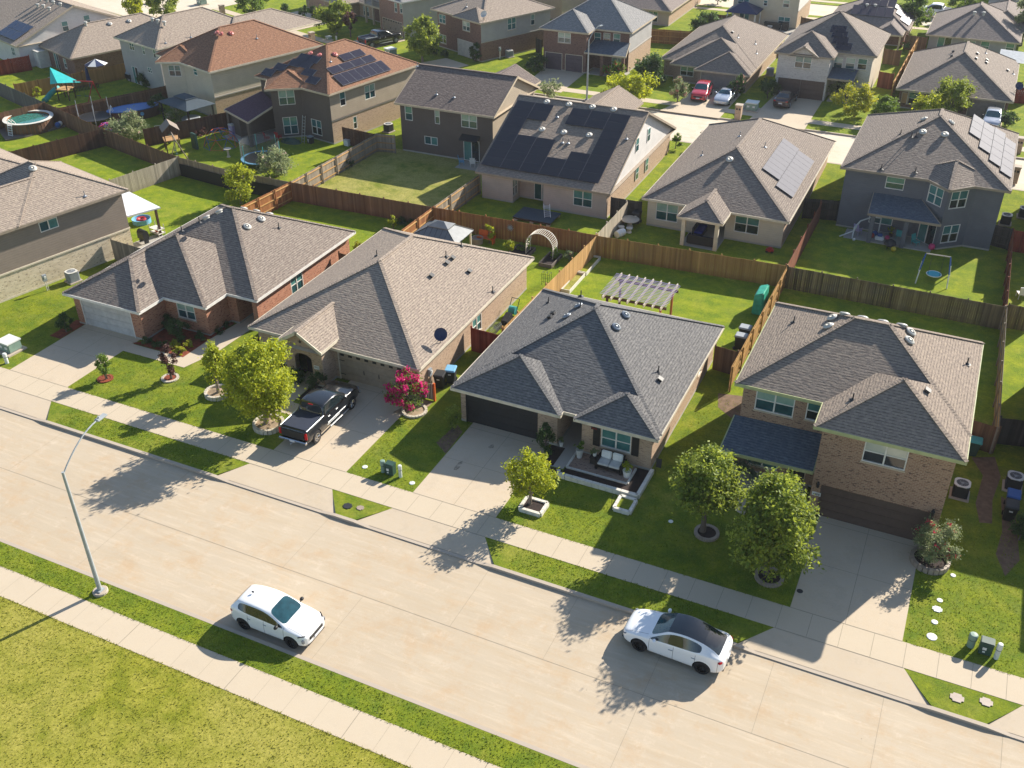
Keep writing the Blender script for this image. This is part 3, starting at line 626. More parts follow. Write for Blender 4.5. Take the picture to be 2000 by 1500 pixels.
def tree(name,label,cat,x,y,a,zb,zt,leaf,n=3000,ls=.1,shape='round',flower=None,fn=0,seed=1,bark='bark',group=None,trunk=True,clr=.24,lean=0):
    rnd=random.Random(seed*7+1); z0=T(y); b=(zt-zb)/2; zc=(zt+zb)/2; r=root(name,label,cat,(x,y,z0),0,group)
    V,F,tips=crown_mesh(rnd,a,b,zc,n,ls,shape=shape,clr=clr)
    for v in V:
        if v.z<.03: v.z=.03+rnd.uniform(0,.08)
    mk_raw('crown',V,F,leaf,r)
    bm=bmesh.new(); tr=max(.025,.028*zt)
    if trunk:
        fork=max(.15,zb*.85); stems=1 if shape!='vase' else 4
        if shape=='vase':
            for s in range(5):
                t_=rnd.choice(tips); k=Vector((t_.x*.3,t_.y*.3,fork+b*.5)); path(bm,[(rnd.uniform(-.08,.08),rnd.uniform(-.08,.08),0),tuple(k),tuple(t_)],[tr*.7,tr*.5,tr*.15],6)
        else:
            path(bm,[(0,0,-.02),(rnd.uniform(-.03,.03),rnd.uniform(-.03,.03),fork*.5),(0,0,fork),(rnd.uniform(-.1,.1),0,zc)],[tr*1.35,tr,tr*.9,tr*.4],9)
            for s in range(9):
                t_=rnd.choice(tips); hgt_=rnd.uniform(fork,zc+b*.3); k=Vector((t_.x*.4,t_.y*.4,hgt_+(t_.z-hgt_)*.35)); path(bm,[(0,0,hgt_*.95),tuple(k),tuple(t_*.9+Vector((0,0,zc*.1)))],[tr*.5,tr*.32,tr*.1],5)
        mk('trunk',bm,bark,r,uv=False)
    else: bm.free()
    if flower:
        V=[];F=[]
        outer=sorted(tips,key=lambda t:-(t.z+.3*math.hypot(t.x,t.y)))[:max(4,int(len(tips)*.75))]
        for i in range(fn):
            t_=rnd.choice(outer); o=(t_-Vector((0,0,zc))).normalized(); c=t_+o*a*.12+Vector((rnd.gauss(0,1),rnd.gauss(0,1),rnd.gauss(0,1)))*a*.07
            for k in range(7):
                p=c+Vector((rnd.gauss(0,1),rnd.gauss(0,1),rnd.gauss(0,1)))*.05; nn=Vector((rnd.gauss(0,1),rnd.gauss(0,1),rnd.gauss(0,1))).normalized(); d=nn.orthogonal().normalized(); e=nn.cross(d); s=.058
                i0=len(V); V+=[p-d*s,p-e*s,p+d*s,p+e*s]; F.append((i0,i0+1,i0+2,i0+3))
        mk_raw('blossom',V,F,flower,r)
    return r
# ---------------- vehicles ----------------
def car(kind,label,cat,loc,rz,paint,name='parked_car',roofglass=False,group=None,rim='gunmetal'):
    S_=SPEC[kind]; r=root(name,label,cat,loc,rz,group); L=S_['st']
    bm=bmesh.new(); rings=[]
    for (x,hw,zb,zbelt,wr,zr) in L:
        # half profile from bottom centre to top centre
        pf=[(0,zb),(hw*.88,zb),(hw*.985,zb+.10),(hw,zb+.45*(zbelt-zb)),(hw*.97,zbelt-.06),(hw*.93,zbelt),(wr+(hw*.93-wr)*.06,zr-.07*(zr>zbelt+.1)),(wr*.93,zr-.015),(wr*.5,zr+.01),(0,zr+.015)]
        if zr<=zbelt+.1: pf[6]=(hw*.88,zbelt+.012); pf[7]=(hw*.8,zr-.01); pf[8]=(hw*.45,zr+.01); pf[9]=(0,zr+.018)
        ring=[bm.verts.new((x,y,z)) for y,z in pf]+[bm.verts.new((x,-y,z)) for y,z in pf[-2:0:-1]]
        rings.append(ring)
    n=len(rings[0])
    ws,rs,re_,bs=S_['ws'],S_['rs'],S_['re'],S_['bs']   # station indices: cowl, roof start, roof end, glass end
    for i in range(len(rings)-1):
        for k in range(n):
            j=(k+1)%n; f=bm.faces.new((rings[i][k],rings[i+1][k],rings[i+1][j],rings[i][j])); mi=0
            top=k in(7,8,9,10); side=k in(5,12)
            if top and min(ws,rs)<=i<max(ws,rs): mi=1
            if top and min(re_,bs)<=i<max(re_,bs): mi=1
            if roofglass and k in(7,8,9,10) and min(rs,re_)<=i<max(rs,re_): mi=3
            if side and S_['sg'][0]<=i<S_['sg'][1]: mi=2
            if k in(0,n-1): mi=4
            f.material_index=mi
    bm.faces.new(rings[0][::-1]); bm.faces.new(rings[-1]); bmesh.ops.recalc_face_normals(bm,faces=bm.faces[:])
    cr=bm.edges.layers.float.new('crease_edge')
    for e in bm.edges:
        ms={f.material_index for f in e.link_faces}
        if len(ms)>1: e[cr]=.85
        ks=[v.index for v in e.verts]
    for ring in rings:
        for k in (5,len(ring)-5): pass
    bm.normal_update(); me=bpy.data.meshes.new('tmp'); bm.to_mesh(me); bm.free()
    for m_ in (paint,'carglass_teal','carglass','carglass','black'): me.materials.append(MC[m_])
    o=bpy.data.objects.new('tmp',me); COL.objects.link(o)
    md=o.modifiers.new('s','SUBSURF'); md.levels=2; md.render_levels=2
    cuts=[]
    for wx_ in S_['wh']:
        for s in (-1,1):
            cb=bmesh.new(); tube(cb,(wx_,s*(S_['hw']-.26),S_['wr']),(wx_,s*(S_['hw']+.2),S_['wr']),S_['wr']+.06,n=28); cb.normal_update(); bmesh.ops.recalc_face_normals(cb,faces=cb.faces[:])
            cm=bpy.data.meshes.new('c'); cb.to_mesh(cm); cb.free(); cm.materials.append(MC['black']); co=bpy.data.objects.new('c',cm); COL.objects.link(co); cuts.append(co)
            b_=o.modifiers.new('b','BOOLEAN'); b_.operation='DIFFERENCE'; b_.object=co; b_.solver='EXACT'; b_.material_mode='TRANSFER'
    bpy.context.view_layer.update(); dg=bpy.context.evaluated_depsgraph_get(); em=bpy.data.meshes.new_from_object(o.evaluated_get(dg))
    bpy.data.objects.remove(o)
    for c in cuts: bpy.data.objects.remove(c)
    src=bmesh.new(); src.from_mesh(em)
    mats=[m_.name for m_ in em.materials]
    def part(nm,idxs,mlist,par,flt=None,off=0):
        b=src.copy(); b.faces.ensure_lookup_table()
        dl=[f for f in b.faces if not(f.material_index in idxs and (flt is None or flt(f.calc_center_median())))]
        bmesh.ops.delete(b,geom=dl,context='FACES')
        if not b.faces: b.free(); return None
        if off:
            b.normal_update()
            for v in b.verts: v.co+=v.normal*off
        me=bpy.data.meshes.new(nm); 
        for f in b.faces: f.smooth=True; 
        b.to_mesh(me); b.free()
        for m_ in mlist: me.materials.append(MC[m_])
        q_=bpy.data.objects.new(nm,me); COL.objects.link(q_); q_.parent=par; return q_
    nb=len(em.materials)
    body=part('body',[0,4]+list(range(5,nb)),[paint,'carglass','carglass','carglass','black','black'],r)
    mx=(L[rs][0]+L[re_][0])/2
    part('windshield',[1],[paint,'carglass_teal'],r,lambda c:(c.x-mx)*(L[ws][0]-mx)>0)
    part('rear_window',[1],[paint,'carglass'],r,lambda c:(c.x-mx)*(L[ws][0]-mx)<0)
    for s in (-1,1): part('side_window',[2],[paint,'carglass','carglass'],r,lambda c:c.y*s>0)
    if roofglass: part('roof_glass',[3],[paint]+['carglass']*3,r)
    src.free()
    sg=1 if L[ws][0]>mx else -1                      # +1 : front towards +x
    for wx_ in S_['wh']:
        for s in (-1,1):
            R0=S_['wr']; bm=bmesh.new(); y0,y1=s*(S_['hw']-.23),s*(S_['hw']-.01)
            pr=[(R0*.62,0),(R0*.93,0),(R0,.04),(R0,.18),(R0*.93,.22),(R0*.62,.22)]; lathe(bm,pr,26)
            mm=Matrix.Rotation(R(90),3,'X')
            for v in bm.verts: v.co=mm@v.co; v.co.y=v.co.y*(1)+ (max(y0,y1))
            ty=mk('tyre',bm,'rubber',None,uv=False); ty.name='wheel'; ty.parent=r; ty.location=(wx_,0,R0)
            bm=bmesh.new(); yo=y1-s*.03
            for k in range(10 if kind!='pickup' else 6):
                a_=2*math.pi*k/(10 if kind!='pickup' else 6); tube(bm,(math.cos(a_)*.05,yo,math.sin(a_)*.05),(math.cos(a_)*R0*.6,yo,math.sin(a_)*R0*.6),R0*.07 if kind!='pickup' else R0*.11,n=5)
            lathe_ring(bm,R0*.64,R0*.54,yo,s); tube(bm,(0,yo-s*.02,0),(0,yo+s*.02,0),R0*.16,n=10); tube(bm,(0,yo-s*.12,0),(0,yo-s*.1,0),R0*.6,n=18,mi=1)
            mk('rim',bm,[rim,'black'],ty,uv=False)
    hw=S_['hw']; xf=L[ws][0]; fx=max(l[0] for l in L) if sg>0 else min(l[0] for l in L); bx=min(l[0] for l in L) if sg>0 else max(l[0] for l in L)
    # mirrors
    for s in (-1,1):
        bm=bmesh.new(); lathe(bm,[(0,-.09),(.08,-.05),(.1,0),(.08,.07),(0,.09)],10)
        for v in bm.verts: v.co=Vector((v.co.x*.9,v.co.y*1.25,v.co.z*.85))+Vector((L[ws][0]-sg*.28,s*(hw+.08),S_['belt']+.09))
        tube(bm,(L[ws][0]-sg*.28,s*(hw-.12),S_['belt']+.0),(L[ws][0]-sg*.28,s*(hw+.06),S_['belt']+.06),.03,n=6); mk('mirror',bm,'black' if kind in('suv','pickup') else paint,r,uv=False,smooth=True)
    for lm in S_['lights']:
        nm,m_,x,y,z,dx,dy,dz,ang=lm
        for s in (-1,1):
            bm=bmesh.new(); mt=Matrix.Rotation(R(ang*s),3,'Z'); obox(bm,(0,0,0),(dx,dy,dz),mt); bmesh.ops.bevel(bm,geom=bm.edges[:],offset=min(dx,dy,dz)*.3,segments=2,affect='EDGES')
            for v in bm.verts: v.co+=Vector((x,s*y,z))
            mk(nm,bm,m_,r,uv=False)
    for nm,m_,x0,x1,y0,y1,z0,z1 in S_.get('ex',[]):
        bm=bmesh.new(); box(bm,x0,x1,y0,y1,z0,z1); bmesh.ops.bevel(bm,geom=bm.edges[:],offset=min(x1-x0,y1-y0,z1-z0)*.25,segments=1,affect='EDGES'); mk(nm,bm,m_,r,uv=False)
    return r
def lathe_ring(bm,ro,ri,y,s,n=24):
    A=[[bm.verts.new((rr*math.cos(2*math.pi*i/n),y+d,rr*math.sin(2*math.pi*i/n))) for i in range(n)] for rr,d in ((ro,0),(ro,s*.03),(ri,s*.03),(ri,0))]
    for a,b in zip(A,A[1:]):
        for i in range(n): j=(i+1)%n; bm.faces.new((a[i],a[j],b[j],b[i]))
# stations: x, half width, z bottom, z belt, roof half width, z top   (front first, facing -x ... mirrored below)
def st(rows,fl=1): return [(x*fl,*r_) for x,*r_ in rows]
SPEC={}
SPEC['suv']=dict(st=[(2.14,.50,.34,.62,.45,.68),(2.08,.78,.26,.78,.70,.84),(1.78,.89,.22,.92,.80,.97),(1.15,.91,.20,1.0,.78,1.06),(.98,.915,.20,1.02,.76,1.11),(.12,.92,.20,1.06,.69,1.54),(-.4,.92,.20,1.08,.68,1.60),(-1.1,.92,.20,1.11,.66,1.57),(-1.62,.91,.22,1.16,.60,1.49),(-1.74,.90,.24,1.17,.59,1.43),(-2.02,.86,.28,1.13,.62,1.14),(-2.14,.72,.38,.95,.55,1.0)],
  ws=4,rs=5,re=9,bs=10,sg=(4,8),wh=(1.33,-1.33),wr=.345,hw=.91,belt=1.04,
  lights=[('headlight','lens_clear',1.97,.80,.60,.14,.12,.24,-45),('headlight_strip','black',1.90,.775,.865,.36,.05,.045,-38),('taillight','lens_red',-1.93,.76,.98,.16,.22,.14,-12)],
  ex=[('grille','black',2.05,2.16,-.50,.50,.52,.70),('licence_plate','plate',2.13,2.175,-.20,.20,.42,.54),('bumper_lip','black',1.9,2.12,-.62,.62,.24,.32),('roof_antenna','black',-1.3,-1.18,-.04,.04,1.62,1.68)]+
     [('door_handle','steel',x_,x_+.17,s_*.905-.02,s_*.905+.02,.86,.89) for x_ in (-.12,-1.0) for s_ in (-1,1)])
SPEC['hatch']=dict(st=[(-2.37,.50,.34,.62,.42,.66),(-2.28,.80,.24,.74,.66,.80),(-1.9,.92,.20,.86,.78,.93),(-1.25,.955,.18,.97,.82,1.04),(-1.02,.96,.18,.99,.80,1.08),(-.25,.96,.18,1.05,.68,1.56),(.3,.96,.18,1.07,.67,1.67),(.85,.96,.18,1.10,.65,1.63),(1.35,.955,.18,1.14,.63,1.51),(1.85,.94,.20,1.17,.62,1.31),(2.1,.90,.26,1.14,.66,1.20),(2.32,.80,.36,1.02,.62,1.06),(2.38,.6,.45,.8,.5,.9)],
  ws=4,rs=5,re=8,bs=10,sg=(4,8),wh=(-1.45,1.45),wr=.36,hw=.955,belt=1.0,
  lights=[('headlight','lens_clear',-2.13,.72,.72,.30,.16,.10,-28),('taillight','lens_red',2.17,.78,.96,.24,.20,.12,38)],
  ex=[('licence_plate','plate',2.34,2.40,-.2,.2,.6,.72),('front_lip','black',-2.38,-2.2,-.6,.6,.2,.28),('rear_lip','black',2.15,2.36,-.62,.62,.28,.36)]+[('door_handle','steel',x_,x_+.2,s_*.955-.018,s_*.955+.018,.80,.83) for x_ in (-.1,.95) for s_ in (-1,1)])
SPEC['pickup']=dict(st=[(2.92,.70,.50,.90,.6,.95),(2.84,.94,.42,1.08,.85,1.13),(2.4,.99,.40,1.18,.88,1.24),(1.55,1.0,.38,1.22,.86,1.29),(1.35,1.0,.38,1.23,.84,1.33),(.62,1.0,.38,1.25,.80,1.86),(.0,1.0,.38,1.25,.80,1.92),(-.75,1.0,.38,1.25,.79,1.88),(-.86,1.0,.38,1.25,.79,1.82),(-.98,1.0,.38,1.25,.84,1.29),(-1.9,1.0,.40,1.25,.84,1.29),(-2.7,.99,.42,1.24,.84,1.28),(-2.88,.96,.50,1.22,.82,1.26)],
  ws=4,rs=5,re=8,bs=9,sg=(4,8),wh=(1.86,-1.95),wr=.41,hw=1.0,belt=1.24,
  lights=[('headlight','lens_clear',2.82,.80,.92,.16,.22,.22,0),('taillight','lens_red',-2.87,.88,.98,.10,.17,.42,0)],
  ex=[('bed_cover','fabric_blue',-2.72,-1.02,-.80,.80,1.285,1.325),('bed_rail','alu',-2.8,-1.0,.85,.93,1.27,1.33),('bed_rail','alu',-2.8,-1.0,-.93,-.85,1.27,1.33),('tailgate','black',-2.93,-2.87,-.76,.76,.72,1.20),('rear_bumper','chrome',-3.05,-2.88,-.95,.95,.48,.66),('licence_plate','plate',-3.07,-3.045,-.17,.17,.52,.64),('front_bumper','chrome',2.86,3.0,-.93,.93,.48,.7),('side_step','alu',-.7,1.3,-1.09,-.99,.36,.41),('side_step','alu',-.7,1.3,.99,1.09,.36,.41),
   ('tow_hitch','steel',-3.25,-3.05,-.04,.04,.45,.52),('brake_light','lens_red',-.95,-.90,-.16,.16,1.80,1.84)]+[('door_handle','alu',x_,x_+.2,s_*1.0-.02,s_*1.0+.02,1.05,1.09) for x_ in (.1,-.72) for s_ in (-1,1)]+[('door_moulding','alu',-.8,1.25,s_*1.0-.015,s_*1.0+.015,.68,.71) for s_ in (-1,1)])
SPEC['coupe']=dict(st=[(2.25,.5,.28,.5,.42,.55),(2.15,.80,.20,.62,.66,.67),(1.7,.90,.16,.76,.74,.82),(.9,.91,.15,.84,.74,.88),(.7,.91,.15,.85,.7,.91),(.0,.91,.15,.88,.55,1.22),(-.5,.91,.15,.90,.54,1.25),(-.9,.92,.15,.93,.54,1.18),(-1.6,.92,.16,.95,.6,1.0),(-2.0,.88,.22,.92,.66,.97),(-2.25,.75,.34,.8,.6,.86)],
  ws=4,rs=5,re=7,bs=8,sg=(4,8),wh=(1.35,-1.3),wr=.32,hw=.91,belt=.88,lights=[('headlight','lens_clear',2.0,.66,.62,.2,.24,.08,12),('taillight','lens_red',-2.18,.62,.74,.1,.3,.1,0)],ex=[('licence_plate','plate',2.22,2.27,-.2,.2,.36,.46),('front_lip','black',2.12,2.2,-.5,.5,.2,.3)])
SPEC['sedan']=dict(st=[(2.4,.5,.32,.62,.42,.66),(2.3,.80,.24,.74,.66,.79),(1.9,.90,.2,.86,.74,.92),(1.1,.91,.18,.93,.74,.99),(.9,.91,.18,.94,.7,1.03),(.15,.91,.18,.97,.58,1.38),(-.4,.91,.18,.98,.57,1.43),(-.95,.91,.18,1.0,.57,1.37),(-1.65,.91,.18,1.03,.64,1.08),(-2.2,.86,.24,1.02,.66,1.05),(-2.4,.72,.36,.9,.6,.94)],
  ws=4,rs=5,re=7,bs=8,sg=(4,8),wh=(1.4,-1.4),wr=.33,hw=.91,belt=.98,lights=[('headlight','lens_clear',2.2,.68,.72,.16,.22,.1,15),('taillight','lens_red',-2.31,.64,.88,.08,.28,.12,-8)],ex=[('licence_plate','plate',-2.43,-2.39,-.2,.2,.6,.72)])
# ---------------- measured layout, metres ----------------
HOUSES=[
{'key': 'H1', 'name': 'brick_house', 'label': 'one-storey red brick house with three stepped taupe hips and a white garage door', 'cat': 'house', 'o': (-47.0, 42.6), 'rot': 0, 'fps': [([(-6.75, 0.05), (-0.75, 0.05), (-0.75, 2.4), (2.85, 2.4), (2.85, 4.65), (3.6, 4.65), (3.6, 6.7), (4.95, 6.7), (4.95, 4.65), (5.35, 4.65), (5.35, 16.2), (-6.75, 16.2)], 0, 2.5, 'brick_red')], 'roofs': [(-7.15, -0.35, -0.37, 6.6, 2.5, 0.53, 'y', 'n', 0), (-7.16, 3.25, 2.0, 10.0, 2.5, 0.53, 'y', 'n', 0), (-7.17, 5.75, 4.25, 16.6, 2.5, 0.53, 'y', '', 0)], 'ops': [(-3.89, 0.05, 4.53, 0.0, 2.05, 'garage_white'), (1.06, 2.4, 1.54, 0.93, 2.18, 'w2'), (5.35, 9.29, 1.46, 0.54, 2.31, 'w2'), (4.3, 6.7, 0.95, 0.0, 2.1, 'door_tan')], 'vents': [('dome', 'E', 1.27, 9.62, 4.87), ('dome', 'E', 1.32, 11.21, 4.85), ('dome', 'W', -0.56, 7.71, 6.0), ('dome', 'W', 0.86, 7.54, 6.76), ('dome', 'N', -2.9, 14.34, 3.7), ('dome', 'N', -2.38, 15.15, 3.27), ('dome', 'N', 0.34, 13.39, 4.2), ('pipe', 'E', 2.49, 11.63, 4.23), ('pipe', 'W', -0.06, 6.42, 6.27), ('pipe', 'W', -1.81, 6.37, 5.34)], 'roofmat': 'shingle_taupe', 'fascia': 'trim_white', 'base': 0.0},
{'key': 'H2', 'name': 'brick_house', 'label': 'one-storey tan brick house with a star ornament over its arched entry', 'cat': 'house', 'o': (-33.0, 44.0), 'rot': 0, 'fps': [([(-6.15, 0.15), (-3.1, 0.15), (-3.1, -1.15), (-0.3, -1.15), (-0.3, 0.15), (5.75, 0.15), (5.75, 16.3), (-6.15, 16.3)], 0, 2.5, 'brick_tan')], 'roofs': [(-6.55, 6.15, -0.26, 16.7, 2.5, 0.5, 'y', '', 0), (-3.45, 0.0, -1.55, 3.6, 2.85, 0.62, 'y', 'Sn', 0)], 'ops': [(-4.44, 0.15, 1.33, 0.65, 1.92, 'w2'), (2.35, 0.15, 4.75, 0.0, 2.05, 'garage_tan'), (-1.75, -1.15, 1.3, 0.0, 2.15, 'arch'), (5.75, 8.22, 1.37, 0.51, 1.76, 'w2')], 'vents': [('pipe', 'E', 2.34, 12.7, 4.4), ('pipe', 'E', 2.24, 10.62, 4.46), ('pipe', 'E', 5.89, 10.39, 2.63), ('pipe', 'W', -1.47, 7.72, 5.04), ('box', 'E', 2.6, 10.86, 4.27), ('box', 'E', 2.61, 10.0, 4.27), ('box', 'E', 3.95, 10.69, 3.6), ('box', 'E', 2.59, 7.85, 4.28)], 'roofmat': 'shingle_tan', 'fascia': 'trim_cream', 'gabmat': 'brick_tan', 'dish': [5.9, 2.87, 2.62], 'star': True},
{'key': 'H3', 'name': 'brick_house', 'label': 'one-storey brick house with charcoal grey roof, black garage door and black shutters', 'cat': 'house', 'o': (-18.0, 43.2), 'rot': 0, 'fps': [([(-5.8, 0.05), (0.4, 0.05), (0.4, 3.0), (1.9, 3.0), (1.9, 0.05), (6.05, 0.05), (6.05, 12.85), (-5.8, 12.85)], 0, 2.5, 'brick_tan')], 'roofs': [(-6.2, 0.75, -0.4, 4.2, 2.5, 0.53, 'y', 'n', 0), (-6.21, 6.45, 0.05, 13.25, 2.5, 0.53, 'y', '', 0), (1.55, 6.46, -0.35, 3.2, 2.5, 0.53, 'y', 'n', 0)], 'ops': [(-3.15, 0.05, 4.66, 0.0, 2.05, 'garage_black'), (3.95, 0.05, 1.77, 0.81, 2.04, 'w2sh'), (1.15, 3.0, 0.95, 0.0, 2.1, 'door_black'), (6.05, 9.6, 0.7, 0.9, 1.7, 'w1')], 'vents': [('dome', 'E', 1.6, 7.58, 5.07), ('dome', 'E', 1.59, 5.94, 5.08), ('dome', 'W', -1.4, 7.5, 5.05), ('dome', 'W', -1.64, 6.22, 4.92), ('pipe', 'W', -4.45, 9.96, 3.43), ('pipe', 'W', -1.97, 9.34, 4.75), ('pipe', 'W', -1.21, 7.3, 5.15), ('pipe', 'E', 4.7, 4.85, 3.43), ('box', 'E', 4.98, 4.24, 3.28), ('box', 'W', -3.01, 7.39, 4.2), ('box', 'W', -2.99, 6.84, 4.21)], 'roofmat': 'shingle_gray', 'fascia': 'trim_cream', 'sign': [2.676, 0.05, 1.949]},
{'key': 'H4', 'name': 'brick_house', 'label': 'two-storey brown brick house with wide brown garage door and blue-grey shingled porch roof', 'cat': 'house', 'o': (-2.5, 45.0), 'rot': 0, 'fps': [([(-5.37, 0.5), (-0.83, 0.5), (-0.83, -1.75), (5.43, -1.75), (5.43, 9.5), (-5.37, 9.5)], 0, 5.75, 'brick_brown')], 'roofs': [(-5.77, 5.82, 0.1, 9.9, 5.75, 0.53, 'x', '', 0), (-1.23, 5.83, -2.15, 4.2, 5.75, 0.53, 'y', 'n', 0)], 'ops': [(-3.65, 0.5, 2.04, 4.15, 5.49, 'w2'), (-1.56, 0.5, 0.89, 4.26, 5.42, 'w1'), (2.28, -1.75, 2.05, 4.12, 5.4, 'w2lit'), (2.39, -1.75, 5.49, 0.0, 2.05, 'garage_brown'), (-1.9, 0.5, 0.95, 0.0, 2.1, 'door_black'), (-3.8, 0.5, 1.7, 0.5, 1.9, 'w2')], 'vents': [('dome', 'W', -2.02, 5.51, 7.74), ('dome', 'W', -2.04, 4.52, 7.72), ('dome', 'E', 1.99, 5.57, 7.78), ('dome', 'E', 2.02, 4.66, 7.76), ('pipe', 'W', -4.12, 6.25, 6.62), ('pipe', 'E', 5.13, 6.47, 6.12), ('box', 'E', 3.41, 1.24, 7.02), ('pipe', 'W', 0.17, -0.19, 6.49), ('dome', 'N', -1.47, 5.75, 7.952), ('dome', 'N', -0.52, 5.75, 7.952), ('dome', 'N', 0.53, 5.75, 7.952), ('dome', 'N', 1.5, 5.75, 7.952)], 'roofmat': 'shingle_brown', 'fascia': 'trim_olive', 'porch': [{'kind': 'shed', 'pts': [(-5.79, -1.75, 2.6), (-0.88, -1.6, 2.6), (-0.88, 0.5, 3.6), (-5.65, 0.5, 3.5)], 'mat': 'shingle_blue', 'posts': [(-5.5, -1.4)], 'pm': 'brick_brown', 'hip': 'W'}], 'sconces': [[-0.516, -1.75, 2.092], [5.055, -1.75, 2.213]], 'plaque': ([-0.517, -1.75, 1.398], '4408')},
{'key': 'HL', 'name': 'two_storey_house', 'label': 'large two-storey house with taupe siding above a cream stone base at the left edge', 'cat': 'house', 'o': (-58.11, 53.62), 'rot': -14, 'fps': [([(-9.4, -21.6), (-0.4, -21.6), (-0.4, -0.4), (-9.4, -0.4)], 0, 2.0, 'stone_cream'), ([(-9.4, -21.6), (-0.4, -21.6), (-0.4, -0.4), (-9.4, -0.4)], 2.0, 5.2, 'siding_taupe')], 'roofs': [(-9.8, 0, -9.0, 0, 5.2, 0.53, 'y', '', 0), (-6.9, -0.005, -22, -5.2, 5.2, 0.53, 'y', 'n', 0), (-17, -7.5, -16, -1.5, 5.2, 0.5, 'y', '', 0)], 'ops': [(-0.4, -6.58, 1.45, 4.03, 4.82, 'slide')], 'vents': [('dome', 'E', -4.09, -4.96, 7.37), ('pipe', 'E', -0.62, -3.23, 5.53)], 'roofmat': 'shingle_tan', 'fascia': 'trim_taupe'},
{'key': 'BS', 'name': 'siding_house', 'label': 'tan house whose big brown gable roof is covered in black solar panels', 'cat': 'house', 'o': (-32.0, 76.0), 'rot': 0, 'fps': [([(-6.1, -1.3), (-3.1, -1.3), (-3.1, 0.2), (-0.2, 0.2), (-0.2, -1.3), (5.6, -1.3), (5.6, 16.3), (-6.1, 16.3)], 0, 2.5, 'siding_pink')], 'roofs': [(-6.5, 6.0, -1.7, 16.7, 2.5, 0.46, 'x', 'EW', 0), (-5, 0.5, 12, 23, 2.5, 0.5, 'y', 'N', 0)], 'ops': [(-2.67, -1.3, 0.98, 0.55, 2.18, 'w2'), (3.45, -1.3, 1.73, 0.77, 2.19, 'w2'), (-0.16, 0.2, 1.48, 0.04, 2.1, 'french')], 'vents': [('dome', 'S', -3.52, 7.01, 6.5), ('dome', 'S', -1.37, 7.06, 6.53), ('dome', 'S', 0.86, 7.13, 6.56), ('dome', 'S', 2.87, 7.17, 6.58), ('dome', 'S', -2.59, 3.84, 5.05), ('dome', 'S', -0.51, 3.87, 5.06), ('dome', 'S', 1.84, 3.97, 5.11), ('pipe', 'S', -1.83, 5.51, 5.81), ('pipe', 'S', -0.17, 2.79, 4.56), ('pipe', 'S', 0.36, 2.81, 4.58), ('pipe', 'S', 5.2, 4.21, 5.22)], 'roofmat': 'shingle_brown', 'fascia': 'trim_taupe', 'gabmat': 'siding_white', 'panels': [('S', 0, -6.28, 5.745, 1.8, 0.93), ('S', 0, -4.45, 5.745, 1.8, 0.93), ('S', 0, -0.79, 5.745, 1.8, 0.93), ('S', 0, 1.04, 5.745, 1.8, 0.93), ('S', 0, 2.87, 5.745, 1.8, 0.93), ('S', 0, -6.28, 4.79, 1.8, 0.93), ('S', 0, -4.45, 4.79, 1.8, 0.93), ('S', 0, -0.79, 4.79, 1.8, 0.93), ('S', 0, 1.04, 4.79, 1.8, 0.93), ('S', 0, 2.87, 4.79, 1.8, 0.93), ('S', 0, -6.28, 3.835, 1.8, 0.93), ('S', 0, 2.87, 3.835, 1.8, 0.93), ('S', 0, -6.28, 2.88, 1.8, 0.93), ('S', 0, 2.87, 2.88, 1.8, 0.93), ('S', 0, -6.28, 1.925, 1.8, 0.93), ('S', 0, -4.45, 1.925, 1.8, 0.93), ('S', 0, -2.62, 1.925, 1.8, 0.93), ('S', 0, 2.87, 1.925, 1.8, 0.93), ('S', 0, -6.28, 0.97, 1.8, 0.93), ('S', 0, -4.45, 0.97, 1.8, 0.93), ('S', 0, -2.62, 0.97, 1.8, 0.93), ('S', 0, 1.04, 0.97, 1.8, 0.93), ('S', 0, 2.87, 0.97, 1.8, 0.93), ('S', 0, -6.28, 0.015, 1.8, 0.93), ('S', 0, -4.45, 0.015, 1.8, 0.93), ('S', 0, -2.62, 0.015, 1.8, 0.93), ('S', 0, -0.79, 0.015, 1.8, 0.93), ('S', 0, 1.04, 0.015, 1.8, 0.93), ('S', 0, 2.87, 0.015, 1.8, 0.93), ('S', 0, -6.28, -0.94, 1.8, 0.93), ('S', 0, -4.45, -0.94, 1.8, 0.93), ('S', 0, -2.62, -0.94, 1.8, 0.93), ('S', 0, -0.79, -0.94, 1.8, 0.93), ('S', 0, 1.04, -0.94, 1.8, 0.93), ('S', 0, 2.87, -0.94, 1.8, 0.93)], 'panmat': 'panel_black', 'sidebrick': ('x', 5.6, 'brick_tan'), 'gabwin': [[5.6, 8.939, 4.19], [5.6, 5.766, 4.261], [5.6, 9.108, 1.296], [5.6, 6.358, 1.457]]},
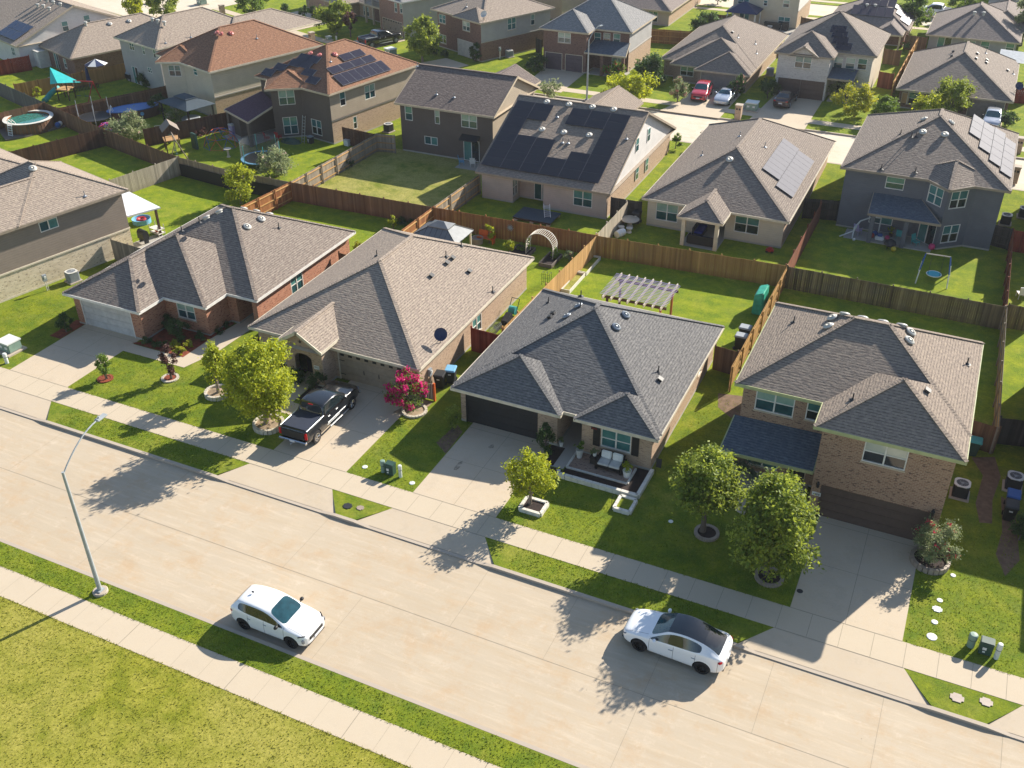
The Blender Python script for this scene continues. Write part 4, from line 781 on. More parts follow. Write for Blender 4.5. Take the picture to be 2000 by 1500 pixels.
{'key': 'BB', 'name': 'siding_house', 'label': 'two-storey dark brown house with a plain brown gable roof and a sliding patio door', 'cat': 'house', 'o': (-46.0, 82.0), 'rot': 0, 'fps': [([(-4.7, 0.3), (5.3, 0.3), (5.3, 9.9), (-4.7, 9.9)], 0, 4.85, 'siding_brown')], 'roofs': [(-5.07, 5.65, -0.1, 10.3, 4.85, 0.46, 'x', 'EW', 0), (-4, 2, 8, 19, 2.7, 0.5, 'y', 'N', 0)], 'ops': [(-3.77, 0.3, 0.83, 3.15, 4.55, 'w1'), (-0.62, 0.3, 0.54, 3.21, 4.66, 'w1'), (2.81, 0.3, 1.69, 3.28, 4.66, 'w2'), (-1.43, 0.3, 1.45, 1.03, 1.85, 'slide'), (2.98, 0.3, 1.71, 0.04, 2.1, 'patio')], 'vents': [('pipe', 'S', -5.11, 4.75, 7.08), ('pipe', 'S', -1.28, 1.57, 5.62), ('pipe', 'S', 0.65, 1.52, 5.6)], 'roofmat': 'shingle_mauve', 'fascia': 'trim_tan', 'gabmat': 'siding_tan', 'sidemat': ('x', 5.3, 'siding_tan'), 'awning': [2.964, 0.3, 2.127]},
{'key': 'BR', 'name': 'siding_house', 'label': 'two-storey dark brown house with reddish hip roof carrying scattered solar panels', 'cat': 'house', 'o': (-57.6, 80.48), 'rot': -12, 'fps': [([(-10.5, 0.4), (-8.2, 0.4), (-6.42, -1.85), (-4.5, 0.4), (-0.4, 0.4), (-0.4, 13), (-10.5, 13)], 2.4, 5.2, 'siding_brown'), ([(-10.5, 0.4), (-8.2, 0.4), (-6.42, -1.85), (-4.5, 0.4), (-0.4, 0.4), (-0.4, 13), (-10.5, 13)], 0, 2.4, 'siding_brown'), ([(-11.2, -3.5), (-9.4, -3.95), (-8.6, 0.38), (-10.45, 0.38)], 0, 2.5, 'siding_brown')], 'roofs': [(-10.9, 0, 0, 13.5, 5.2, 0.53, 'y', '', 0), (-8.75, -4.09, -1.6, 3.06, 5.2, 0.53, 'y', '', 45)], 'ops': [(-5.44, -0.7, 1.58, 3.38, 4.87, 'w2'), (-5.42, -0.68, 1.45, 0.33, 2.14, 'w2'), (-2.74, 0.4, 1.46, 0.51, 2.08, 'w2'), (-0.4, 2.17, 0.79, 3.47, 4.89, 'w1'), (-0.4, 6.04, 1.52, 3.26, 4.69, 'w2'), (-0.4, 3.58, 0.54, 0.75, 2.03, 'w1')], 'vents': [('dome_red', 'S', -6.39, 3.93, 7.28), ('dome_red', 'S', -5.11, 3.97, 7.3), ('dome_red', 'E', -4.01, 5.04, 7.33), ('pipe', 'E', -3.39, 3.81, 7.0)], 'roofmat': 'shingle_red', 'fascia': 'trim_tan', 'panels': [('S', 0, -10.21, 0.27, 1.6, 0.86), ('S', 0, -9.28, 1.19, 1.6, 0.86), ('S', 0, -7.86, 2.04, 1.6, 0.86), ('S', 0, -6.44, 2.12, 1.6, 0.86), ('S', 0, -7.44, 2.85, 1.6, 0.86), ('S', 0, -6.07, 2.91, 1.6, 0.86), ('S', 0, -5.26, 1.35, 1.6, 0.86), ('S', 0, -3.96, 0.61, 1.6, 0.86), ('E', 0, -1.75, 2.3, 1.4, 0.97), ('E', 0, -1.75, 3.3, 1.4, 0.97), ('E', 0, -1.75, 4.3, 1.4, 0.97), ('E', 0, -1.75, 5.3, 1.4, 0.97), ('E', 0, -1.75, 6.3, 1.4, 0.97), ('E', 0, -1.75, 7.3, 1.4, 0.97), ('E', 0, -1.75, 8.3, 1.4, 0.97), ('E', 0, -2.75, 2.5, 0.85, 1.55), ('E', 0, -2.75, 4.1, 0.85, 1.55), ('E', 0, -2.75, 5.7, 0.85, 1.55), ('E', 0, -2.75, 7.3, 0.85, 1.55), ('E', 0, -3.75, 5.2, 0.85, 1.55), ('E', 0, -3.75, 6.8, 0.85, 1.55)], 'panmat': 'panel_dark', 'sidemat': ('x', -0.4, 'siding_tan'), 'sidebrick': ('x', -0.4, 'brick_tan'), 'porch': [{'kind': 'shed', 'pts': [(-11.6, -3.9, 2.6), (-6.4, -5.2, 2.6), (-6.6, -1.2, 3.4), (-10.6, 0.4, 3.6)], 'mat': 'shingle_plum', 'posts': [(-11.4, -3.6), (-6.7, -4.9)], 'pm': 'siding_brown'}]},
{'key': 'BZ', 'name': 'siding_house', 'label': 'two-storey cream sided house with reddish brown hip roof and brick lower corner', 'cat': 'house', 'o': (-73.51, 81.97), 'rot': -18, 'fps': [([(-10.2, 0.4), (-9.2, 0.4), (-7.6, -1.1), (-5.6, 0.4), (-0.4, 0.4), (-0.4, 14.6), (-10.2, 14.6)], 0, 5.2, 'siding_cream')], 'roofs': [(-10.6, 0, 0, 15, 5.2, 0.53, 'y', '', 0), (-9.93, -5.27, -0.83, 3.83, 5.2, 0.53, 'y', '', 45)], 'ops': [(-6.52, -0.29, 1.38, 3.59, 4.79, 'w2'), (-3.47, 0.4, 0.78, 4.12, 4.93, 'w1')], 'vents': [('dome_red', 'S', -4.69, 4.5, 7.59), ('dome_red', 'S', -3.9, 4.5, 7.59), ('dome_red', 'E', -4.11, 5.83, 7.38), ('pipe', 'E', -2.77, 8.15, 6.67)], 'roofmat': 'shingle_red', 'fascia': 'trim_cream', 'sidebrick': ('x', -0.4, 'brick_tan')},
{'key': 'BY', 'name': 'siding_house', 'label': 'two-storey pale grey sided house with taupe hip roof and three white roof vents', 'cat': 'house', 'o': (-85.0, 86.92), 'rot': -15, 'fps': [([(-8.3, 0.4), (-0.4, 0.4), (-0.4, 13.6), (-8.3, 13.6)], 0, 5.2, 'siding_grey')], 'roofs': [(-8.7, 0, 0, 14, 5.2, 0.53, 'y', '', 0), (-6, 2.5, 8, 22, 4.6, 0.4, 'y', '', 0)], 'ops': [(-5.85, 0.4, 0.98, 4.02, 5.03, 'w2'), (-3.45, 0.4, 0.5, 3.93, 4.87, 'w1'), (-1.27, 0.4, 0.5, 3.9, 4.88, 'w1'), (-6.22, 0.4, 1.19, 0.04, 2.1, 'patio'), (-2.94, 0.4, 0.85, 1.93, 2.58, 'w2')], 'vents': [('turret', 'S', -4.98, 3.21, 6.9), ('turret', 'S', -3.89, 3.2, 6.9), ('turret', 'S', -2.59, 3.21, 6.9), ('pipe', 'E', -0.49, 5.0, 5.46), ('pipe', 'E', -0.52, 1.62, 5.47)], 'roofmat': 'shingle_tan', 'fascia': 'trim_cream'},
{'key': 'BX', 'name': 'brick_house', 'label': 'low brick house with tan hip roof behind a white and blue patio umbrella', 'cat': 'house', 'o': (-99.16, 87.34), 'rot': -20, 'fps': [([(-9.2, 0.4), (-0.4, 0.4), (-0.4, 16.6), (-9.2, 16.6)], 0, 2.5, 'brick_dark')], 'roofs': [(-9.6, 0, 0, 17, 2.5, 0.53, 'y', '', 0)], 'ops': [(-8.34, 0.4, 0.75, 0.49, 1.81, 'w2'), (-3.07, 0.4, 0.71, 0.73, 1.88, 'w1'), (-5.43, 0.4, 1.34, 0.04, 2.1, 'patio')], 'vents': [('turret', 'S', -4.38, 4.57, 4.92), ('dome', 'E', -3.97, 7.39, 4.61), ('dome', 'E', -3.84, 9.88, 4.54)], 'roofmat': 'shingle_tan', 'fascia': 'trim_taupe'},
{'key': 'BW', 'name': 'siding_house', 'label': 'large house with pale lilac-grey gable wall, white roof vents and blue solar array', 'cat': 'house', 'o': (-108.3, 87.58), 'rot': -19, 'fps': [([(-23, 0.4), (-0.3, 0.4), (-0.3, 16.15), (-23, 16.15)], 0, 3.0, 'siding_white')], 'roofs': [(-24, 0, 0, 16.55, 3.0, 0.42, 'x', 'E', 0)], 'ops': [(-2.32, 0.4, 1.01, 1.34, 2.36, 'w2')], 'vents': [('turret', 'S', -7.33, 7.35, 6.09), ('turret', 'S', -5.71, 7.49, 6.15), ('turret', 'S', -3.96, 7.5, 6.15), ('turret', 'S', -6.17, 6.33, 5.66), ('turret', 'S', -4.84, 6.5, 5.73), ('turret', 'S', -3.07, 6.43, 5.7), ('turret', 'S', -2.09, 7.54, 6.17)], 'roofmat': 'shingle_tan', 'fascia': 'trim_tan', 'gabmat': 'siding_white', 'panels': [('S', 0, -6.48, 0.59, 1.7, 1.35), ('S', 0, -6.48, 1.99, 1.7, 1.35), ('S', 0, -4.73, 0.59, 1.7, 1.35), ('S', 0, -4.73, 1.99, 1.7, 1.35), ('S', 0, -2.98, 0.59, 1.7, 1.35), ('S', 0, -2.98, 1.99, 1.7, 1.35)], 'panmat': 'panel_blue', 'gabwin': [[-0.3, 6.757, 4.132], [-0.3, 9.718, 4.376]]},
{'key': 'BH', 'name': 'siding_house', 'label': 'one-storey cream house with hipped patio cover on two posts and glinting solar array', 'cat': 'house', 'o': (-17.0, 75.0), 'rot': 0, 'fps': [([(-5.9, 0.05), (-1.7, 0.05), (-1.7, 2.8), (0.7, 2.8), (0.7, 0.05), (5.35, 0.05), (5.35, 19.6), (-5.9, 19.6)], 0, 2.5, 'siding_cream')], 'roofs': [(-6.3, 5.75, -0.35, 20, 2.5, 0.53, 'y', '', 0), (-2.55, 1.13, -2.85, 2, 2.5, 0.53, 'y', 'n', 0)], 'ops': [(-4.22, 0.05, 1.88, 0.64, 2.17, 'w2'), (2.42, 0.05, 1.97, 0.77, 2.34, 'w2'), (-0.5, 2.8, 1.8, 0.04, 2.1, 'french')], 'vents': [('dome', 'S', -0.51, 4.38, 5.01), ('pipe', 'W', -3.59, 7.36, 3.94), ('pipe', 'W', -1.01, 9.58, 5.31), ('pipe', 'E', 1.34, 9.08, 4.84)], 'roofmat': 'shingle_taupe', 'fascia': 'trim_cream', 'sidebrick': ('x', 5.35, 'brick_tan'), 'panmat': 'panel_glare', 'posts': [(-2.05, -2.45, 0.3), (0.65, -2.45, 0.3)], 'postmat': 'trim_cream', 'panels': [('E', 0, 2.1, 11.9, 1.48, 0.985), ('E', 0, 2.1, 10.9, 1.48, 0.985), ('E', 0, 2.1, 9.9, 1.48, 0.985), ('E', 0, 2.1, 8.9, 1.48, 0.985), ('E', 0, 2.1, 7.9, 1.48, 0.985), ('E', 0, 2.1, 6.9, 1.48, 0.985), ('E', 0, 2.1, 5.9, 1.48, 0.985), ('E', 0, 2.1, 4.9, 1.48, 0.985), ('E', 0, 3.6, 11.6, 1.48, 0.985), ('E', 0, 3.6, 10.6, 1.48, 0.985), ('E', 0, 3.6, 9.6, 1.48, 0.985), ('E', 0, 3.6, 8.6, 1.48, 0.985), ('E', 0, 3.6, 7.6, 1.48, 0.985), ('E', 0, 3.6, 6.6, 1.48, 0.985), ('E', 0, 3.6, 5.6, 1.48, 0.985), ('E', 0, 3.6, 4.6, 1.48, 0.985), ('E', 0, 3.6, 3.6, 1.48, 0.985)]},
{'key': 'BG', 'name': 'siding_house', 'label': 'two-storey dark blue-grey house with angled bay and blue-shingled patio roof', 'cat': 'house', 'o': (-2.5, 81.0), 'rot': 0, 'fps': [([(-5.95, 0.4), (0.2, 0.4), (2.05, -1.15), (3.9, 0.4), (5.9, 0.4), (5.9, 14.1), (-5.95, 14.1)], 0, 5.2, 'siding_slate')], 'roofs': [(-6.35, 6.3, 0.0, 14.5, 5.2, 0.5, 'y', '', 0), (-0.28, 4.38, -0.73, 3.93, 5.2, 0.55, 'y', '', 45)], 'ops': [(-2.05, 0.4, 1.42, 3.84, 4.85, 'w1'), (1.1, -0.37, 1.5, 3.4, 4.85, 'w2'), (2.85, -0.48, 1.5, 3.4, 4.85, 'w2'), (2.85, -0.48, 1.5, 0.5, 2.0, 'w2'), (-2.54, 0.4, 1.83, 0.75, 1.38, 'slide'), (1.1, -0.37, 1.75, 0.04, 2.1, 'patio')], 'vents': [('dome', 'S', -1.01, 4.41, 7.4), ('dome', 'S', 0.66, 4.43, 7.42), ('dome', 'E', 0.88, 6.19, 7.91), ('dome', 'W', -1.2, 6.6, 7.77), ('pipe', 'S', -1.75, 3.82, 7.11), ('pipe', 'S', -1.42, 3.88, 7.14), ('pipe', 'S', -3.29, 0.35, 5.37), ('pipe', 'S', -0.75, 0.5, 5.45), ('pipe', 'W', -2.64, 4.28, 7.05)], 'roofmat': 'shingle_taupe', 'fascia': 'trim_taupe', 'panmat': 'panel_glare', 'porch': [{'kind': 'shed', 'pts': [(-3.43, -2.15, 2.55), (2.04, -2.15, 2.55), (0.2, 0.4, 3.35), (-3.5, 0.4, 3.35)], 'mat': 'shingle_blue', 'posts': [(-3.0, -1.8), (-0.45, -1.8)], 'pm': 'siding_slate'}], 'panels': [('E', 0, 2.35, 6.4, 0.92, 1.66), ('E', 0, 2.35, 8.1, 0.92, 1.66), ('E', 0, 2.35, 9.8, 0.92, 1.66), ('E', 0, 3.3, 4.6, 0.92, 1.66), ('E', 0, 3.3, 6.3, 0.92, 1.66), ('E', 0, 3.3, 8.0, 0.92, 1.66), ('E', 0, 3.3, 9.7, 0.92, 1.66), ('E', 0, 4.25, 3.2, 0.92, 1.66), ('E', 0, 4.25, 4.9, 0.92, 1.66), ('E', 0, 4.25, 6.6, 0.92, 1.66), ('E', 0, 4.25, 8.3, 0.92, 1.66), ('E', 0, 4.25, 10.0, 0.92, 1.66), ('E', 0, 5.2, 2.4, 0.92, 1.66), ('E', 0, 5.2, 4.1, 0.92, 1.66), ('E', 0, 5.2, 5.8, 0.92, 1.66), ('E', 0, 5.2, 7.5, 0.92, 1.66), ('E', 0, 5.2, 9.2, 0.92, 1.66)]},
{'key': 'F3', 'name': 'brick_house', 'label': 'two-storey red-brown brick house with twin purple-brown garage doors across the back street', 'cat': 'house', 'o': (-44.0, 114.0), 'rot': 0, 'fps': [([(-5.05, -0.65), (0.5, -0.65), (0.5, 1.7), (5, 1.7), (5, 10.1), (-5.05, 10.1)], 0, 4.8, 'brick_dark')], 'roofs': [(-5.45, 5.4, 1.3, 10.5, 4.8, 0.6, 'x', '', 0), (-5.46, 0.85, -1.05, 4.8, 4.8, 0.6, 'y', 'n', 0)], 'ops': [(-2.35, -0.65, 1.64, 3.31, 4.48, 'w2'), (-3.7, -0.65, 2.26, 0.0, 2.05, 'garage_purple'), (-1.05, -0.65, 2.29, 0.0, 2.05, 'garage_purple'), (0.87, 1.7, 0.87, 3.13, 4.31, 'w1'), (2.15, 1.7, 0.87, 3.11, 4.36, 'w1'), (3.4, 1.7, 0.89, 3.16, 4.41, 'w1'), (3.6, 1.7, 1.4, 0.2, 1.6, 'w2')], 'vents': [], 'roofmat': 'shingle_gray2', 'fascia': 'trim_tan', 'sidemat': ('x', 5, 'siding_grey'), 'sidebrick': ('x', 5, 'brick_tan'), 'porch': [{'kind': 'shed', 'pts': [(0.4, -1.1, 2.6), (5.6, -1.1, 2.6), (5.1, 1.7, 3.5), (0.6, 1.7, 3.5)], 'mat': 'shingle_blue', 'posts': [(2.6, -0.8), (5.2, -0.8)], 'pm': 'brick_dark'}], 'zb': 0.4},
{'key': 'F2', 'name': 'brick_house', 'label': 'two-storey brown brick house with pale grey side wall and white satellite dish', 'cat': 'house', 'o': (-56.8, 112.55), 'rot': -24, 'fps': [([(-10, 0.7), (-5.2, 0.7), (-5.2, 0.05), (-0.4, 0.05), (-0.4, 11.6), (-10, 11.6)], 0, 4.8, 'brick_dark')], 'roofs': [(-10.5, 0, 0, 12, 4.8, 0.42, 'y', '', 0), (-5.6, 0.005, -0.35, 3.3, 4.8, 0.42, 'y', 'n', 0)], 'ops': [(-9.05, 0.7, 1.39, 3.1, 4.19, 'w2'), (-3.29, 0.05, 1.46, 3.27, 4.4, 'w2'), (-3.1, 0.05, 4.3, 0.0, 2.05, 'garage_white'), (-9.06, 0.7, 1.4, 0.59, 1.68, 'w2'), (-0.4, 5.05, 1.41, 3.13, 4.59, 'w2'), (-0.4, 8.59, 0.71, 3.12, 4.44, 'w1')], 'vents': [('pipe', 'S', -5.3, 1.78, 5.55)], 'roofmat': 'shingle_tan', 'fascia': 'trim_tan', 'sidemat': ('x', -0.4, 'siding_grey'), 'sidebrick': ('x', -0.4, 'brick_dark'), 'dish': [-0.3, 0.5, 5.01], 'zb': 0.4},
{'key': 'F1', 'name': 'brick_house', 'label': 'two-storey brick house with a columned two-level balcony at the top of the photo', 'cat': 'house', 'o': (-71.6, 118.3), 'rot': -24, 'fps': [([(-5.8, 0.4), (-0.4, 0.4), (-0.4, 12.6), (-5.8, 12.6)], 0, 4.8, 'brick_red2'), ([(-11.6, 3.2), (-5.8, 3.2), (-5.8, 12.6), (-11.6, 12.6)], 0, 4.8, 'brick_dark')], 'roofs': [(-6.2, 0, 0, 13, 4.8, 0.5, 'y', '', 0), (-12, -5.5, 1.6, 13, 4.8, 0.5, 'y', '', 0)], 'ops': [(-1.94, 0.4, 0.61, 3.17, 4.38, 'w1'), (-0.52, 0.4, 0.57, 3.25, 4.45, 'w1'), (-3.0, 0.4, 4.6, 0.0, 2.05, 'garage_tan')], 'vents': [], 'roofmat': 'shingle_gray2', 'fascia': 'trim_white', 'sidemat': ('x', -0.4, 'siding_grey'), 'balcony': (-11.6, -5.8, 1.7, 3.2), 'zb': 0.4},
{'key': 'F0', 'name': 'brick_house', 'label': 'one-storey brick house with pink garage door, left of the balcony house', 'cat': 'house', 'o': (-88.0, 125.5), 'rot': -24, 'fps': [([(-7.5, 0.5), (2.5, 0.5), (2.5, 11), (-7.5, 11)], 0, 2.1, 'brick_tan'), ([(2.5, 3.4), (6, 3.4), (6, 13), (2.5, 13)], 0, 2.1, 'brick_tan')], 'roofs': [(-8, 3, 0, 12, 2.1, 0.55, 'y', '', 0), (-1, 6.5, 3, 14, 2.1, 0.5, 'y', '', 0)], 'ops': [(-4.6, 0.5, 4.6, 0.0, 2.05, 'garage_pink'), (4.2, 3.4, 1.4, 0.3, 1.6, 'w2')], 'vents': [], 'roofmat': 'shingle_tan', 'fascia': 'trim_tan', 'zb': 0.4},
{'key': 'F5', 'name': 'brick_house', 'label': 'one-storey brick house with three stepped hips facing the back street behind the red car', 'cat': 'house', 'o': (-30.0, 113.0), 'rot': 0, 'fps': [([(-3, 1.5), (0.25, 1.5), (0.25, 0.3), (5.85, 0.3), (5.85, 19.6), (-4.7, 19.6), (-4.7, 3.3), (-3, 3.3)], 0, 2.1, 'brick_mix')], 'roofs': [(-5.14, 6.25, 2.9, 20, 2.1, 0.53, 'y', '', 0), (-3.4, 6.26, 1.1, 8.5, 2.1, 0.53, 'y', 'n', 0), (-0.1, 6.27, -0.1, 5.2, 2.1, 0.53, 'y', 'n', 0)], 'ops': [(-1.39, 1.5, 1.57, 0.79, 2.01, 'w2'), (2.61, 0.3, 4.11, 0.0, 2.05, 'garage_grey')], 'vents': [('box', 'E', 1.78, 8.35, 4.47), ('pipe', 'E', 2.61, 8.03, 4.04), ('pipe', 'E', 4.38, 9.69, 3.1), ('pipe', 'E', 5.19, 7.16, 2.66)], 'roofmat': 'shingle_taupe', 'fascia': 'trim_tan', 'sidebrick': ('x', 5.85, 'brick_tan'), 'zb': 0.4},
{'key': 'F7', 'name': 'brick_house', 'label': 'two-storey whitewashed brick house with two brown garage doors and four dark solar panels', 'cat': 'house', 'o': (-17.0, 114.0), 'rot': 0, 'fps': [([(-4.1, -0.1), (1.5, -0.1), (1.5, 2.5), (5.6, 2.5), (5.6, 12.6), (-4.1, 12.6)], 0, 4.8, 'brick_white')], 'roofs': [(-4.46, 6.0, 2.1, 13, 4.8, 0.6, 'y', '', 0), (-4.47, 1.9, -0.5, 5.6, 4.8, 0.6, 'y', 'n', 0), (-2.9, 0.3, -0.7, 1.4, 4.8, 0.6, 'y', 'Sn', 0)], 'ops': [(-1.32, -0.1, 1.79, 3.28, 4.55, 'w2'), (-2.52, -0.1, 2.49, 0.0, 2.05, 'garage_brown'), (0.03, -0.1, 2.58, 0.0, 2.05, 'garage_brown'), (2.03, 2.5, 0.96, 3.0, 4.23, 'w1'), (3.32, 2.5, 1.0, 3.06, 4.28, 'w1'), (4.58, 2.5, 1.0, 3.11, 4.32, 'w1'), (2.7, 2.5, 1.0, 0.0, 2.1, 'door_black')], 'vents': [], 'roofmat': 'shingle_taupe', 'fascia': 'trim_taupe', 'gabmat': 'brick_white', 'panels': [('S', 0, 0.32, 4.43, 1.7, 0.95), ('S', 0, 0.63, 3.77, 1.7, 0.95), ('S', 0, 0.91, 3.06, 1.7, 0.95), ('S', 0, 1.46, 2.34, 1.7, 0.95)], 'panmat': 'panel_dark', 'sidemat': ('x', 5.6, 'siding_cream'), 'porch': [{'kind': 'shed', 'pts': [(1.5, -0.3, 2.6), (4.3, -0.3, 2.6), (4.3, 2.5, 3.1), (1.5, 2.5, 3.1)], 'mat': 'shingle_blue', 'posts': [], 'pm': 'brick_white'}], 'zb': 0.4},
{'key': 'F10', 'name': 'brick_house', 'label': 'one-storey hip-roofed house with beige garage door and blue satellite dish', 'cat': 'house', 'o': (-2.5, 115.0), 'rot': 0, 'fps': [([(-5.4, -0.1), (5.4, -0.1), (5.4, 15.6), (-5.4, 15.6)], 0, 2.1, 'brick_dark')], 'roofs': [(-5.8, 5.8, -0.5, 16.0, 2.1, 0.53, 'y', '', 0)], 'ops': [(-3.97, -0.1, 1.1, 0.52, 1.8, 'w1'), (3.36, -0.1, 3.51, 0.0, 2.05, 'garage_grey'), (-4.74, -0.1, 0.78, 0.5, 1.68, 'shutter_wood')], 'vents': [('box', 'W', -1.21, 7.43, 4.53), ('box', 'W', -1.21, 5.41, 4.53), ('box', 'E', 1.18, 7.5, 4.55), ('box', 'E', 1.2, 5.38, 4.54), ('box', 'E', 2.28, 7.47, 3.97), ('box', 'E', 2.3, 6.46, 3.95), ('box', 'E', 4.62, 9.02, 2.72), ('pipe', 'E', 2.01, 10.06, 4.11), ('pipe', 'E', 5.28, 9.27, 2.38)], 'roofmat': 'shingle_taupe', 'fascia': 'trim_tan', 'dish': [5.88, 3.26, 2.06], 'zb': 0.4},
{'key': 'F9', 'name': 'siding_house', 'label': 'one-storey grey sided house with pinkish hip roof at the upper right corner', 'cat': 'house', 'o': (-2.5, 141.0), 'rot': 0, 'fps': [([(-5.0, -0.6), (5.2, -0.6), (5.2, 11.6), (-5.0, 11.6)], 0, 2.1, 'siding_grey')], 'roofs': [(-5.4, 5.6, -1.0, 12.0, 2.1, 0.53, 'y', '', 0), (-0.5, 7.0, 5.0, 19.0, 2.1, 0.45, 'y', '', 0)], 'ops': [(-3.08, -0.6, 1.69, 0.04, 2.1, 'patio'), (-0.15, -0.6, 1.37, 1.19, 1.75, 'w2'), (1.66, -0.6, 1.04, 0.66, 1.85, 'w1'), (4.53, -0.6, 0.97, 0.8, 1.89, 'w1')], 'vents': [('turret', 'S', -0.47, 2.83, 4.13), ('turret', 'S', 0.62, 2.9, 4.17)], 'roofmat': 'shingle_mauve2', 'fascia': 'trim_tan', 'zb': 0.4},
{'key': 'F8', 'name': 'brick_house', 'label': 'one-storey grey hip-roofed house with mauve solar panels and a bright side row', 'cat': 'house', 'o': (-15.0, 141.0), 'rot': 0, 'fps': [([(-5.3, 0.3), (4.5, 0.3), (4.5, 10.6), (-5.3, 10.6)], 0, 2.1, 'brick_dark')], 'roofs': [(-5.7, 4.9, -0.1, 11, 2.1, 0.53, 'y', '', 0), (1.0, 4.5, -3.0, 2, 2.1, 0.53, 'y', 'n', 0)], 'ops': [(2.26, 0.3, 0.79, 0.75, 1.14, 'w1')], 'vents': [('turret', 'S', -1.12, 3.22, 3.86), ('turret', 'S', -0.09, 3.27, 3.89)], 'roofmat': 'shingle_mauve2', 'fascia': 'trim_tan', 'panels': [('S', 0, -2.8, 1.7, 1.0, 1.6), ('S', 0, -1.75, 1.7, 1.0, 1.6), ('S', 0, -1.75, 3.45, 1.0, 1.5), ('S', 0, -0.7, 1.7, 1.0, 1.6), ('S', 0, -0.7, 3.45, 1.0, 1.5), ('S', 0, 0.35, 1.7, 1.0, 1.6), ('S', 0, 0.35, 3.45, 1.0, 1.5), ('S', 0, 1.4, 1.7, 1.0, 1.6), ('S', 0, 1.4, 3.45, 1.0, 1.5), ('E', 0, 3.4, 1.7, 1.2, 1.6), ('E', 0, 2.6, 3.4, 2.0, 1.9), ('E', 0, 1.6, 5.4, 3.0, 1.9)], 'panmat': 'panel_mauve', 'posts': [(1.35, -2.5, 0.2), (4.2, -2.5, 0.2)], 'postmat': 'trim_tan', 'zb': 0.4},
{'key': 'F6', 'name': 'siding_house', 'label': 'two-storey cream house behind the navy canvas gazebo at the top edge', 'cat': 'house', 'o': (-30.0, 145.0), 'rot': 0, 'fps': [([(-4, 0), (5, 0), (5, 9.1), (-4, 9.1)], 0, 4.8, 'siding_cream')], 'roofs': [(-4.4, 5.4, -0.4, 9.5, 4.8, 0.5, 'x', '', 0)], 'ops': [(-2.63, 0.0, 1.58, 2.66, 3.34, 'w2'), (0.44, 0.0, 0.55, 2.67, 3.43, 'w1'), (3.26, 0.0, 0.86, 2.71, 3.65, 'w1'), (3.27, 0.0, 1.62, 0.31, 1.47, 'w2'), (-2.28, 0.0, 1.39, 0.04, 2.1, 'french')], 'vents': [], 'roofmat': 'shingle_tan', 'fascia': 'trim_tan', 'sidemat': ('x', 5, 'siding_white'), 'sidebrick': ('x', 5, 'brick_tan'), 'zb': 0.4},
{'key': 'F4', 'name': 'brick_house', 'label': 'one-storey tan brick house with purplish roof at the top edge, behind the stained board fence', 'cat': 'house', 'o': (-46.0, 140.0), 'rot': 0, 'fps': [([(-6.1, -0.4), (4.5, -0.4), (4.5, 15.6), (-6.1, 15.6)], 0, 2.1, 'brick_tan')], 'roofs': [(-6.5, 4.9, -0.9, 16, 2.1, 0.5, 'y', '', 0)], 'ops': [(2.17, -0.4, 1.41, 0.37, 1.79, 'w2')], 'vents': [], 'roofmat': 'shingle_mauve2', 'fascia': 'trim_tan', 'sidemat': ('y', -0.4, 'siding_pink'), 'zb': 0.4},
{'key': 'G0', 'name': 'siding_house', 'label': 'two-storey tan house at the top edge behind the brown brick house with white dish', 'cat': 'house', 'o': (-62.0, 138.0), 'rot': -20, 'fps': [([(-6, 0.4), (6, 0.4), (6, 12), (-6, 12)], 0, 4.8, 'siding_tan')], 'roofs': [(-6.4, 6.4, 0, 12.4, 4.8, 0.5, 'x', '', 0)], 'ops': [(-2.0, 0.4, 1.5, 0.6, 1.8, 'w2'), (2.5, 0.4, 1.5, 0.6, 1.8, 'w2')], 'vents': [], 'roofmat': 'shingle_tan', 'fascia': 'trim_tan', 'zb': 0.4},
{'key': 'G1', 'name': 'siding_house', 'label': 'cream house with a wide garage front at the very top right corner', 'cat': 'house', 'o': (-2.0, 176.0), 'rot': 0, 'fps': [([(-6, 0.4), (6, 0.4), (6, 12), (-6, 12)], 0, 2.2, 'siding_cream')], 'roofs': [(-6.4, 6.4, 0, 12.4, 2.2, 0.5, 'x', '', 0)], 'ops': [(-2.0, 0.4, 1.5, 0.6, 1.8, 'w2'), (2.5, 0.4, 1.5, 0.6, 1.8, 'w2')], 'vents': [], 'roofmat': 'shingle_tan', 'fascia': 'trim_tan', 'zb': 0.4},
{'key': 'G2', 'name': 'siding_house', 'label': 'distant brick house beyond the top edge, far behind the balcony house', 'cat': 'house', 'o': (-70.0, 172.0), 'rot': -10, 'fps': [([(-6, 0.4), (6, 0.4), (6, 12), (-6, 12)], 0, 4.8, 'brick_dark')], 'roofs': [(-6.4, 6.4, 0, 12.4, 4.8, 0.5, 'x', '', 0)], 'ops': [(-2.0, 0.4, 1.5, 0.6, 1.8, 'w2'), (2.5, 0.4, 1.5, 0.6, 1.8, 'w2')], 'vents': [], 'roofmat': 'shingle_gray2', 'fascia': 'trim_tan', 'zb': 0.4},
{'key': 'H5', 'name': 'brick_house', 'label': 'two-storey brick house just beyond the right edge of the photo', 'cat': 'house', 'o': (12.0, 54.0), 'rot': 0, 'fps': [([(-5, -2.8), (-0.4, -2.8), (-0.4, -7), (6, -7), (6, 8), (-5, 8)], 0, 5.4, 'brick_brown')], 'roofs': [(-5.4, 6.4, -3.2, 8.4, 5.4, 0.5, 'x', '', 0), (-0.8, 6.41, -7.4, 1, 5.4, 0.5, 'y', 'n', 0)], 'ops': [], 'vents': [], 'roofmat': 'shingle_taupe', 'fascia': 'trim_tan'},
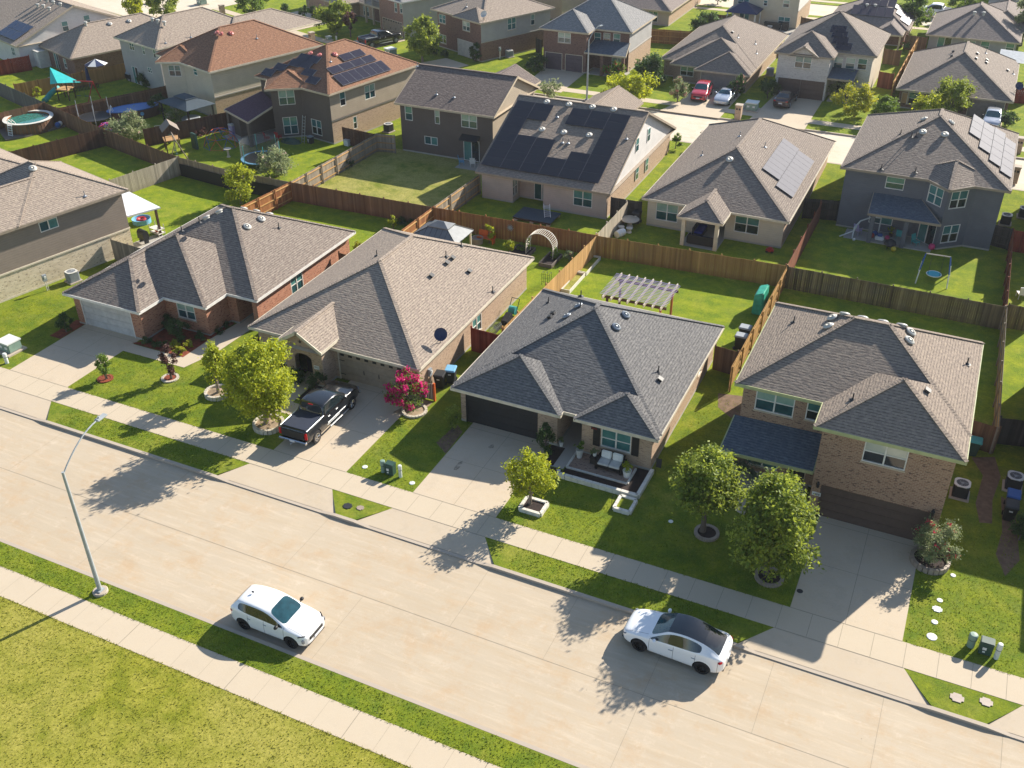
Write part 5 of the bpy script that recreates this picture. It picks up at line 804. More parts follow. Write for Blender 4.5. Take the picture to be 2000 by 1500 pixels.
{'key': 'H6', 'name': 'siding_house', 'label': 'two-storey house beyond the right edge beside the dark grey house', 'cat': 'house', 'o': (13.0, 86.0), 'rot': 0, 'fps': [([(-6, -3.6), (6, -3.6), (6, 9), (-6, 9)], 0, 5.2, 'siding_slate')], 'roofs': [(-6.4, 6.4, -4, 9.4, 5.2, 0.5, 'y', '', 0)], 'ops': [], 'vents': [], 'roofmat': 'shingle_taupe', 'fascia': 'trim_tan'}]
FENCES=[
('stained reddish brown board fence along the back of the middle yards', 'rails none', [(-53.11, 67.06), (-38.98, 67.33)], 'fence_brown'),
('stained orange brown board-on-board fence behind the gazebo and arbor garden', '', [(-38.98, 67.33), (-24.58, 67.72)], 'fence_orange'),
('golden brown board fence behind the white pergola yard', '', [(-24.55, 67.63), (-9.95, 68.44)], 'fence_gold'),
('grey mossy weathered board fence below the dark grey house yard', '', [(-9.93, 68.35), (4.92, 68.31)], 'fence_moss'),
('orange cedar fence with pale rails showing, left of the lawn behind the red brick house', 'r', [(-53.11, 67.06), (-53.61, 60.85)], 'fence_orange'),
('short orange fence between the two back lawns, beside the gazebo', 'r', [(-38.98, 67.33), (-39.0, 62.27)], 'fence_orange'),
('light golden cedar side fence between the tan brick house and the charcoal roofed house', '', [(-24.58, 67.72), (-24.98, 51.64)], 'fence_light'),
('dark red painted gate panel beside the tan brick house', '', [(-26.95, 50.7), (-24.6, 50.6)], 'fence_red'),
('tall golden side fence between the charcoal roofed house and the two-storey house', 'r', [(-9.95, 68.44), (-10.09, 52.97)], 'fence_gold'),
('brown gate panel between the charcoal roofed house and the golden fence', '', [(-11.68, 55.09), (-10.18, 54.94)], 'fence_brown'),
('weathered side fence along the right of the two-storey brown brick house', 'r2', [(4.92, 68.31), (5.21, 52.81)], 'fence_grey'),
('brown double gate with black hinges right of the two-storey brown brick house', '', [(3.81, 53.09), (5.24, 52.85)], 'fence_brown'),
('dark shaded fence at the right edge beyond the blue-lidded bin', '', [(5.25, 53.98), (7.09, 54.38)], 'fence_dark'),
('grey side fence with rails between dark brown house yards', 'r', [(-53.11, 67.06), (-52.83, 81.01), (-50.94, 81.37)], 'fence_grey'),
('grey side fence left of the solar-roofed house', 'r', [(-38.96, 67.57), (-38.75, 75.37)], 'fence_grey'),
('side fence between the solar-roofed house and the cream house with patio cover', '', [(-24.65, 68.0), (-24.66, 75.08)], 'fence_greylight'),
('dark gate panel right of the solar-roofed house', 'r', [(-26.19, 75.39), (-23.54, 75.46)], 'fence_dark'),
('reddish side fence between the cream house and the dark grey house', '', [(-9.98, 68.61), (-9.9, 81.72)], 'fence_redbrown'),
('dark shaded gate left of the dark grey house', 'r', [(-11.33, 81.8), (-8.6, 82.42)], 'fence_dark'),
('brown side fence right of the dark grey house', 'r2', [(4.94, 68.48), (4.82, 82.26)], 'fence_redbrown'),
('dark gate right of the dark grey house', 'r', [(3.39, 82.6), (4.74, 82.22)], 'fence_dark'),
('shaded red fence at the right edge beside the dark grey house', '', [(4.79, 82.03), (6.26, 82.03)], 'fence_red'),
('mossy fence run at the right edge, below the shaded lawn', '', [(5.04, 68.76), (6.59, 68.77)], 'fence_moss'),
('long brown back fence left of the play yards', '', [(-78.73, 71.14), (-90.97, 75.17)], 'fence_brown'),
('grey back fence at the far left edge above the round pool', '', [(-90.97, 75.17), (-109.17, 81.12)], 'fence_greyblue'),
('brown back fence between the left lawn and the wooden play set', '', [(-78.73, 71.14), (-66.39, 67.94)], 'fence_brown'),
('grey-brown back fence with black screen, above the long left lawn', '', [(-66.39, 67.94), (-59.79, 67.17), (-53.11, 67.06)], 'fence_grey2'),
('pale grey side fence between the two left lawns', '', [(-66.39, 67.94), (-67.95, 60.93)], 'fence_greylight'),
('brown side fence below the round pool', '', [(-78.73, 71.14), (-82.73, 60.33)], 'fence_brown2'),
('brown fence behind the round pool', '', [(-90.86, 75.22), (-92.8, 69.09)], 'fence_brown'),
('light brown fence between the brick umbrella house yard and the playground yard', '', [(-99.25, 78.71), (-93.54, 90.34)], 'fence_tan'),
('brown railed fence behind the blue oval pool', 'r', [(-87.96, 74.2), (-83.03, 85.21)], 'fence_brown'),
('dark brown fence behind the wooden play set', '', [(-74.85, 72.7), (-70.41, 81.06)], 'fence_brown2'),
('bright red fence at the left edge beside the white shed', '', [(-109.59, 84.07), (-107.13, 88.15)], 'fence_red'),
('short grey gate fence behind the taupe-sided house, left of the red brick house', '', [(-58.85, 51.42), (-55.23, 51.12)], 'fence_grey'),
('short brown fence panel behind the red brick house', '', [(-41.31, 56.75), (-39.88, 56.59)], 'fence_brown'),
('dark gate between the dark brown houses', 'r', [(-56.95, 81.4), (-52.91, 80.9)], 'fence_brown2'),
('brown fence behind the bright yard across the back street', 'r', [(-41.27, 130.13), (-35.13, 130.98)], 'fence_orange'),
('dark brown fence between the cream gazebo house and the tan brick house at the top', '', [(-35.84, 141.5), (-33.46, 141.31)], 'fence_brown'),
('brown fence along the patio of the cream gazebo house', '', [(-28.92, 132.97), (-23.9, 129.59)], 'fence_orange'),
('brown fence right of the cream gazebo house', '', [(-24.41, 144.49), (-21.24, 143.09)], 'fence_brown'),
('shaded fence between the two solar-roofed back houses', '', [(-11.78, 132.0), (-9.85, 131.82)], 'fence_brown'),
('pale railed side fence behind the whitewashed brick house', 'r', [(-9.0, 118.19), (-8.74, 138.91)], 'fence_light'),
('brown fence left of the pinkish roofed house', '', [(-10.26, 140.04), (-7.66, 139.83)], 'fence_brown'),
('tan fence behind the greyish hip roof, near the top right', '', [(-8.93, 132.02), (-6.15, 132.43)], 'fence_tan'),
('reddish gate right of the whitewashed brick house', '', [(-10.97, 121.71), (-9.36, 121.34)], 'fence_redbrown'),
('red fence by the parked things at the right edge', '', [(3.33, 121.63), (4.79, 121.78)], 'fence_red'),
('dark fence between the brown brick houses across the back street', '', [(-52.92, 119.79), (-51.84, 119.15)], 'fence_dark')]
TREES=[
('tree', 'round lime yellow-green tree in a stone ring left of the black pickup', 'tree', -34.15, 37.92, 2.25, 0.75, 5.64, 'leaf_lime', 14000, 0.105, 'round', None, 0, 'bark2', 0.2, None),
('tree', 'small lime green tree behind the bigger lime tree, in its own stone ring', 'tree', -38.91, 39.4, 0.87, 0.7, 3.84, 'leaf_lime', 3500, 0.09, 'round', None, 0, 'bark2', 0.24, None),
('shrub', 'small crape myrtle bush in a red mulch ring beside the first driveway', 'shrub', -46.64, 37.8, 0.58, 0.19, 2.01, 'leaf_mid', 2600, 0.06, 'vase', None, 0, 'bark', 0.24, None),
('shrub', 'dark plum-leaved crape myrtle in a red mulch ring on the front lawn', 'shrub', -42.86, 39.6, 0.62, 0.22, 2.64, 'leaf_plum', 2600, 0.06, 'vase', None, 0, 'bark', 0.24, None),
('tree', 'small lime green tree in a square white stone planter before the charcoal roofed house', 'tree', -16.79, 37.69, 1.27, 0.45, 3.79, 'leaf_lime', 5500, 0.085, 'round', None, 0, 'bark2', 0.26, None),
('tree', 'mid green oak in a brick ring, left of the pair before the blue porch roof', 'tree', -7.87, 39.47, 1.8, 1.35, 4.95, 'leaf_oak', 12000, 0.1, 'round', None, 0, 'bark', 0.2, None),
('tree', 'larger green oak in a brick ring, beside the stained concrete driveway', 'tree', -4.2, 37.75, 2.25, 0.75, 5.75, 'leaf_oak', 19000, 0.1, 'round', None, 0, 'bark', 0.18, None),
('shrub', 'dark columnar evergreen shrub right of the black garage door', 'shrub', -17.83, 42.21, 0.6, 0.02, 2.44, 'leaf_dark', 2600, 0.06, 'round', None, 0, 'bark', 0.24, None),
('shrub', 'bright magenta crape myrtle at the corner of the tan garage door', 'shrub', -27.31, 43.04, 1.27, 0.04, 2.82, 'leaf_mid', 3500, 0.065, 'round', 'petal_magenta', 1000, 'bark', 0.24, None),
('shrub', 'pale crape myrtle with a few pink blooms beside the wide brown garage door', 'shrub', 3.01, 42.12, 1.07, 0.02, 2.46, 'leaf_sage', 5000, 0.06, 'round', 'petal_red', 45, 'bark', 0.24, None),
('shrub', 'thin olive crape myrtle at the left corner of the black garage door', 'shrub', -23.74, 42.02, 0.62, 0.02, 1.91, 'leaf_oak', 2800, 0.05, 'vase', None, 0, 'bark', 0.24, None),
('shrub', 'round dark green bush between the two brick bays of the red brick house', 'shrub', -45.8, 43.8, 0.75, 0.02, 1.66, 'leaf_dark', 2600, 0.06, 'round', None, 0, 'bark', 0.24, None),
('shrub', 'shaded evergreen bush in the corner of the red brick house', 'shrub', -47.59, 44.66, 0.59, 0.02, 1.08, 'leaf_dark', 1400, 0.06, 'round', None, 0, 'bark', 0.24, None),
('shrub', 'dark green bush left of the white garage door', 'shrub', -53.61, 41.28, 0.6, 0.02, 1.46, 'leaf_dark', 1800, 0.06, 'round', None, 0, 'bark', 0.24, None),
('shrub', 'low dark clipped bush, nearest the driveway in the brick house bed', 'shrub', -47.44, 42.32, 0.45, 0.02, 0.48, 'leaf_dark', 900, 0.05, 'round', None, 0, 'bark', 0.24, None),
('shrub', 'low clipped bush in the red mulch bed, second from the driveway', 'shrub', -46.3, 42.39, 0.45, 0.02, 0.48, 'leaf_dark', 900, 0.05, 'round', None, 0, 'bark', 0.24, None),
('shrub', 'low green bush at the right end of the red mulch bed', 'shrub', -44.5, 44.41, 0.46, 0.02, 0.48, 'leaf_dark', 900, 0.05, 'round', None, 0, 'bark', 0.24, None),
('ornamental_grass', 'yellow-green ornamental grass clump, left one in the red mulch bed', 'grass clump', -45.36, 42.82, 0.41, 0.02, 0.4, 'leaf_yellow', 700, 0.07, 'round', None, 0, 'bark', 0.24, 'ornamental grasses in the mulch bed'),
('ornamental_grass', 'yellow-green ornamental grass clump, right one in the red mulch bed', 'grass clump', -44.62, 43.3, 0.42, 0.02, 0.4, 'leaf_yellow', 700, 0.07, 'round', None, 0, 'bark', 0.24, 'ornamental grasses in the mulch bed'),
('ornamental_grass', 'yellow-green grass clump at the front edge of the red mulch bed', 'grass clump', -44.5, 42.34, 0.41, 0.02, 0.38, 'leaf_yellow', 700, 0.07, 'round', None, 0, 'bark', 0.24, 'ornamental grasses in the mulch bed'),
('shrub', 'small dark bush by the recessed entry of the red brick house', 'shrub', -43.99, 45.57, 0.39, 0.02, 0.38, 'leaf_dark', 700, 0.05, 'round', None, 0, 'bark', 0.24, None),
('shrub', 'second small dark bush by the recessed entry of the red brick house', 'shrub', -44.06, 46.48, 0.39, 0.02, 0.38, 'leaf_dark', 700, 0.05, 'round', None, 0, 'bark', 0.24, None),
('shrub', 'dark shrub between the black pickup and the arched entry', 'shrub', -33.44, 42.22, 0.68, 0.06, 1.48, 'leaf_dark', 1500, 0.06, 'round', None, 0, 'bark', 0.24, None),
('shrub', 'shaded shrub left of the arched entry, behind the lime tree', 'shrub', -35.06, 42.35, 0.65, 0.02, 1.36, 'leaf_dark', 1500, 0.06, 'round', None, 0, 'bark', 0.24, None),
('shrub', 'bush with sparse pink blooms under the tan house window', 'shrub', -39.47, 44.58, 0.6, 0.02, 1.42, 'leaf_mid', 1200, 0.05, 'round', 'petal_magenta', 18, 'bark', 0.24, None),
('shrub', 'blue-green shrub under the blue shingled porch roof', 'shrub', -7.05, 45.2, 1.0, 0.18, 1.36, 'leaf_blue', 2200, 0.06, 'round', None, 0, 'bark', 0.24, None),
('shrub', 'dark leafy shrub at the right edge below the bins', 'shrub', 6.9, 45.62, 0.63, 0.02, 1.64, 'leaf_dark', 2500, 0.07, 'round', None, 0, 'bark', 0.24, None),
('tree', 'young tree with dense yellow-green oval crown on the long left lawn', 'tree', -56.91, 64.74, 1.33, 0.19, 3.79, 'leaf_lime', 4200, 0.11, 'round', None, 0, 'bark2', 0.24, None),
('shrub', 'pale pink crape myrtle beside the trampoline', 'shrub', -57.86, 71.3, 1.85, 0.02, 2.68, 'leaf_sage', 4500, 0.1, 'round', 'petal_pale', 60, 'bark', 0.24, None),
('shrub', 'big pale pink crape myrtle behind the brown fence corner', 'shrub', -77.47, 73.33, 1.96, 0.02, 2.9, 'leaf_sage', 5000, 0.11, 'round', 'petal_pale', 80, 'bark', 0.24, None),
('shrub', 'pale flowering shrub in front of the dark hardtop gazebo', 'shrub', -76.4, 79.06, 1.25, 0.04, 2.12, 'leaf_sage', 1600, 0.09, 'round', 'petal_pale', 40, 'bark', 0.24, None),
('shrub', 'dark green shrub at the end of the blue oval pool', 'shrub', -80.82, 81.37, 1.04, 0.02, 2.36, 'leaf_dark', 1600, 0.1, 'round', None, 0, 'bark', 0.24, None),
('tree', 'dark round shrub at the back door of the pale grey house', 'shrub', -89.16, 88.64, 1.09, 0.02, 1.8, 'leaf_dark', 1600, 0.12, 'round', None, 0, 'bark', 0.24, None),
('tree', 'tiny lime sapling in the corner of the playground yard', 'sapling', -97.87, 80.28, 0.53, 0.02, 1.58, 'leaf_lime', 500, 0.09, 'round', None, 0, 'bark', 0.24, None),
('tree', 'slender yellow-green sapling in the arbor garden', 'sapling', -33.31, 66.35, 0.56, 0.17, 1.73, 'leaf_lime', 900, 0.07, 'round', None, 0, 'bark', 0.24, None),
('shrub', 'round lime bush beside the arbor garden beds', 'shrub', -31.14, 65.56, 0.51, 0.04, 1.02, 'leaf_lime', 800, 0.06, 'round', None, 0, 'bark', 0.24, None),
('shrub', 'leafy vegetable clump left of the arched arbor', 'vegetable plant', -30.18, 66.19, 0.53, 0.02, 0.64, 'leaf_mid', 600, 0.06, 'round', None, 0, 'bark', 0.24, None),
('shrub', 'low vegetable plants in the raised bed right of the arched arbor', 'vegetable plant', -27.44, 65.88, 0.52, 0.02, 0.58, 'leaf_mid', 500, 0.06, 'round', None, 0, 'bark', 0.24, None),
('shrub', 'vegetable plants against the golden cedar side fence', 'vegetable plant', -26.17, 65.99, 0.54, 0.02, 0.96, 'leaf_sage', 800, 0.06, 'round', 'petal_pink', 8, 'bark', 0.24, None),
('shrub', 'leafy garden plant at the corner of the lawn behind the red brick house', 'shrub', -41.84, 65.56, 0.49, 0.02, 1.34, 'leaf_lime', 600, 0.07, 'round', None, 0, 'bark', 0.24, None),
('shrub', 'dark low garden plants beside the short orange fence', 'shrub', -41.46, 66.51, 0.73, 0.02, 0.54, 'leaf_dark', 700, 0.07, 'round', None, 0, 'bark', 0.24, None),
('shrub', 'yellowish bush between the red brick house and the tan roof', 'shrub', -42.02, 60.59, 0.53, 0.02, 0.84, 'leaf_yellow', 700, 0.07, 'round', None, 0, 'bark', 0.24, None),
('shrub', 'weedy green shrub along the railed grey fence', 'shrub', -53.39, 75.8, 0.93, 0.02, 0.82, 'leaf_dark', 900, 0.08, 'round', None, 0, 'bark', 0.24, None),
('shrub', 'small weeds in the shade of the railed grey fence', 'shrub', -54.44, 81.25, 0.56, 0.02, 0.68, 'leaf_dark', 300, 0.08, 'round', None, 0, 'bark', 0.24, None),
('tree', 'large round green tree beside the brown brick house driveway', 'tree', -63.98, 109.95, 2.33, 0.59, 5.43, 'leaf_oak', 7000, 0.16, 'round', None, 0, 'bark2', 0.24, None),
('tree', 'big green tree left of the dark pickup across the back street', 'tree', -81.58, 117.32, 2.73, 0.22, 4.66, 'leaf_oak', 6500, 0.17, 'round', None, 0, 'bark2', 0.24, None),
('tree', 'small brownish tree standing against the big green tree', 'tree', -78.87, 116.62, 0.9, 0.82, 3.68, 'leaf_plum', 1500, 0.14, 'round', None, 0, 'bark', 0.24, None),
('tree', 'bright green street tree at the top left, leftmost of two', 'tree', -113.47, 113.18, 1.64, 0.13, 3.73, 'leaf_lime', 3500, 0.18, 'round', None, 0, 'bark', 0.24, None),
('tree', 'darker green street tree at the top left, right of the bright one', 'tree', -108.58, 113.99, 2.36, 0.2, 4.1, 'leaf_oak', 4000, 0.18, 'round', None, 0, 'bark', 0.24, None),
('tree', 'green tree with a lamp arm rising out of it at the top left', 'tree', -97.57, 120.55, 2.52, 0.09, 4.53, 'leaf_mid', 3500, 0.18, 'round', None, 0, 'bark', 0.24, None),
('shrub', 'spiky yellow-green yucca-like shrub by the back street', 'shrub', -93.11, 115.17, 1.39, 0.02, 1.74, 'leaf_yellow', 900, 0.2, 'vase', None, 0, 'bark', 0.24, None),
('shrub', 'dark cone bush at the corner of the brown brick house', 'shrub', -58.0, 112.74, 0.83, 0.02, 2.22, 'leaf_dark', 1600, 0.12, 'round', None, 0, 'bark', 0.24, None),
('shrub', 'low dark hedge under the brown brick house window', 'shrub', -64.04, 113.19, 0.65, 0.02, 1.0, 'leaf_dark', 600, 0.12, 'round', None, 0, 'bark', 0.24, None),
('shrub', 'small dark hedge ball beside the brown house hedge', 'shrub', -62.41, 112.91, 0.52, 0.02, 0.94, 'leaf_dark', 500, 0.12, 'round', None, 0, 'bark', 0.24, None),
('shrub', 'dark clipped topiary ball before the pink garage house', 'shrub', -90.66, 122.45, 0.77, 0.22, 1.98, 'leaf_dark', 700, 0.14, 'round', None, 0, 'bark', 0.24, None),
('shrub', 'tall dark cypress beside the pink garage', 'shrub', -89.75, 123.62, 0.55, 0.02, 1.84, 'leaf_dark', 900, 0.13, 'round', None, 0, 'bark', 0.24, None),
('shrub', 'shaded bushes left of the pink garage', 'shrub', -95.2, 124.71, 0.83, 0.02, 1.3, 'leaf_dark', 700, 0.14, 'round', None, 0, 'bark', 0.24, None),
('shrub', 'dark shrub left of the twin purple garage doors', 'shrub', -49.32, 111.73, 1.3, 0.02, 1.98, 'leaf_dark', 1800, 0.12, 'round', None, 0, 'bark', 0.24, None),
('shrub', 'wide spiky lime shrub behind the solar roof', 'shrub', -34.64, 103.34, 3.61, 0.02, 3.6, 'leaf_lime', 6500, 0.15, 'round', None, 0, 'bark', 0.24, None),
('tree', 'round dark green tree behind the spiky lime shrub', 'tree', -34.99, 112.19, 1.87, 0.02, 3.3, 'leaf_dark', 5000, 0.14, 'round', None, 0, 'bark', 0.24, None),
('shrub', 'red-blooming crape myrtle under the blue porch roof', 'shrub', -39.75, 113.05, 1.37, 0.02, 2.02, 'leaf_mid', 2200, 0.11, 'round', 'petal_red', 60, 'bark', 0.24, None),
('shrub', 'airy silvery shrub at the end of the pale driveway', 'shrub', -43.78, 102.92, 1.67, 0.02, 1.74, 'leaf_sage', 1200, 0.12, 'round', None, 0, 'bark', 0.24, None),
('tree', 'small pink crape myrtle left of the red car', 'tree', -30.1, 106.96, 1.07, 0.15, 2.79, 'leaf_sage', 2000, 0.1, 'round', 'petal_pink', 90, 'bark', 0.24, None),
('shrub', 'dark crape myrtle with pale blooms right of the silver coupe', 'shrub', -24.62, 111.46, 0.92, 0.02, 2.82, 'leaf_dark', 2200, 0.1, 'round', 'petal_pink', 22, 'bark', 0.24, None),
('shrub', 'narrow bush at the rear corner of the solar-roofed house', 'shrub', -26.02, 93.14, 0.58, 0.02, 1.7, 'leaf_mid', 1000, 0.09, 'round', None, 0, 'bark', 0.24, None),
('shrub', 'dark shrub left of the whitewashed brick house', 'shrub', -21.41, 112.47, 1.14, 0.02, 2.36, 'leaf_dark', 1800, 0.12, 'round', None, 0, 'bark', 0.24, None),
('tree', 'grey-green tree against the whitewashed brick house', 'tree', -13.58, 115.92, 1.54, 0.02, 2.6, 'leaf_sage', 2600, 0.11, 'round', None, 0, 'bark', 0.24, None),
('tree', 'yellow-blooming tree on the whitewashed brick house lawn', 'tree', -11.57, 109.86, 2.25, 0.21, 3.45, 'leaf_yellow', 4500, 0.12, 'round', None, 0, 'bark', 0.24, None),
('tree', 'tall mid green tree right of the yellow tree', 'tree', -8.26, 108.33, 1.38, 0.02, 3.14, 'leaf_mid', 3500, 0.12, 'round', None, 0, 'bark', 0.24, None),
('tree', 'lime green tree in front of the large olive tree', 'tree', -4.62, 110.75, 1.68, 0.04, 3.22, 'leaf_lime', 3500, 0.12, 'round', None, 0, 'bark', 0.24, None),
('tree', 'large olive-green tree hiding the hip-roofed house front', 'tree', -2.54, 113.22, 2.4, 0.02, 4.26, 'leaf_oak', 7000, 0.12, 'round', None, 0, 'bark', 0.24, None),
('shrub', 'dark clipped shrub behind the dark grey house', 'shrub', 3.09, 112.73, 1.05, 0.02, 1.78, 'leaf_dark', 1800, 0.11, 'round', None, 0, 'bark', 0.24, None),
('tree', 'round dark tree above the brown fence at the top', 'tree', -35.27, 136.6, 1.76, 0.02, 2.9, 'leaf_dark', 3000, 0.15, 'round', None, 0, 'bark', 0.24, None),
('tree', 'green street tree at the top between the two back roofs', 'tree', -10.81, 149.8, 2.47, 0.73, 4.77, 'leaf_mid', 5000, 0.18, 'round', None, 0, 'bark', 0.24, None),
('tree', 'green street tree at the top right', 'tree', -4.42, 159.51, 2.38, 0.64, 4.42, 'leaf_mid', 4000, 0.18, 'round', None, 0, 'bark', 0.24, None),
('tree', 'pale green tree at the top right corner', 'tree', 3.3, 147.83, 1.82, 1.0, 6.16, 'leaf_sage', 3500, 0.16, 'round', None, 0, 'bark', 0.24, None),
('shrub', 'reddish flowering bush behind the small patio roof at the upper right', 'shrub', -10.09, 139.72, 0.79, 0.02, 0.94, 'leaf_mid', 500, 0.1, 'round', 'petal_red', 8, 'bark', 0.24, None),
('tree', 'dark tree at the top edge behind the street tree', 'tree', -11.79, 163.33, 1.5, 0.33, 3.77, 'leaf_dark', 2500, 0.2, 'round', None, 0, 'bark', 0.24, None),
('tree', 'tree at the top edge right of the cream gazebo house corner', 'tree', -38.87, 155.65, 1.54, 0.02, 2.6, 'leaf_dark', 1500, 0.2, 'round', None, 0, 'bark', 0.24, None)]
# ================= setting =================
def sheet(name,pts,mat,z=0.,z0=None,grid=0,kind='structure'):
    bm=bmesh.new(); poly(bm,pts,z,z0=z0)
    if grid:
        for yy in (86,88,90,92,94,96,98,100): bmesh.ops.bisect_plane(bm,geom=bm.verts[:]+bm.edges[:]+bm.faces[:],plane_co=(0,yy,0),plane_no=(0,1,0))
    for v in bm.verts: v.co.z+=T(v.co.y)
    o=mk(name,bm,mat)
    if kind: o['kind']=kind
    return o
def rect(x0,x1,y0,y1): return [(x0,y0),(x1,y0),(x1,y1),(x0,y1)]
sheet('ground',rect(-3000,3000,-2000,3500),'grass_far',-.6)
sheet('street',rect(-420,420,23.9,32.75),'street',-.13)
sheet('park_lawn',rect(-420,420,-200,20.97),'grass_park',0,-.3)
sheet('near_sidewalk',rect(-420,420,20.97,22.48),'walk',.01,-.3)
sheet('near_verge',rect(-420,420,22.48,23.78),'grass_front',0,-.3)
sheet('near_kerb',rect(-420,420,23.78,23.98),'kerb',.006,-.2)
sheet('sidewalk',rect(-420,420,34.48,36.05),'walk',.012,-.3)
sheet('front_lawn',rect(-420,420,36.05,51.8),'grass_front',0,-.3)
sheet('back_lawn',rect(-420,420,51.8,67.9),'grass_back',0,-.3)
Cb=[(-420,200),(-200,140),(-115,113.5),(-84,104.3),(-65,98.0),(-50,95.3),(420,95.3)]   # south kerb of back street
Ct=[(-420,209),(-200,149),(-112,122.3),(-86,112.6),(-81,110.9),(-62,105.2),(-50,103.6),(420,103.6)]
Wb=[(x,y+2.0) for x,y in Ct]; Wt=[(x,y+3.4) for x,y in Ct]
def strip_poly(a,b): return a+b[::-1]
sheet('rear_lawn',[(-420,67.9),(-52.95,67.9),(-52.95,82.5),(-38.85,82.5),(-38.85,67.9),(420,67.9)]+Cb[::-1],'grass_far',0,grid=1)
sheet('dry_lawn',rect(-52.95,-38.85,67.9,82.5),'grass_dry',0)
def offs(L,d): return [(x,y+d) for x,y in L]
sheet('back_street',strip_poly(offs(Cb,-.05),offs(Ct,.05)),'street_far',-.13,grid=1)
sheet('back_kerb_south',strip_poly(offs(Cb,-.25),offs(Cb,0)),'kerb',.008,grid=1)
sheet('back_kerb',strip_poly(Ct,offs(Ct,.2)),'kerb',.008,-.13,grid=1)
sheet('back_verge',strip_poly(offs(Ct,.2),Wb),'grass_far',0,grid=1)
sheet('back_sidewalk',strip_poly(Wb,Wt),'walk',.012,grid=1)
Y3=157.2
sheet('far_lawn',Wt+[(420,Y3-4.6),(-420,Y3+60)] if False else strip_poly(Wt,[(-420,280),(-120,185),(-60,Y3-3),(420,Y3-3)]),'grass_far',0,grid=1)
sheet('far_street',rect(-60,420,Y3-3,Y3+4.5),'street_far',-.05); sheet('far_street_walk',rect(-60,420,Y3-5.6,Y3-4.4),'walk',.02)
sheet('farthest_lawn',rect(-420,420,Y3+4.5,430),'grass_far',0); sheet('farthest_walk',rect(-60,420,Y3+6,Y3+7.2),'walk',.02)
sheet('cross_street',[(-122,122),(-108,118.2),(-100,150),(-112,190),(-128,190),(-114,150)],'street_far',.02)
# verge between kerb and far sidewalk of the near street
strips=[(-66,-65,-56.6,-55.4),(-47.96,-46.58,-33.83,-32.73),(-27.22,-25.9,-24.69,-23.36),(-17.9,-16.56,-4.39,-3.04),(2.64,3.99,6.14,7.48),(13.2,14.5,60,61)]
KY=32.63
bm=bmesh.new()
for a,b,c,d in strips: poly(bm,[(a,34.48),(b,KY+.2),(c,KY+.2),(d,34.48)],0,z0=-.2)
struct('verge',bm,'grass_front')
bm=bmesh.new(); bk=bmesh.new(); edges_=[(-90,None)]
prev=None
for i in range(len(strips)-1):
    a=strips[i];b=strips[i+1]; x0t,x0b=a[3],a[2]; x1t,x1b=b[0],b[1]
    vs=[bm.verts.new(p) for p in ((x0t,34.48,.008),(x0b,KY+.2,-.075),(x1b,KY+.2,-.075),(x1t,34.48,.008))]; bm.faces.new(vs)
    # dropped kerb
    for (xa,za),(xb,zb) in (((x0b,.004),(x0b+.9,-.085)),((x0b+.9,-.085),(x1b-.9,-.085)),((x1b-.9,-.085),(x1b,.004))):
        P=[(xa,KY,za),(xb,KY,zb),(xb,KY+.2,zb),(xa,KY+.2,za)]; v=[bk.verts.new(p) for p in P]; bk.faces.new(v); w_=[bk.verts.new((p[0],p[1],-.2)) for p in P[:2]]; bk.faces.new((w_[0],w_[1],v[1],v[0]))
for a,b,c,d in strips:
    P=[(b,KY,.004),(c,KY,.004),(c,KY+.2,.004),(b,KY+.2,.004)]; v=[bk.verts.new(p) for p in P]; bk.faces.new(v); w_=[bk.verts.new((p[0],p[1],-.2)) for p in P[:2]]; bk.faces.new((w_[0],w_[1],v[1],v[0]))
struct('driveway_apron',bm,'drive'); struct('kerb',bk,'kerb')
drives=[(-53.25,-48.25,42.65),(-32.3,-27.35,44.15),(-23.05,-18.05,43.25),(-2.65,2.4,43.3),(9.5,14.5,43)]
for x0,x1,y in drives: sheet('driveway',rect(x0,x1,36.03,y+.1),'drive',.014,-.05)
def jline(bm,x0,y0,x1,y1,z,w=.022):
    a,b=Vector((x0,y0,z)),Vector((x1,y1,z)); t=(b-a).normalized(); n=Vector((-t.y,t.x,0))*w/2
    bm.faces.new([bm.verts.new(p) for p in (a-n,b-n,b+n,a+n)])
bm=bmesh.new()
jline(bm,-90,28.38,60,28.38,-.126,.022); 
for i in range(-18,8):
    x=-7.3+4.7*i
    if i%3==0: jline(bm,x,24,x,28.36,-.1262,.013)
    if i>=-1 or i%2==0: jline(bm,x,28.4,x,32.6,-.1262,.013)
for i in range(-60,20): x=.0+1.4*i*1.0-.2; jline(bm,x,34.5,x,36.03,.0155,.018); 
for i in range(-50,20): x=-17.8+1.5*i; jline(bm,x,21,x,22.46,.0135,.01 if i%4 else .03)
for x0,x1,y in drives:
    xm=(x0+x1)/2; jline(bm,xm,36.05,xm,y,.0175,.02)
    for yy in (39.6,): jline(bm,x0,yy,x1,yy,.0176,.02)
    jline(bm,x0,36.05,x1,36.05,.0177,.03); jline(bm,x0,y-.45,x1,y-.45,.0177,.025)
for a,b in zip(strips,strips[1:]):
    xs=[a[3]+(b[0]-a[3])*k/4 for k in range(5)]
    for k in (1,2,3): jline(bm,xs[k],34.45,xs[k],32.9,.0,.02) if False else None
    jline(bm,a[3],34.47,b[0],34.47,.0156,.025)
struct('pavement_joints',bm,'joint')
bm=bmesh.new()
for x,y,l,wd in ((-21.9,39.2,.9,.28),(-21.0,41.6,.5,.3)):
    rnd=random.Random(int(x*100)); pts=[(x+wd*.5*rnd.uniform(.7,1.2)*math.cos(t_),y+l*.5*rnd.uniform(.7,1.2)*math.sin(t_)) for t_ in [i*.524 for i in range(12)]]; poly(bm,pts,.0168)
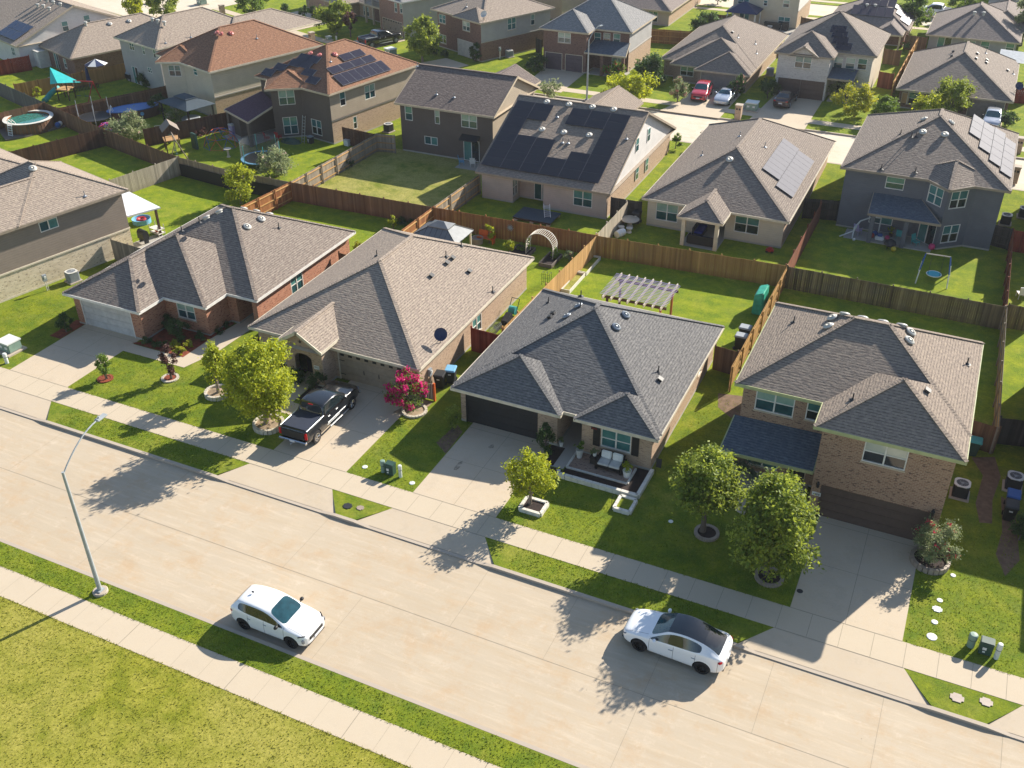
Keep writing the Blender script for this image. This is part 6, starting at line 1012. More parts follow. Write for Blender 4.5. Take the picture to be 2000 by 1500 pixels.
g=N('oil_stain'); g.col(s2l('#4f4841')); g.set(Roughness=.7); tp=g.noise(g.pos(),3.0,5,.75); g.l(g.mapr(tp,.40,.62,0,.6),g.b.inputs['Alpha']); MC['oil_stain']=g.m
struct('driveway_stains',bm,'oil_stain')
def tufts(name,areas,mat,size,seed):
    rnd=random.Random(seed); V=[];F=[]
    for (x0,x1,y0,y1,den) in areas:
        for k in range(int((x1-x0)*(y1-y0)*den)):
            x=rnd.uniform(x0,x1); y=rnd.uniform(y0,y1); h_=size*rnd.uniform(.5,1.5); a_=rnd.uniform(0,6.28); w_=size*rnd.uniform(.3,.8); lx,ly=rnd.gauss(0,.5)*h_,rnd.gauss(0,.5)*h_; c_,s_=math.cos(a_)*w_,math.sin(a_)*w_
            i0=len(V); V+=[(x-c_,y-s_,.0),(x+c_,y+s_,.0),(x+lx,y+ly,h_)]; F.append((i0,i0+1,i0+2))
    me=bpy.data.meshes.new(name); me.from_pydata(V,[],F); me.materials.append(MC[mat]); o=bpy.data.objects.new(name,me); COL.objects.link(o); tagp(o,kind='stuff')
    return o
leafmat('turf_park',(.40,.37,.06),(.23,.24,.025),(.11,.14,.012)); leafmat('turf_lawn',(.28,.31,.03),(.15,.20,.015),(.06,.10,.01))
tufts('grass_tufts',[(-46,0,12,20.9,75),(-46,-8,20.9,21.02,300)],'turf_park',.05,1)
tufts('lawn_tufts',[(-46,6,22.5,23.75,110),(-46,6,22.44,22.52,300),(-46,-34,32.9,34.4,110),(-15.9,-4.9,32.9,34.4,110),(-46,-33,34.44,34.52,200),(-16,-4.5,34.42,34.5,250),(-48.1,-32.5,36.05,41,55),(-27.2,-23.2,36.05,43,70),(-17.9,-2.8,36.05,40.5,70),(-11.3,-8.4,40.5,52,40),(2.5,7.2,36.05,46,60),(-60,-53.6,36.05,44,30),(-48.1,-32.5,36.0,36.08,250),(-27.2,-23.2,36.0,36.08,250),(-17.9,-2.8,36.0,36.08,250),(2.5,7.4,36.0,36.08,250)],'turf_lawn',.05,2)
# walks
sheet('front_walk',[(-48.3,40.98),(-43.07,41.0),(-42.35,43.5),(-42.1,49.2),(-43.35,49.2),(-43.7,46.5),(-43.95,44.3),(-44.35,41.95),(-48.3,41.95)],'walk',.016)
sheet('front_walk',[(-35.5,39.4),(-32.3,39.4),(-32.3,40.6),(-34.2,40.6),(-34.2,44),(-35.4,44)],'walk',.016)
sheet('front_walk',[(-18.05,41.3),(-16.42,41.35),(-16.37,43.1),(-16.15,46.2),(-17.6,46.2),(-17.6,43.0),(-18.05,42.75)],'slab',.02)
sheet('paved_patio',[(-16.3,41.55),(-12.7,41.55),(-12.7,43.24),(-16.3,43.24)],'brick_mix',.03)
sheet('front_walk',[(-6.9,41.9),(-2.65,40.2),(-2.65,41.4),(-4.2,42.4),(-4.2,45.4),(-6.9,45.4)],'walk',.016)
sheet('mulch_bed',[(-48.4,42.0),(-43.98,42.0),(-43.9,44.6),(-43.75,47.1),(-44.1,47.2),(-44.15,45),(-47.72,45),(-47.72,42.7)],'mulch_red',.03)
sheet('mulch_bed',[(-16.35,40.72),(-11.9,40.72),(-11.9,43.2),(-12.65,43.2),(-12.65,41.5),(-16.35,41.5)],'mulch',.025)
sheet('mulch_bed',rect(-17.9,-17.05,41.4,43.2),'mulch',.024); sheet('mulch_bed',rect(-18.0,-16.4,40.8,41.25),'mulch',.022)
sheet('mulch_bed',[(-39.0,42.7),(-35.5,42.7),(-35.5,44.1),(-39,44.1)],'mulch',.02); sheet('mulch_bed',rect(-34.15,-32.7,41.0,42.9),'mulch',.02); sheet('mulch_bed',rect(-54.3,-53.3,40.4,42.9),'mulch_red',.02)
sheet('mulch_bed',rect(-8.3,-6.9,42,45.4),'mulch',.02); sheet('mulch_bed',[(-28.0,42.2),(-26.4,42.4),(-26.3,44.2),(-27.3,44.2)],'mulch_tan',.02)
sheet('bare_soil',[(4.2,52),(4.9,50.5),(4.7,47.8),(5.0,46.2),(5.6,46.4),(5.5,48.4),(5.8,50.8),(5.4,52.6)],'dirt',.008)
sheet('bare_soil',[(5.9,49),(6.6,48.5),(7,44),(6.4,42.5),(5.9,44),(6.1,46)],'dirt',.008); sheet('bare_soil',[(-24.1,40.6),(-23.1,39.9),(-23.2,42.2),(-23.9,42.8)],'dirt',.006)
sheet('bare_soil',[(-10.6,52.5),(-10.2,51),(-9.2,50.2),(-8.2,50.8),(-8.2,53)],'dirt',.006)
# driveways across the back street
def fdrive(pts): sheet('driveway',pts,'drive',.03)
fdrive([(-48.95,113.4),(-43.6,113.4),(-43.2,105),(-48.2,105.2)]); fdrive([(-29.7,113.3),(-24.4,113.3),(-24.4,103.4),(-31,103.4),(-30,107)]); fdrive([(-20.9,113.9),(-15.6,113.9),(-15.5,103.4),(-21.5,103.4)])
fdrive([(-.2,114.9),(2.7,114.9),(2.9,103.4),(-1.2,103.4)]); fdrive([(-62.1,112.6),(-57.9,110.8),(-61.5,102.8),(-66.3,105.3)]); fdrive([(-75.6,120.2),(-71.1,118.2),(-74.4,109.2),(-79,111)]); fdrive([(-94.3,127),(-89.8,125),(-93.3,114.9),(-98,117)]); fdrive([(-89.6,124.5),(-86,122.4),(-88.6,114),(-92.6,115.5)])
fdrive([(-2,177),(4,177),(4,163),(-2,163)])
sheet('patio_slab',[(-59.9,54),(-55.2,53.0),(-54.7,55.3),(-59.2,56.8)],'slab',.02); sheet('patio_slab',rect(-7.5,-.9,79.2,81.2),'slab',.015); sheet('patio_slab',rect(-19.2,-16.2,72.4,77.7),'slab',.015); sheet('patio_slab',rect(-43.8,-40.9,80.2,82.2),'slab',.015)
sheet('patio_slab',[(-34.5,138.6),(-24,138.4),(-24.2,144.8),(-34.5,144.8)],'slab',.02); sheet('patio_slab',rect(-20.0,-16.6,57.6,60.6),'slab',.015); sheet('patio_slab',[(-103,86.6),(-99,85.2),(-98.2,86.8),(-102.5,88.2)],'slab',.02)
# ================= houses, fences, trees =================
for h in HOUSES: build_house(h)
for lb,opt,pts,mat in FENCES: fence(lb,opt,pts,mat)
for i,tdat in enumerate(TREES):
    nm,lb,cat,x,y,a,zb,zt,leaf,n,ls,shape,flower,fn,bark,clr,group=tdat
    tree(nm,lb,cat,x,y,a,zb,zt,leaf,int(n*1.15),ls,shape,flower,fn,i+3,bark,group,clr=clr)
# ================= vehicles =================
car('suv','white compact crossover parked at the near kerb, its nose to the right','car',(-23.9,25.12,-.13),R(-.5),'white_crossover_paint')
car('hatch','white car with a black glass roof parked at the far kerb by the stained driveway','car',(-6.8,31.5,-.13),R(-2),'white_hatch_paint',roofglass=True)
car('pickup','black pickup truck with chrome trim backed on the driveway before the tan garage door','pickup truck',(-31.35,39.65,.014),R(91),'black_pickup_paint',name='pickup_truck',rim='chrome')
car('suv','red crossover parked nose out before the grey-brown garage across the back street','car',(-28.2,109.8,.43),R(-86),'paint_red',rim='steel')
car('coupe','low silver sports coupe parked nose out beside the red crossover','car',(-25.5,109.6,.43),R(-88),'paint_silver',rim='chrome')
car('sedan','dark maroon-black sedan parked nose in before the twin brown garage doors','car',(-19.2,111.3,.43),R(88),'paint_dkred',rim='steel')
car('pickup','dark pickup truck parked on the driveway of the balcony house across the back street','pickup truck',(-73.2,115.0,.43),R(66),'paint_black',name='pickup_truck',rim='steel')
car('pickup','white pickup truck seen past the tree between the two upper right roofs','pickup truck',(-8.4,160.2,.35),R(175),'paint_white',name='pickup_truck',rim='steel')
car('suv','blue-grey car with white roof rack box showing behind the dark grey house roof','car',(1.7,112.6,.43),R(-90),'paint_silver',rim='steel')
# ================= street furniture =================
def lamp(x,y,H_,reach,az,label):
    z=T(y); r=root('street_lamp',label,'street lamp',(x,y,z)); bm=bmesh.new(); lathe(bm,[(.36,0),(.36,.10),(.33,.13),(0,.13)],20); mk('base',bm,'kerb',r)
    bm=bmesh.new(); path(bm,[(0,0,.13),(0,0,H_*.5),(0,0,H_)],[.11,.09,.065],12); obox(bm,(0,0,.16),(.34,.34,.05)); mk('pole',bm,'galv',r,smooth=False)
    d=Vector((math.cos(az),math.sin(az),0)); bm=bmesh.new(); pts=[d*0+Vector((0,0,H_-.12))]
    for k in range(1,9):
        u=k/8; pts.append(d*(reach*u)+Vector((0,0,H_-.12+1.25*math.sin(u*math.pi/2)**.9)))
    path(bm,pts,.035,8); a=mk('arm',bm,'galv',r); p=pts[-1]
    bm=bmesh.new(); m=Matrix.Rotation(az,3,'Z'); obox(bm,p+d*.25,(.62,.26,.10),m); bmesh.ops.bevel(bm,geom=bm.edges[:],offset=.03,segments=2,affect='EDGES'); tube(bm,p+d*.12+Vector((0,0,.05)),p+d*.12+Vector((0,0,.14)),.04,n=8); mk('lamp_head',bm,'galv',a); return r
lamp(-32.97,23.2,7.3,2.55,R(93),'tall galvanised street lamp standing on the near grass verge, arm over the street')
lamp(-39.47,103.5,6.6,1.6,R(70),'galvanised street lamp with curved arm behind the solar-roofed house')
lamp(-97.4,121.4,6.4,1.6,R(80),'street lamp half hidden in the green tree at the top left')
def pedestal(x,y,label,h,r_,mt,grp=None):
    r=root('utility_pedestal',label,'utility pedestal',(x,y,0),0,grp); bm=bmesh.new(); lathe(bm,[(r_,0),(r_,h*.62),(r_*1.12,h*.63),(r_*1.12,h*.94),(r_*.9,h),(0,h*1.02)],16); mk('post',bm,mt,r); bm=bmesh.new(); lathe(bm,[(r_*1.14,h*.6),(r_*1.16,h*.62),(r_*1.14,h*.64)],16); mk('collar',bm,'dgreen',r)
pedestal(-25.47,36.97,'short pale green round utility post left of the dark green box by the sidewalk',.78,.13,'utility'); pedestal(-24.36,36.97,'slim whitish green utility post right of the dark green box by the sidewalk',.8,.10,'plast_w')
pedestal(5.2,37.06,'wide pale green round utility post at the lower right, left of its box',.75,.17,'utility'); pedestal(6.28,36.77,'slim white utility post at the lower right corner lawn',.9,.11,'plast_w')
pedestal(-54.1,36.6,'leaning white utility post beside the green box at the left edge',.75,.12,'plast_w')
pedestal(-22.9,107.9,'white utility post across the back street beside a light transformer box',.9,.12,'plast_w'); pedestal(-79.9,114.7,'white utility post on the lawn by the top left driveways',.9,.12,'plast_w')
def ubox(x,y,z,sx,sy,h,label,mt,top='dgreen',rot=0,cat='utility box',nm='utility_box'):
    r=root(nm,label,cat,(x,y,z),R(rot)); bm=bmesh.new(); obox(bm,(0,0,h/2),(sx,sy,h)); bmesh.ops.bevel(bm,geom=[e for e in bm.edges],offset=.03,segments=2,affect='EDGES'); mk('cabinet',bm,mt,r)
    bm=bmesh.new(); obox(bm,(0,0,h*.97),(sx*1.06,sy*1.06,h*.16)); bmesh.ops.bevel(bm,geom=bm.edges[:],offset=.03,segments=2,affect='EDGES'); mk('lid',bm,top,r)
    bm=bmesh.new(); obox(bm,(-sx*.12,-sy/2-.006,h*.55),(sx*.3,.012,h*.2)); obox(bm,(-sx*.12,-sy/2-.006,h*.28),(sx*.2,.012,h*.12)); mk('warning_sticker',bm,'white',r); return r
ubox(-25.0,37.0,0,.5,.42,.72,'dark green cable box with white stickers between two utility posts','dgreen'); ubox(5.8,36.95,0,.55,.45,.7,'dark green cable box with stickers at the lower right lawn','dgreen')
def transf(x,y,label,rot=0,s=1):
    z=T(y); r=root('transformer_box',label,'transformer',(x,y,z),R(rot)); bm=bmesh.new(); box(bm,-.85*s,.85*s,-.8*s,.8*s,0,.1); mk('pad',bm,'kerb',r); bm=bmesh.new(); box(bm,-.62*s,.62*s,-.5*s,.6*s,.1,.85*s); 
    bmesh.ops.bevel(bm,geom=bm.edges[:],offset=.05,segments=2,affect='EDGES'); mk('cabinet',bm,'utility',r); bm=bmesh.new(); box(bm,-.66*s,.66*s,-.56*s,.64*s,.82*s,.92*s); mk('lid',bm,'plast_w',r); bm=bmesh.new()
    for u in (-.3,.3): box(bm,(u-.13)*s,(u+.13)*s,-.515*s,-.5*s,.4*s,.6*s)
    mk('warning_sticker',bm,'white',r)
transf(-55.2,37.9,'grey-green transformer cabinet on a pad at the left edge',-5,.9); transf(-22.0,107.6,'pale green transformer box across the back street beside the black sedan driveway'); transf(-69.2,110.9,'pale transformer box on the lawn before the dark pickup',-24); transf(-80.8,114.2,'pale green utility cabinet at the top left lawn',-20,.55); transf(-110.6,124.3,'dark green transformer box at the top left corner',-20)
def cover(x,y,s,label,round_=False,mt='blocks'):
    r=root('meter_cover' if not round_ else 'valve_cover',label,'ground cover lid',(x,y,.0)); bm=bmesh.new()
    if round_: lathe(bm,[(s*1.15,.0),(s*1.15,.02),(s,.03),(0,.035)],18)
    else: obox(bm,(0,0,.015),(s*2,s*1.7,.04)); bmesh.ops.bevel(bm,geom=[e for e in bm.edges if abs(e.verts[0].co.z-e.verts[1].co.z)>.01],offset=s*.4,segments=3,affect='EDGES')
    mk('lid',bm,mt,r)
cover(4.91,33.72,.28,'grey textured water meter lid in the lower right verge, left of two'); cover(6.05,34.0,.26,'grey textured water meter lid in the lower right verge, right of two')
cover(-25.65,33.6,.25,'dark meter lid in the small triangular verge, left one',mt='dark'); cover(-24.95,33.75,.2,'half-grown-over meter lid in the small triangular verge, right one')
cover(3.58,36.9,.2,'round white valve cap in a dark hole, lowest of the row in the right lawn',True,'white'); cover(3.6,37.9,.13,'small white cap, second from the bottom of the row in the right lawn',True,'white'); cover(3.63,38.8,.22,'square pale green lid in the row in the right lawn',mt='plast_w'); cover(3.68,39.46,.12,'small white cap at the top of the row in the right lawn',True,'white')
cover(-26.64,36.9,.14,'round whitish cap in the lawn left of the utility posts',True,'plast_w'); cover(-23.5,36.75,.14,'round whitish cap in the lawn right of the utility posts',True,'plast_w'); cover(-9.6,39.6,.11,'small white cap in the shaded lawn beside the left oak',True,'white'); cover(4.1,41.5,.11,'small white cap in the lawn near the pale crape myrtle',True,'white'); cover(-2.45,37.3,.13,'dark round cap set in the stained driveway',True,'dark')
def ac(x,y,label,rot=0,mt='dark',pad=True,s=1):
    z=T(y); r=root('air_conditioner',label,'air conditioner',(x,y,z),R(rot))
    bm=bmesh.new(); box(bm,-.5*s,.5*s,-.5*s,.5*s,0,.09); mk('pad',bm,'kerb',r)
    bm=bmesh.new(); box(bm,-.38*s,.38*s,-.38*s,.38*s,.09,.84*s)
    bmesh.ops.bevel(bm,geom=[e for e in bm.edges if abs(e.verts[0].co.z-e.verts[1].co.z)>.1],offset=.07,segments=2,affect='EDGES')
    for k in range(11): box(bm,-.392*s,.392*s,-.392*s,.392*s,.12+k*.062*s,.135+k*.062*s)
    c=mk('cabinet',bm,mt,r)
    bm=bmesh.new(); n=28; 
    for i in range(n):
        a0,a1=2*math.pi*i/n,2*math.pi*(i+1)/n
        def sq(a_): 
            c_,s_=math.cos(a_),math.sin(a_); m=max(abs(c_),abs(s_)); k=min(.41/m,.47); return (c_*k*s,s_*k*s)
        z0_=.86*s; f=[(*sq(a0),z0_),(*sq(a1),z0_),(.31*s*math.cos(a1),.31*s*math.sin(a1),z0_),(.31*s*math.cos(a0),.31*s*math.sin(a0),z0_)]; bm.faces.new([bm.verts.new(p) for p in f])
        bm.faces.new([bm.verts.new(p) for p in ((*sq(a0),z0_-.05),(*sq(a1),z0_-.05),(*sq(a1),z0_),(*sq(a0),z0_))])
    mk('top_rim',bm,'offwhite',r)
    bm=bmesh.new(); lathe(bm,[(.0,.80*s),(.31*s,.80*s)],20); g_=mk('fan_well',bm,'black',r)
    bm=bmesh.new()
    for k in range(16): a0=2*math.pi*k/16; tube(bm,(.05*math.cos(a0),.05*math.sin(a0),.865*s),(.32*s*math.cos(a0),.32*s*math.sin(a0),.862*s),.006,n=4)
    for rr in (.12,.2,.27): 
        for k in range(16): a0,a1=2*math.pi*k/16,2*math.pi*(k+1)/16; tube(bm,(rr*s*math.cos(a0),rr*s*math.sin(a0),.863*s),(rr*s*math.cos(a1),rr*s*math.sin(a1),.863*s),.006,n=4)
    mk('fan_grille',bm,'steel',r); bm=bmesh.new(); lathe(bm,[(.07,.80*s),(.09,.84*s),(0,.87*s)],12)
    for k in range(3): a0=2*math.pi*k/3; obox(bm,(.17*math.cos(a0),.17*math.sin(a0),.82*s),(.26,.12,.015),Matrix.Rotation(a0,3,'Z')@Matrix.Rotation(.4,3,'X'))
    mk('fan',bm,'galv',r); return r
ac(3.85,48.15,'black air conditioner with pale rim beside the two-storey brown brick house'); ac(6.4,50.0,'dark air conditioner behind the blue-lidded bin at the right edge'); ac(-59.05,47.3,'grey air conditioner beside the cream stone base of the big left house',-14,'steel')
ac(-54.85,86.5,'air conditioner beside the reddish-roofed dark brown house',-12,'dark'); ac(-55.0,116.3,'air conditioner on the bright lawn beside the white-dish brick house',-24,'steel'); ac(4.3,87.4,'air conditioner with a white rim right of the dark grey house'); ac(5.6,89.4,'air conditioner at the right edge behind the first white-rimmed one',0); ac(-23.2,121.5,'air conditioner between the three-hip house and the whitewashed house',0,'steel')
def bin_(x,y,label,rot,body='black',lid='blue',lab=None):
    r=root('wheelie_bin',label,'wheelie bin',(x,y,T(y)),R(rot)); bm=bmesh.new()
    lo=[(-.25,-.24),(.25,-.24),(.25,.3),(-.25,.3)]; hi=[(-.32,-.36),(.32,-.36),(.32,.38),(-.32,.38)]
    A=[bm.verts.new((x_,y_,.06)) for x_,y_ in lo]; B=[bm.verts.new((x_,y_,.98)) for x_,y_ in hi]
    for i in range(4): j=(i+1)%4; bm.faces.new((A[i],A[j],B[j],B[i]))
    bm.faces.new(A[::-1]); bm.faces.new(B); bmesh.ops.bevel(bm,geom=[e for e in bm.edges if abs(e.verts[0].co.z-e.verts[1].co.z)>.1],offset=.05,segments=2,affect='EDGES'); mk('body',bm,body,r)
    bm=bmesh.new(); obox(bm,(0,.0,1.02),(.70,.84,.07)); 
    for v in bm.verts:
        if v.co.z>1.04: v.co.x*=.88; v.co.y*=.88; v.co.z+=.04
    bmesh.ops.bevel(bm,geom=bm.edges[:],offset=.02,segments=2,affect='EDGES'); mk('lid',bm,lid,r)
    bm=bmesh.new(); tube(bm,(-.28,.42,.95),(.28,.42,.95),.025); mk('handle',bm,body,r)
    for s in (-1,1): bm=bmesh.new(); tube(bm,(s*.25,.33,.12),(s*.31,.33,.12),.12,n=14); mk('wheel',bm,'rubber',r)
    bm=bmesh.new(); box(bm,-.09,.09,-.372,-.36,.74,.82); mk('bin_sticker',bm,'white',r)
bin_(6.3,47.1,'black bin with grey-black lid in front of the blue-lidded bin at the right edge',0,'black','dark'); bin_(6.35,48.05,'bin with bright blue lid at the right edge',0,'dark','blue')
bin_(-26.35,46.7,'blue-lidded bin beside the tan brick house, by the pink crape myrtle',15,'dark','skyblue'); bin_(-26.7,45.9,'black bin in front of the blue-lidded bin beside the tan brick house',10,'black','dark')
bin_(-10.72,58.4,'grey-lidded bin against the golden side fence, nearer one',90,'dark','steel'); bin_(-10.75,59.6,'grey-lidded bin against the golden side fence, farther one',90,'dark','steel'); bin_(4.15,52.3,'green-lidded bin lying behind the brown double gate',90,'dgreen','tealp')
def ring(x,y,r_,label,h=.22,mt='blocks',fill='mulch',n=22):
    z=0; r=root('planter_ring',label,'planter ring',(x,y,z)); bm=bmesh.new()
    for i in range(n):
        a0=2*math.pi*i/n; obox(bm,(r_*math.cos(a0),r_*math.sin(a0),h/2),(.17,2*math.pi*r_/n*.92,h*random.Random(i).uniform(.92,1.05)),Matrix.Rotation(a0,3,'Z'))
    mk('edging_blocks',bm,mt,r); bm=bmesh.new(); lathe(bm,[(r_-.02,.03),(r_-.02,h*.55),(0,h*.7)],20); mk('mulch',bm,fill,r)
ring(-33.99,37.92,.85,'tan block ring round the lime tree trunk',.3,'stone','mulch_tan'); ring(-39.0,39.4,.72,'tan block ring round the smaller lime tree',.28,'stone','mulch_tan'); ring(-7.64,39.45,.56,'scalloped brick ring round the left oak',.14,'blocks','mulch',30); ring(-4.0,37.6,.62,'scalloped brick ring round the larger oak',.14,'blocks','mulch',30)
ring(2.95,42.0,.85,'curved block planter under the pale crape myrtle by the brown garage',.3,'blocks','mulch'); ring(-46.75,37.82,.42,'red mulch ring of the small crape myrtle by the first driveway',.07,'mulch_red','mulch_red'); ring(-43.0,39.62,.48,'red mulch ring of the plum-leaved crape myrtle',.08,'stone','mulch_red'); ring(-26.85,42.9,.7,'tan edging blocks round the magenta crape myrtle bed',.12,'stone','mulch_tan')
def wallblocks(bm,p,q_,h=.28,th=.2,bl=.42,z=0):
    a,b=Vector((*p,0)),Vector((*q_,0)); L=(b-a).length; t=(b-a).normalized(); n=max(1,round(L/bl)); m=Matrix((t,Vector((-t.y,t.x,0)),Vector((0,0,1)))).transposed(); rn=random.Random(int(L*99))
    for i in range(n):
        for lv in range(2): obox(bm,a+t*(L*(i+.5+(.0 if lv else .0))/n)+Vector((0,0,z+h*(lv+.5)/2)),(L/n*rn.uniform(.92,.97),th*rn.uniform(.95,1.06),h/2*.95),m)
r=root('stone_garden_wall','low white stone block wall round the front patio of the charcoal roofed house','garden wall',(-14.2,40.7,0)); bm=bmesh.new()
P0=[(-16.5,40.9),(-16.4,40.62),(-13.2,40.62),(-11.8,40.62),(-11.78,43.1)]
for a,b in zip(P0,P0[1:]): wallblocks(bm,(a[0]+14.2,a[1]-40.7),(b[0]+14.2,b[1]-40.7),.3)
mk('stone_blocks',bm,'stonew',r); bm=bmesh.new(); wallblocks(bm,(-2.1,.85),(1.5,.85),.1,.12,.3); wallblocks(bm,(-2.1,.85),(-2.1,2.5),.1,.12,.5); wallblocks(bm,(1.5,.85),(1.5,2.3),.12,.12,.5); mk('patio_edging',bm,'stonew',r)
for (x0,x1,y0,y1,lb) in ((-17.15,-15.95,37.1,38.1,'square white stone planter holding the small lime tree'),(-12.62,-11.75,39.2,40.3,'empty square white stone planter on the lawn by the patio wall')):
    r=root('stone_planter',lb,'planter',((x0+x1)/2,(y0+y1)/2,0)); hx,hy=(x1-x0)/2,(y1-y0)/2; bm=bmesh.new()
    for a,b in (((-hx,-hy),(hx,-hy)),((hx,-hy),(hx,hy)),((hx,hy),(-hx,hy)),((-hx,hy),(-hx,-hy))): wallblocks(bm,a,b,.24,.17,.38)
    mk('stone_blocks',bm,'stonew',r); bm=bmesh.new(); box(bm,-hx+.05,hx-.05,-hy+.05,hy-.05,0,.16); mk('soil',bm,'mulch' if x0<-15 else 'grass_front',r)
def pot(x,y,label,r_,h,mt,leaf,zl,z=0.03):
    r=root('potted_plant',label,'potted plant',(x,y,z)); bm=bmesh.new(); lathe(bm,[(0,0),(r_*.7,0),(r_,h),(r_*.88,h),(r_*.85,h*.9),(0,h*.88)],16); mk('pot',bm,mt,r)
    V,F,_=crown_mesh(random.Random(int(x*10)),r_*1.5,zl,h+zl*.8,260,.06); mk_raw('foliage',V,F,leaf,r)
pot(-16.0,42.75,'leafy plant in a tall grey pot at the left of the patio bench',.22,.55,'offwhite','leaf_mid',.32); pot(-12.95,42.2,'round white pot with yellow-green plant right of the patio bench',.26,.42,'white','leaf_lime',.3); pot(-17.35,43.3,'small white pot with grey plant by the dark entry',.14,.32,'white','leaf_sage',.18); pot(-4.0,80.9,'potted yellow-green plant on the dark grey house patio',.2,.3,'brownp','leaf_lime',.4)
pot(-15.05,42.65,'small white pot on the low black table beside the bench',.13,.22,'white','leaf_sage',.1,.5)
r=root('patio_bench','black two-seat patio bench with pale grey cushions in front of the shuttered window','patio bench',(-14.05,42.55,.03)); bm=bmesh.new(); box(bm,-.72,.72,-.42,.38,.16,.34); box(bm,-.8,-.66,-.42,.4,0,.58); box(bm,.66,.8,-.42,.4,0,.58); box(bm,-.72,.72,.30,.42,.3,.8); mk('frame',bm,'black',r)
for s in (-1,1):
    bm=bmesh.new(); box(bm,s*.33-.32,s*.33+.32,-.44,.26,.34,.46); bmesh.ops.bevel(bm,geom=bm.edges[:],offset=.03,segments=2,affect='EDGES'); mk('seat_cushion',bm,'offwhite',r)
    bm=bmesh.new(); obox(bm,(s*.33,.23,.68),(.6,.16,.46),Matrix.Rotation(-.2,3,'X')); bmesh.ops.bevel(bm,geom=bm.edges[:],offset=.05,segments=2,affect='EDGES'); mk('back_cushion',bm,'white',r)
r=root('side_table','low black woven side table left of the patio bench','side table',(-15.05,42.62,.03)); bm=bmesh.new(); box(bm,-.22,.22,-.22,.22,.4,.46); mk('table_top',bm,'black',r); bm=bmesh.new(); box(bm,-.19,.19,-.19,.19,0,.4); mk('base',bm,'dark',r)
r=root('garden_flag','dark garden flag stand at the right corner of the charcoal roofed house','garden flag',(-11.6,43.1,0)); bm=bmesh.new(); tube(bm,(0,0,0),(0,0,1.1),.012); tube(bm,(0,0,1.1),(.32,0,1.1),.01); mk('stand',bm,'black',r); bm=bmesh.new(); box(bm,.02,.30,-.012,.012,.5,1.08); mk('flag',bm,'dark',r)
r=root('shepherd_hook','thin black shepherd hook stake in the lawn left of the empty stone planter','garden hook',(-12.72,39.1,0)); bm=bmesh.new(); path(bm,[(0,0,0),(0,0,1.0),(.08,0,1.1),(.16,0,1.02)],.012); mk('stake',bm,'black',r)
def meter(x,y,z,rot,label,hs=1.0):
    r=root('electric_meter',label,'electric meter',(x,y,z),R(rot)); bm=bmesh.new(); box(bm,.0,.16,-.15,.15,hs,hs+.5); mk('meter_box',bm,'steel',r); bm=bmesh.new(); tube(bm,(.16,0,hs+.32),(.24,0,hs+.32),.09,n=14); mk('dial',bm,'plast_w',r); bm=bmesh.new(); tube(bm,(.08,-.05,0),(.08,-.05,hs),.03); tube(bm,(.08,.08,0),(.08,.08,hs),.022); mk('conduit',bm,'offwhite',r)
meter(-27.23,45.5,0,0,'grey electric meter on the lit side wall of the tan brick house'); meter(-59.75,45.4,0,-14,'white electric meter with conduits on the cream stone base of the big left house',.8); meter(-55.7,114.9,.4,-24,'electric meter on the side wall of the brown brick house with white dish')
# ================= yards =================
def bed(x0,x1,y0,y1,h,label,fill='dirt',mt='offwhite',fr='stonew'):
    r=root('raised_bed',label,'raised garden bed',((x0+x1)/2,(y0+y1)/2,0)); hx,hy=(x1-x0)/2,(y1-y0)/2; bm=bmesh.new()
    box(bm,-hx,hx,-hy,-hy+.05,0,h); box(bm,-hx,hx,hy-.05,hy,0,h); box(bm,-hx,-hx+.05,-hy+.052,hy-.052,0,h-.002); box(bm,hx-.05,hx,-hy+.052,hy-.052,0,h-.002); mk('boards',bm,fr,r); bm=bmesh.new(); box(bm,-hx+.06,hx-.06,-hy+.06,hy-.06,0,h*.5); mk('soil',bm,fill,r)
bed(-24.75,-24.05,60.9,64.0,.3,'long white raised bed along the golden side fence, nearer one','grass_dry'); bed(-24.75,-24.0,64.15,67.2,.3,'long white raised bed along the golden side fence, farther one','grass_back')
bed(-30.9,-29.3,64.9,66.6,.3,'raised bed of vegetables left of the arched arbor','mulch','wood_grey','wood_grey'); bed(-28.0,-26.9,64.2,66.4,.3,'raised bed of vegetables right of the arched arbor','mulch','wood_grey','wood_grey')
r=root('garden_arbor','arched white lattice arbor over the garden beds','garden arbor',(-28.5,65.9,0)); bm=bmesh.new()
for yy in (-.45,.45):
    pts=[(-1.15,yy,0),(-1.15,yy,1.0)]+[(-1.15*math.cos(a_),yy,1.0+1.1*math.sin(a_)) for a_ in [i*math.pi/10 for i in range(11)]]+[(1.15,yy,0)]; path(bm,pts,.03,6)
mk('arch_frame',bm,'stone',r); bm=bmesh.new()
for i in range(25):
    a_=math.pi*i/24; box_c=(-1.16*math.cos(a_),0,1.0+1.11*math.sin(a_)); tube(bm,(box_c[0],-.5,box_c[2]),(box_c[0],.5,box_c[2]),.018,n=4)
for i in range(8):
    for s in (-1,1): tube(bm,(s*1.15,-.45,.1+i*.12),(s*1.15,.45,.1+i*.12),.015,n=4)
mk('slats',bm,'stone',r)
V,F,_=crown_mesh(random.Random(5),.22,.55,.6,260,.07); mk_raw('climbing_plant',[v+Vector((1.15,0,0)) for v in V],F,'leaf_mid',r); V,F,_=crown_mesh(random.Random(6),.22,.8,.9,260,.07); mk_raw('climbing_plant',[v+Vector((-1.15,0,.1)) for v in V],F,'leaf_mid',r)
r=root('pergola','weathered slatted pergola with white-tipped rafters on the middle back lawn','pergola',(-18.05,58.9,0))
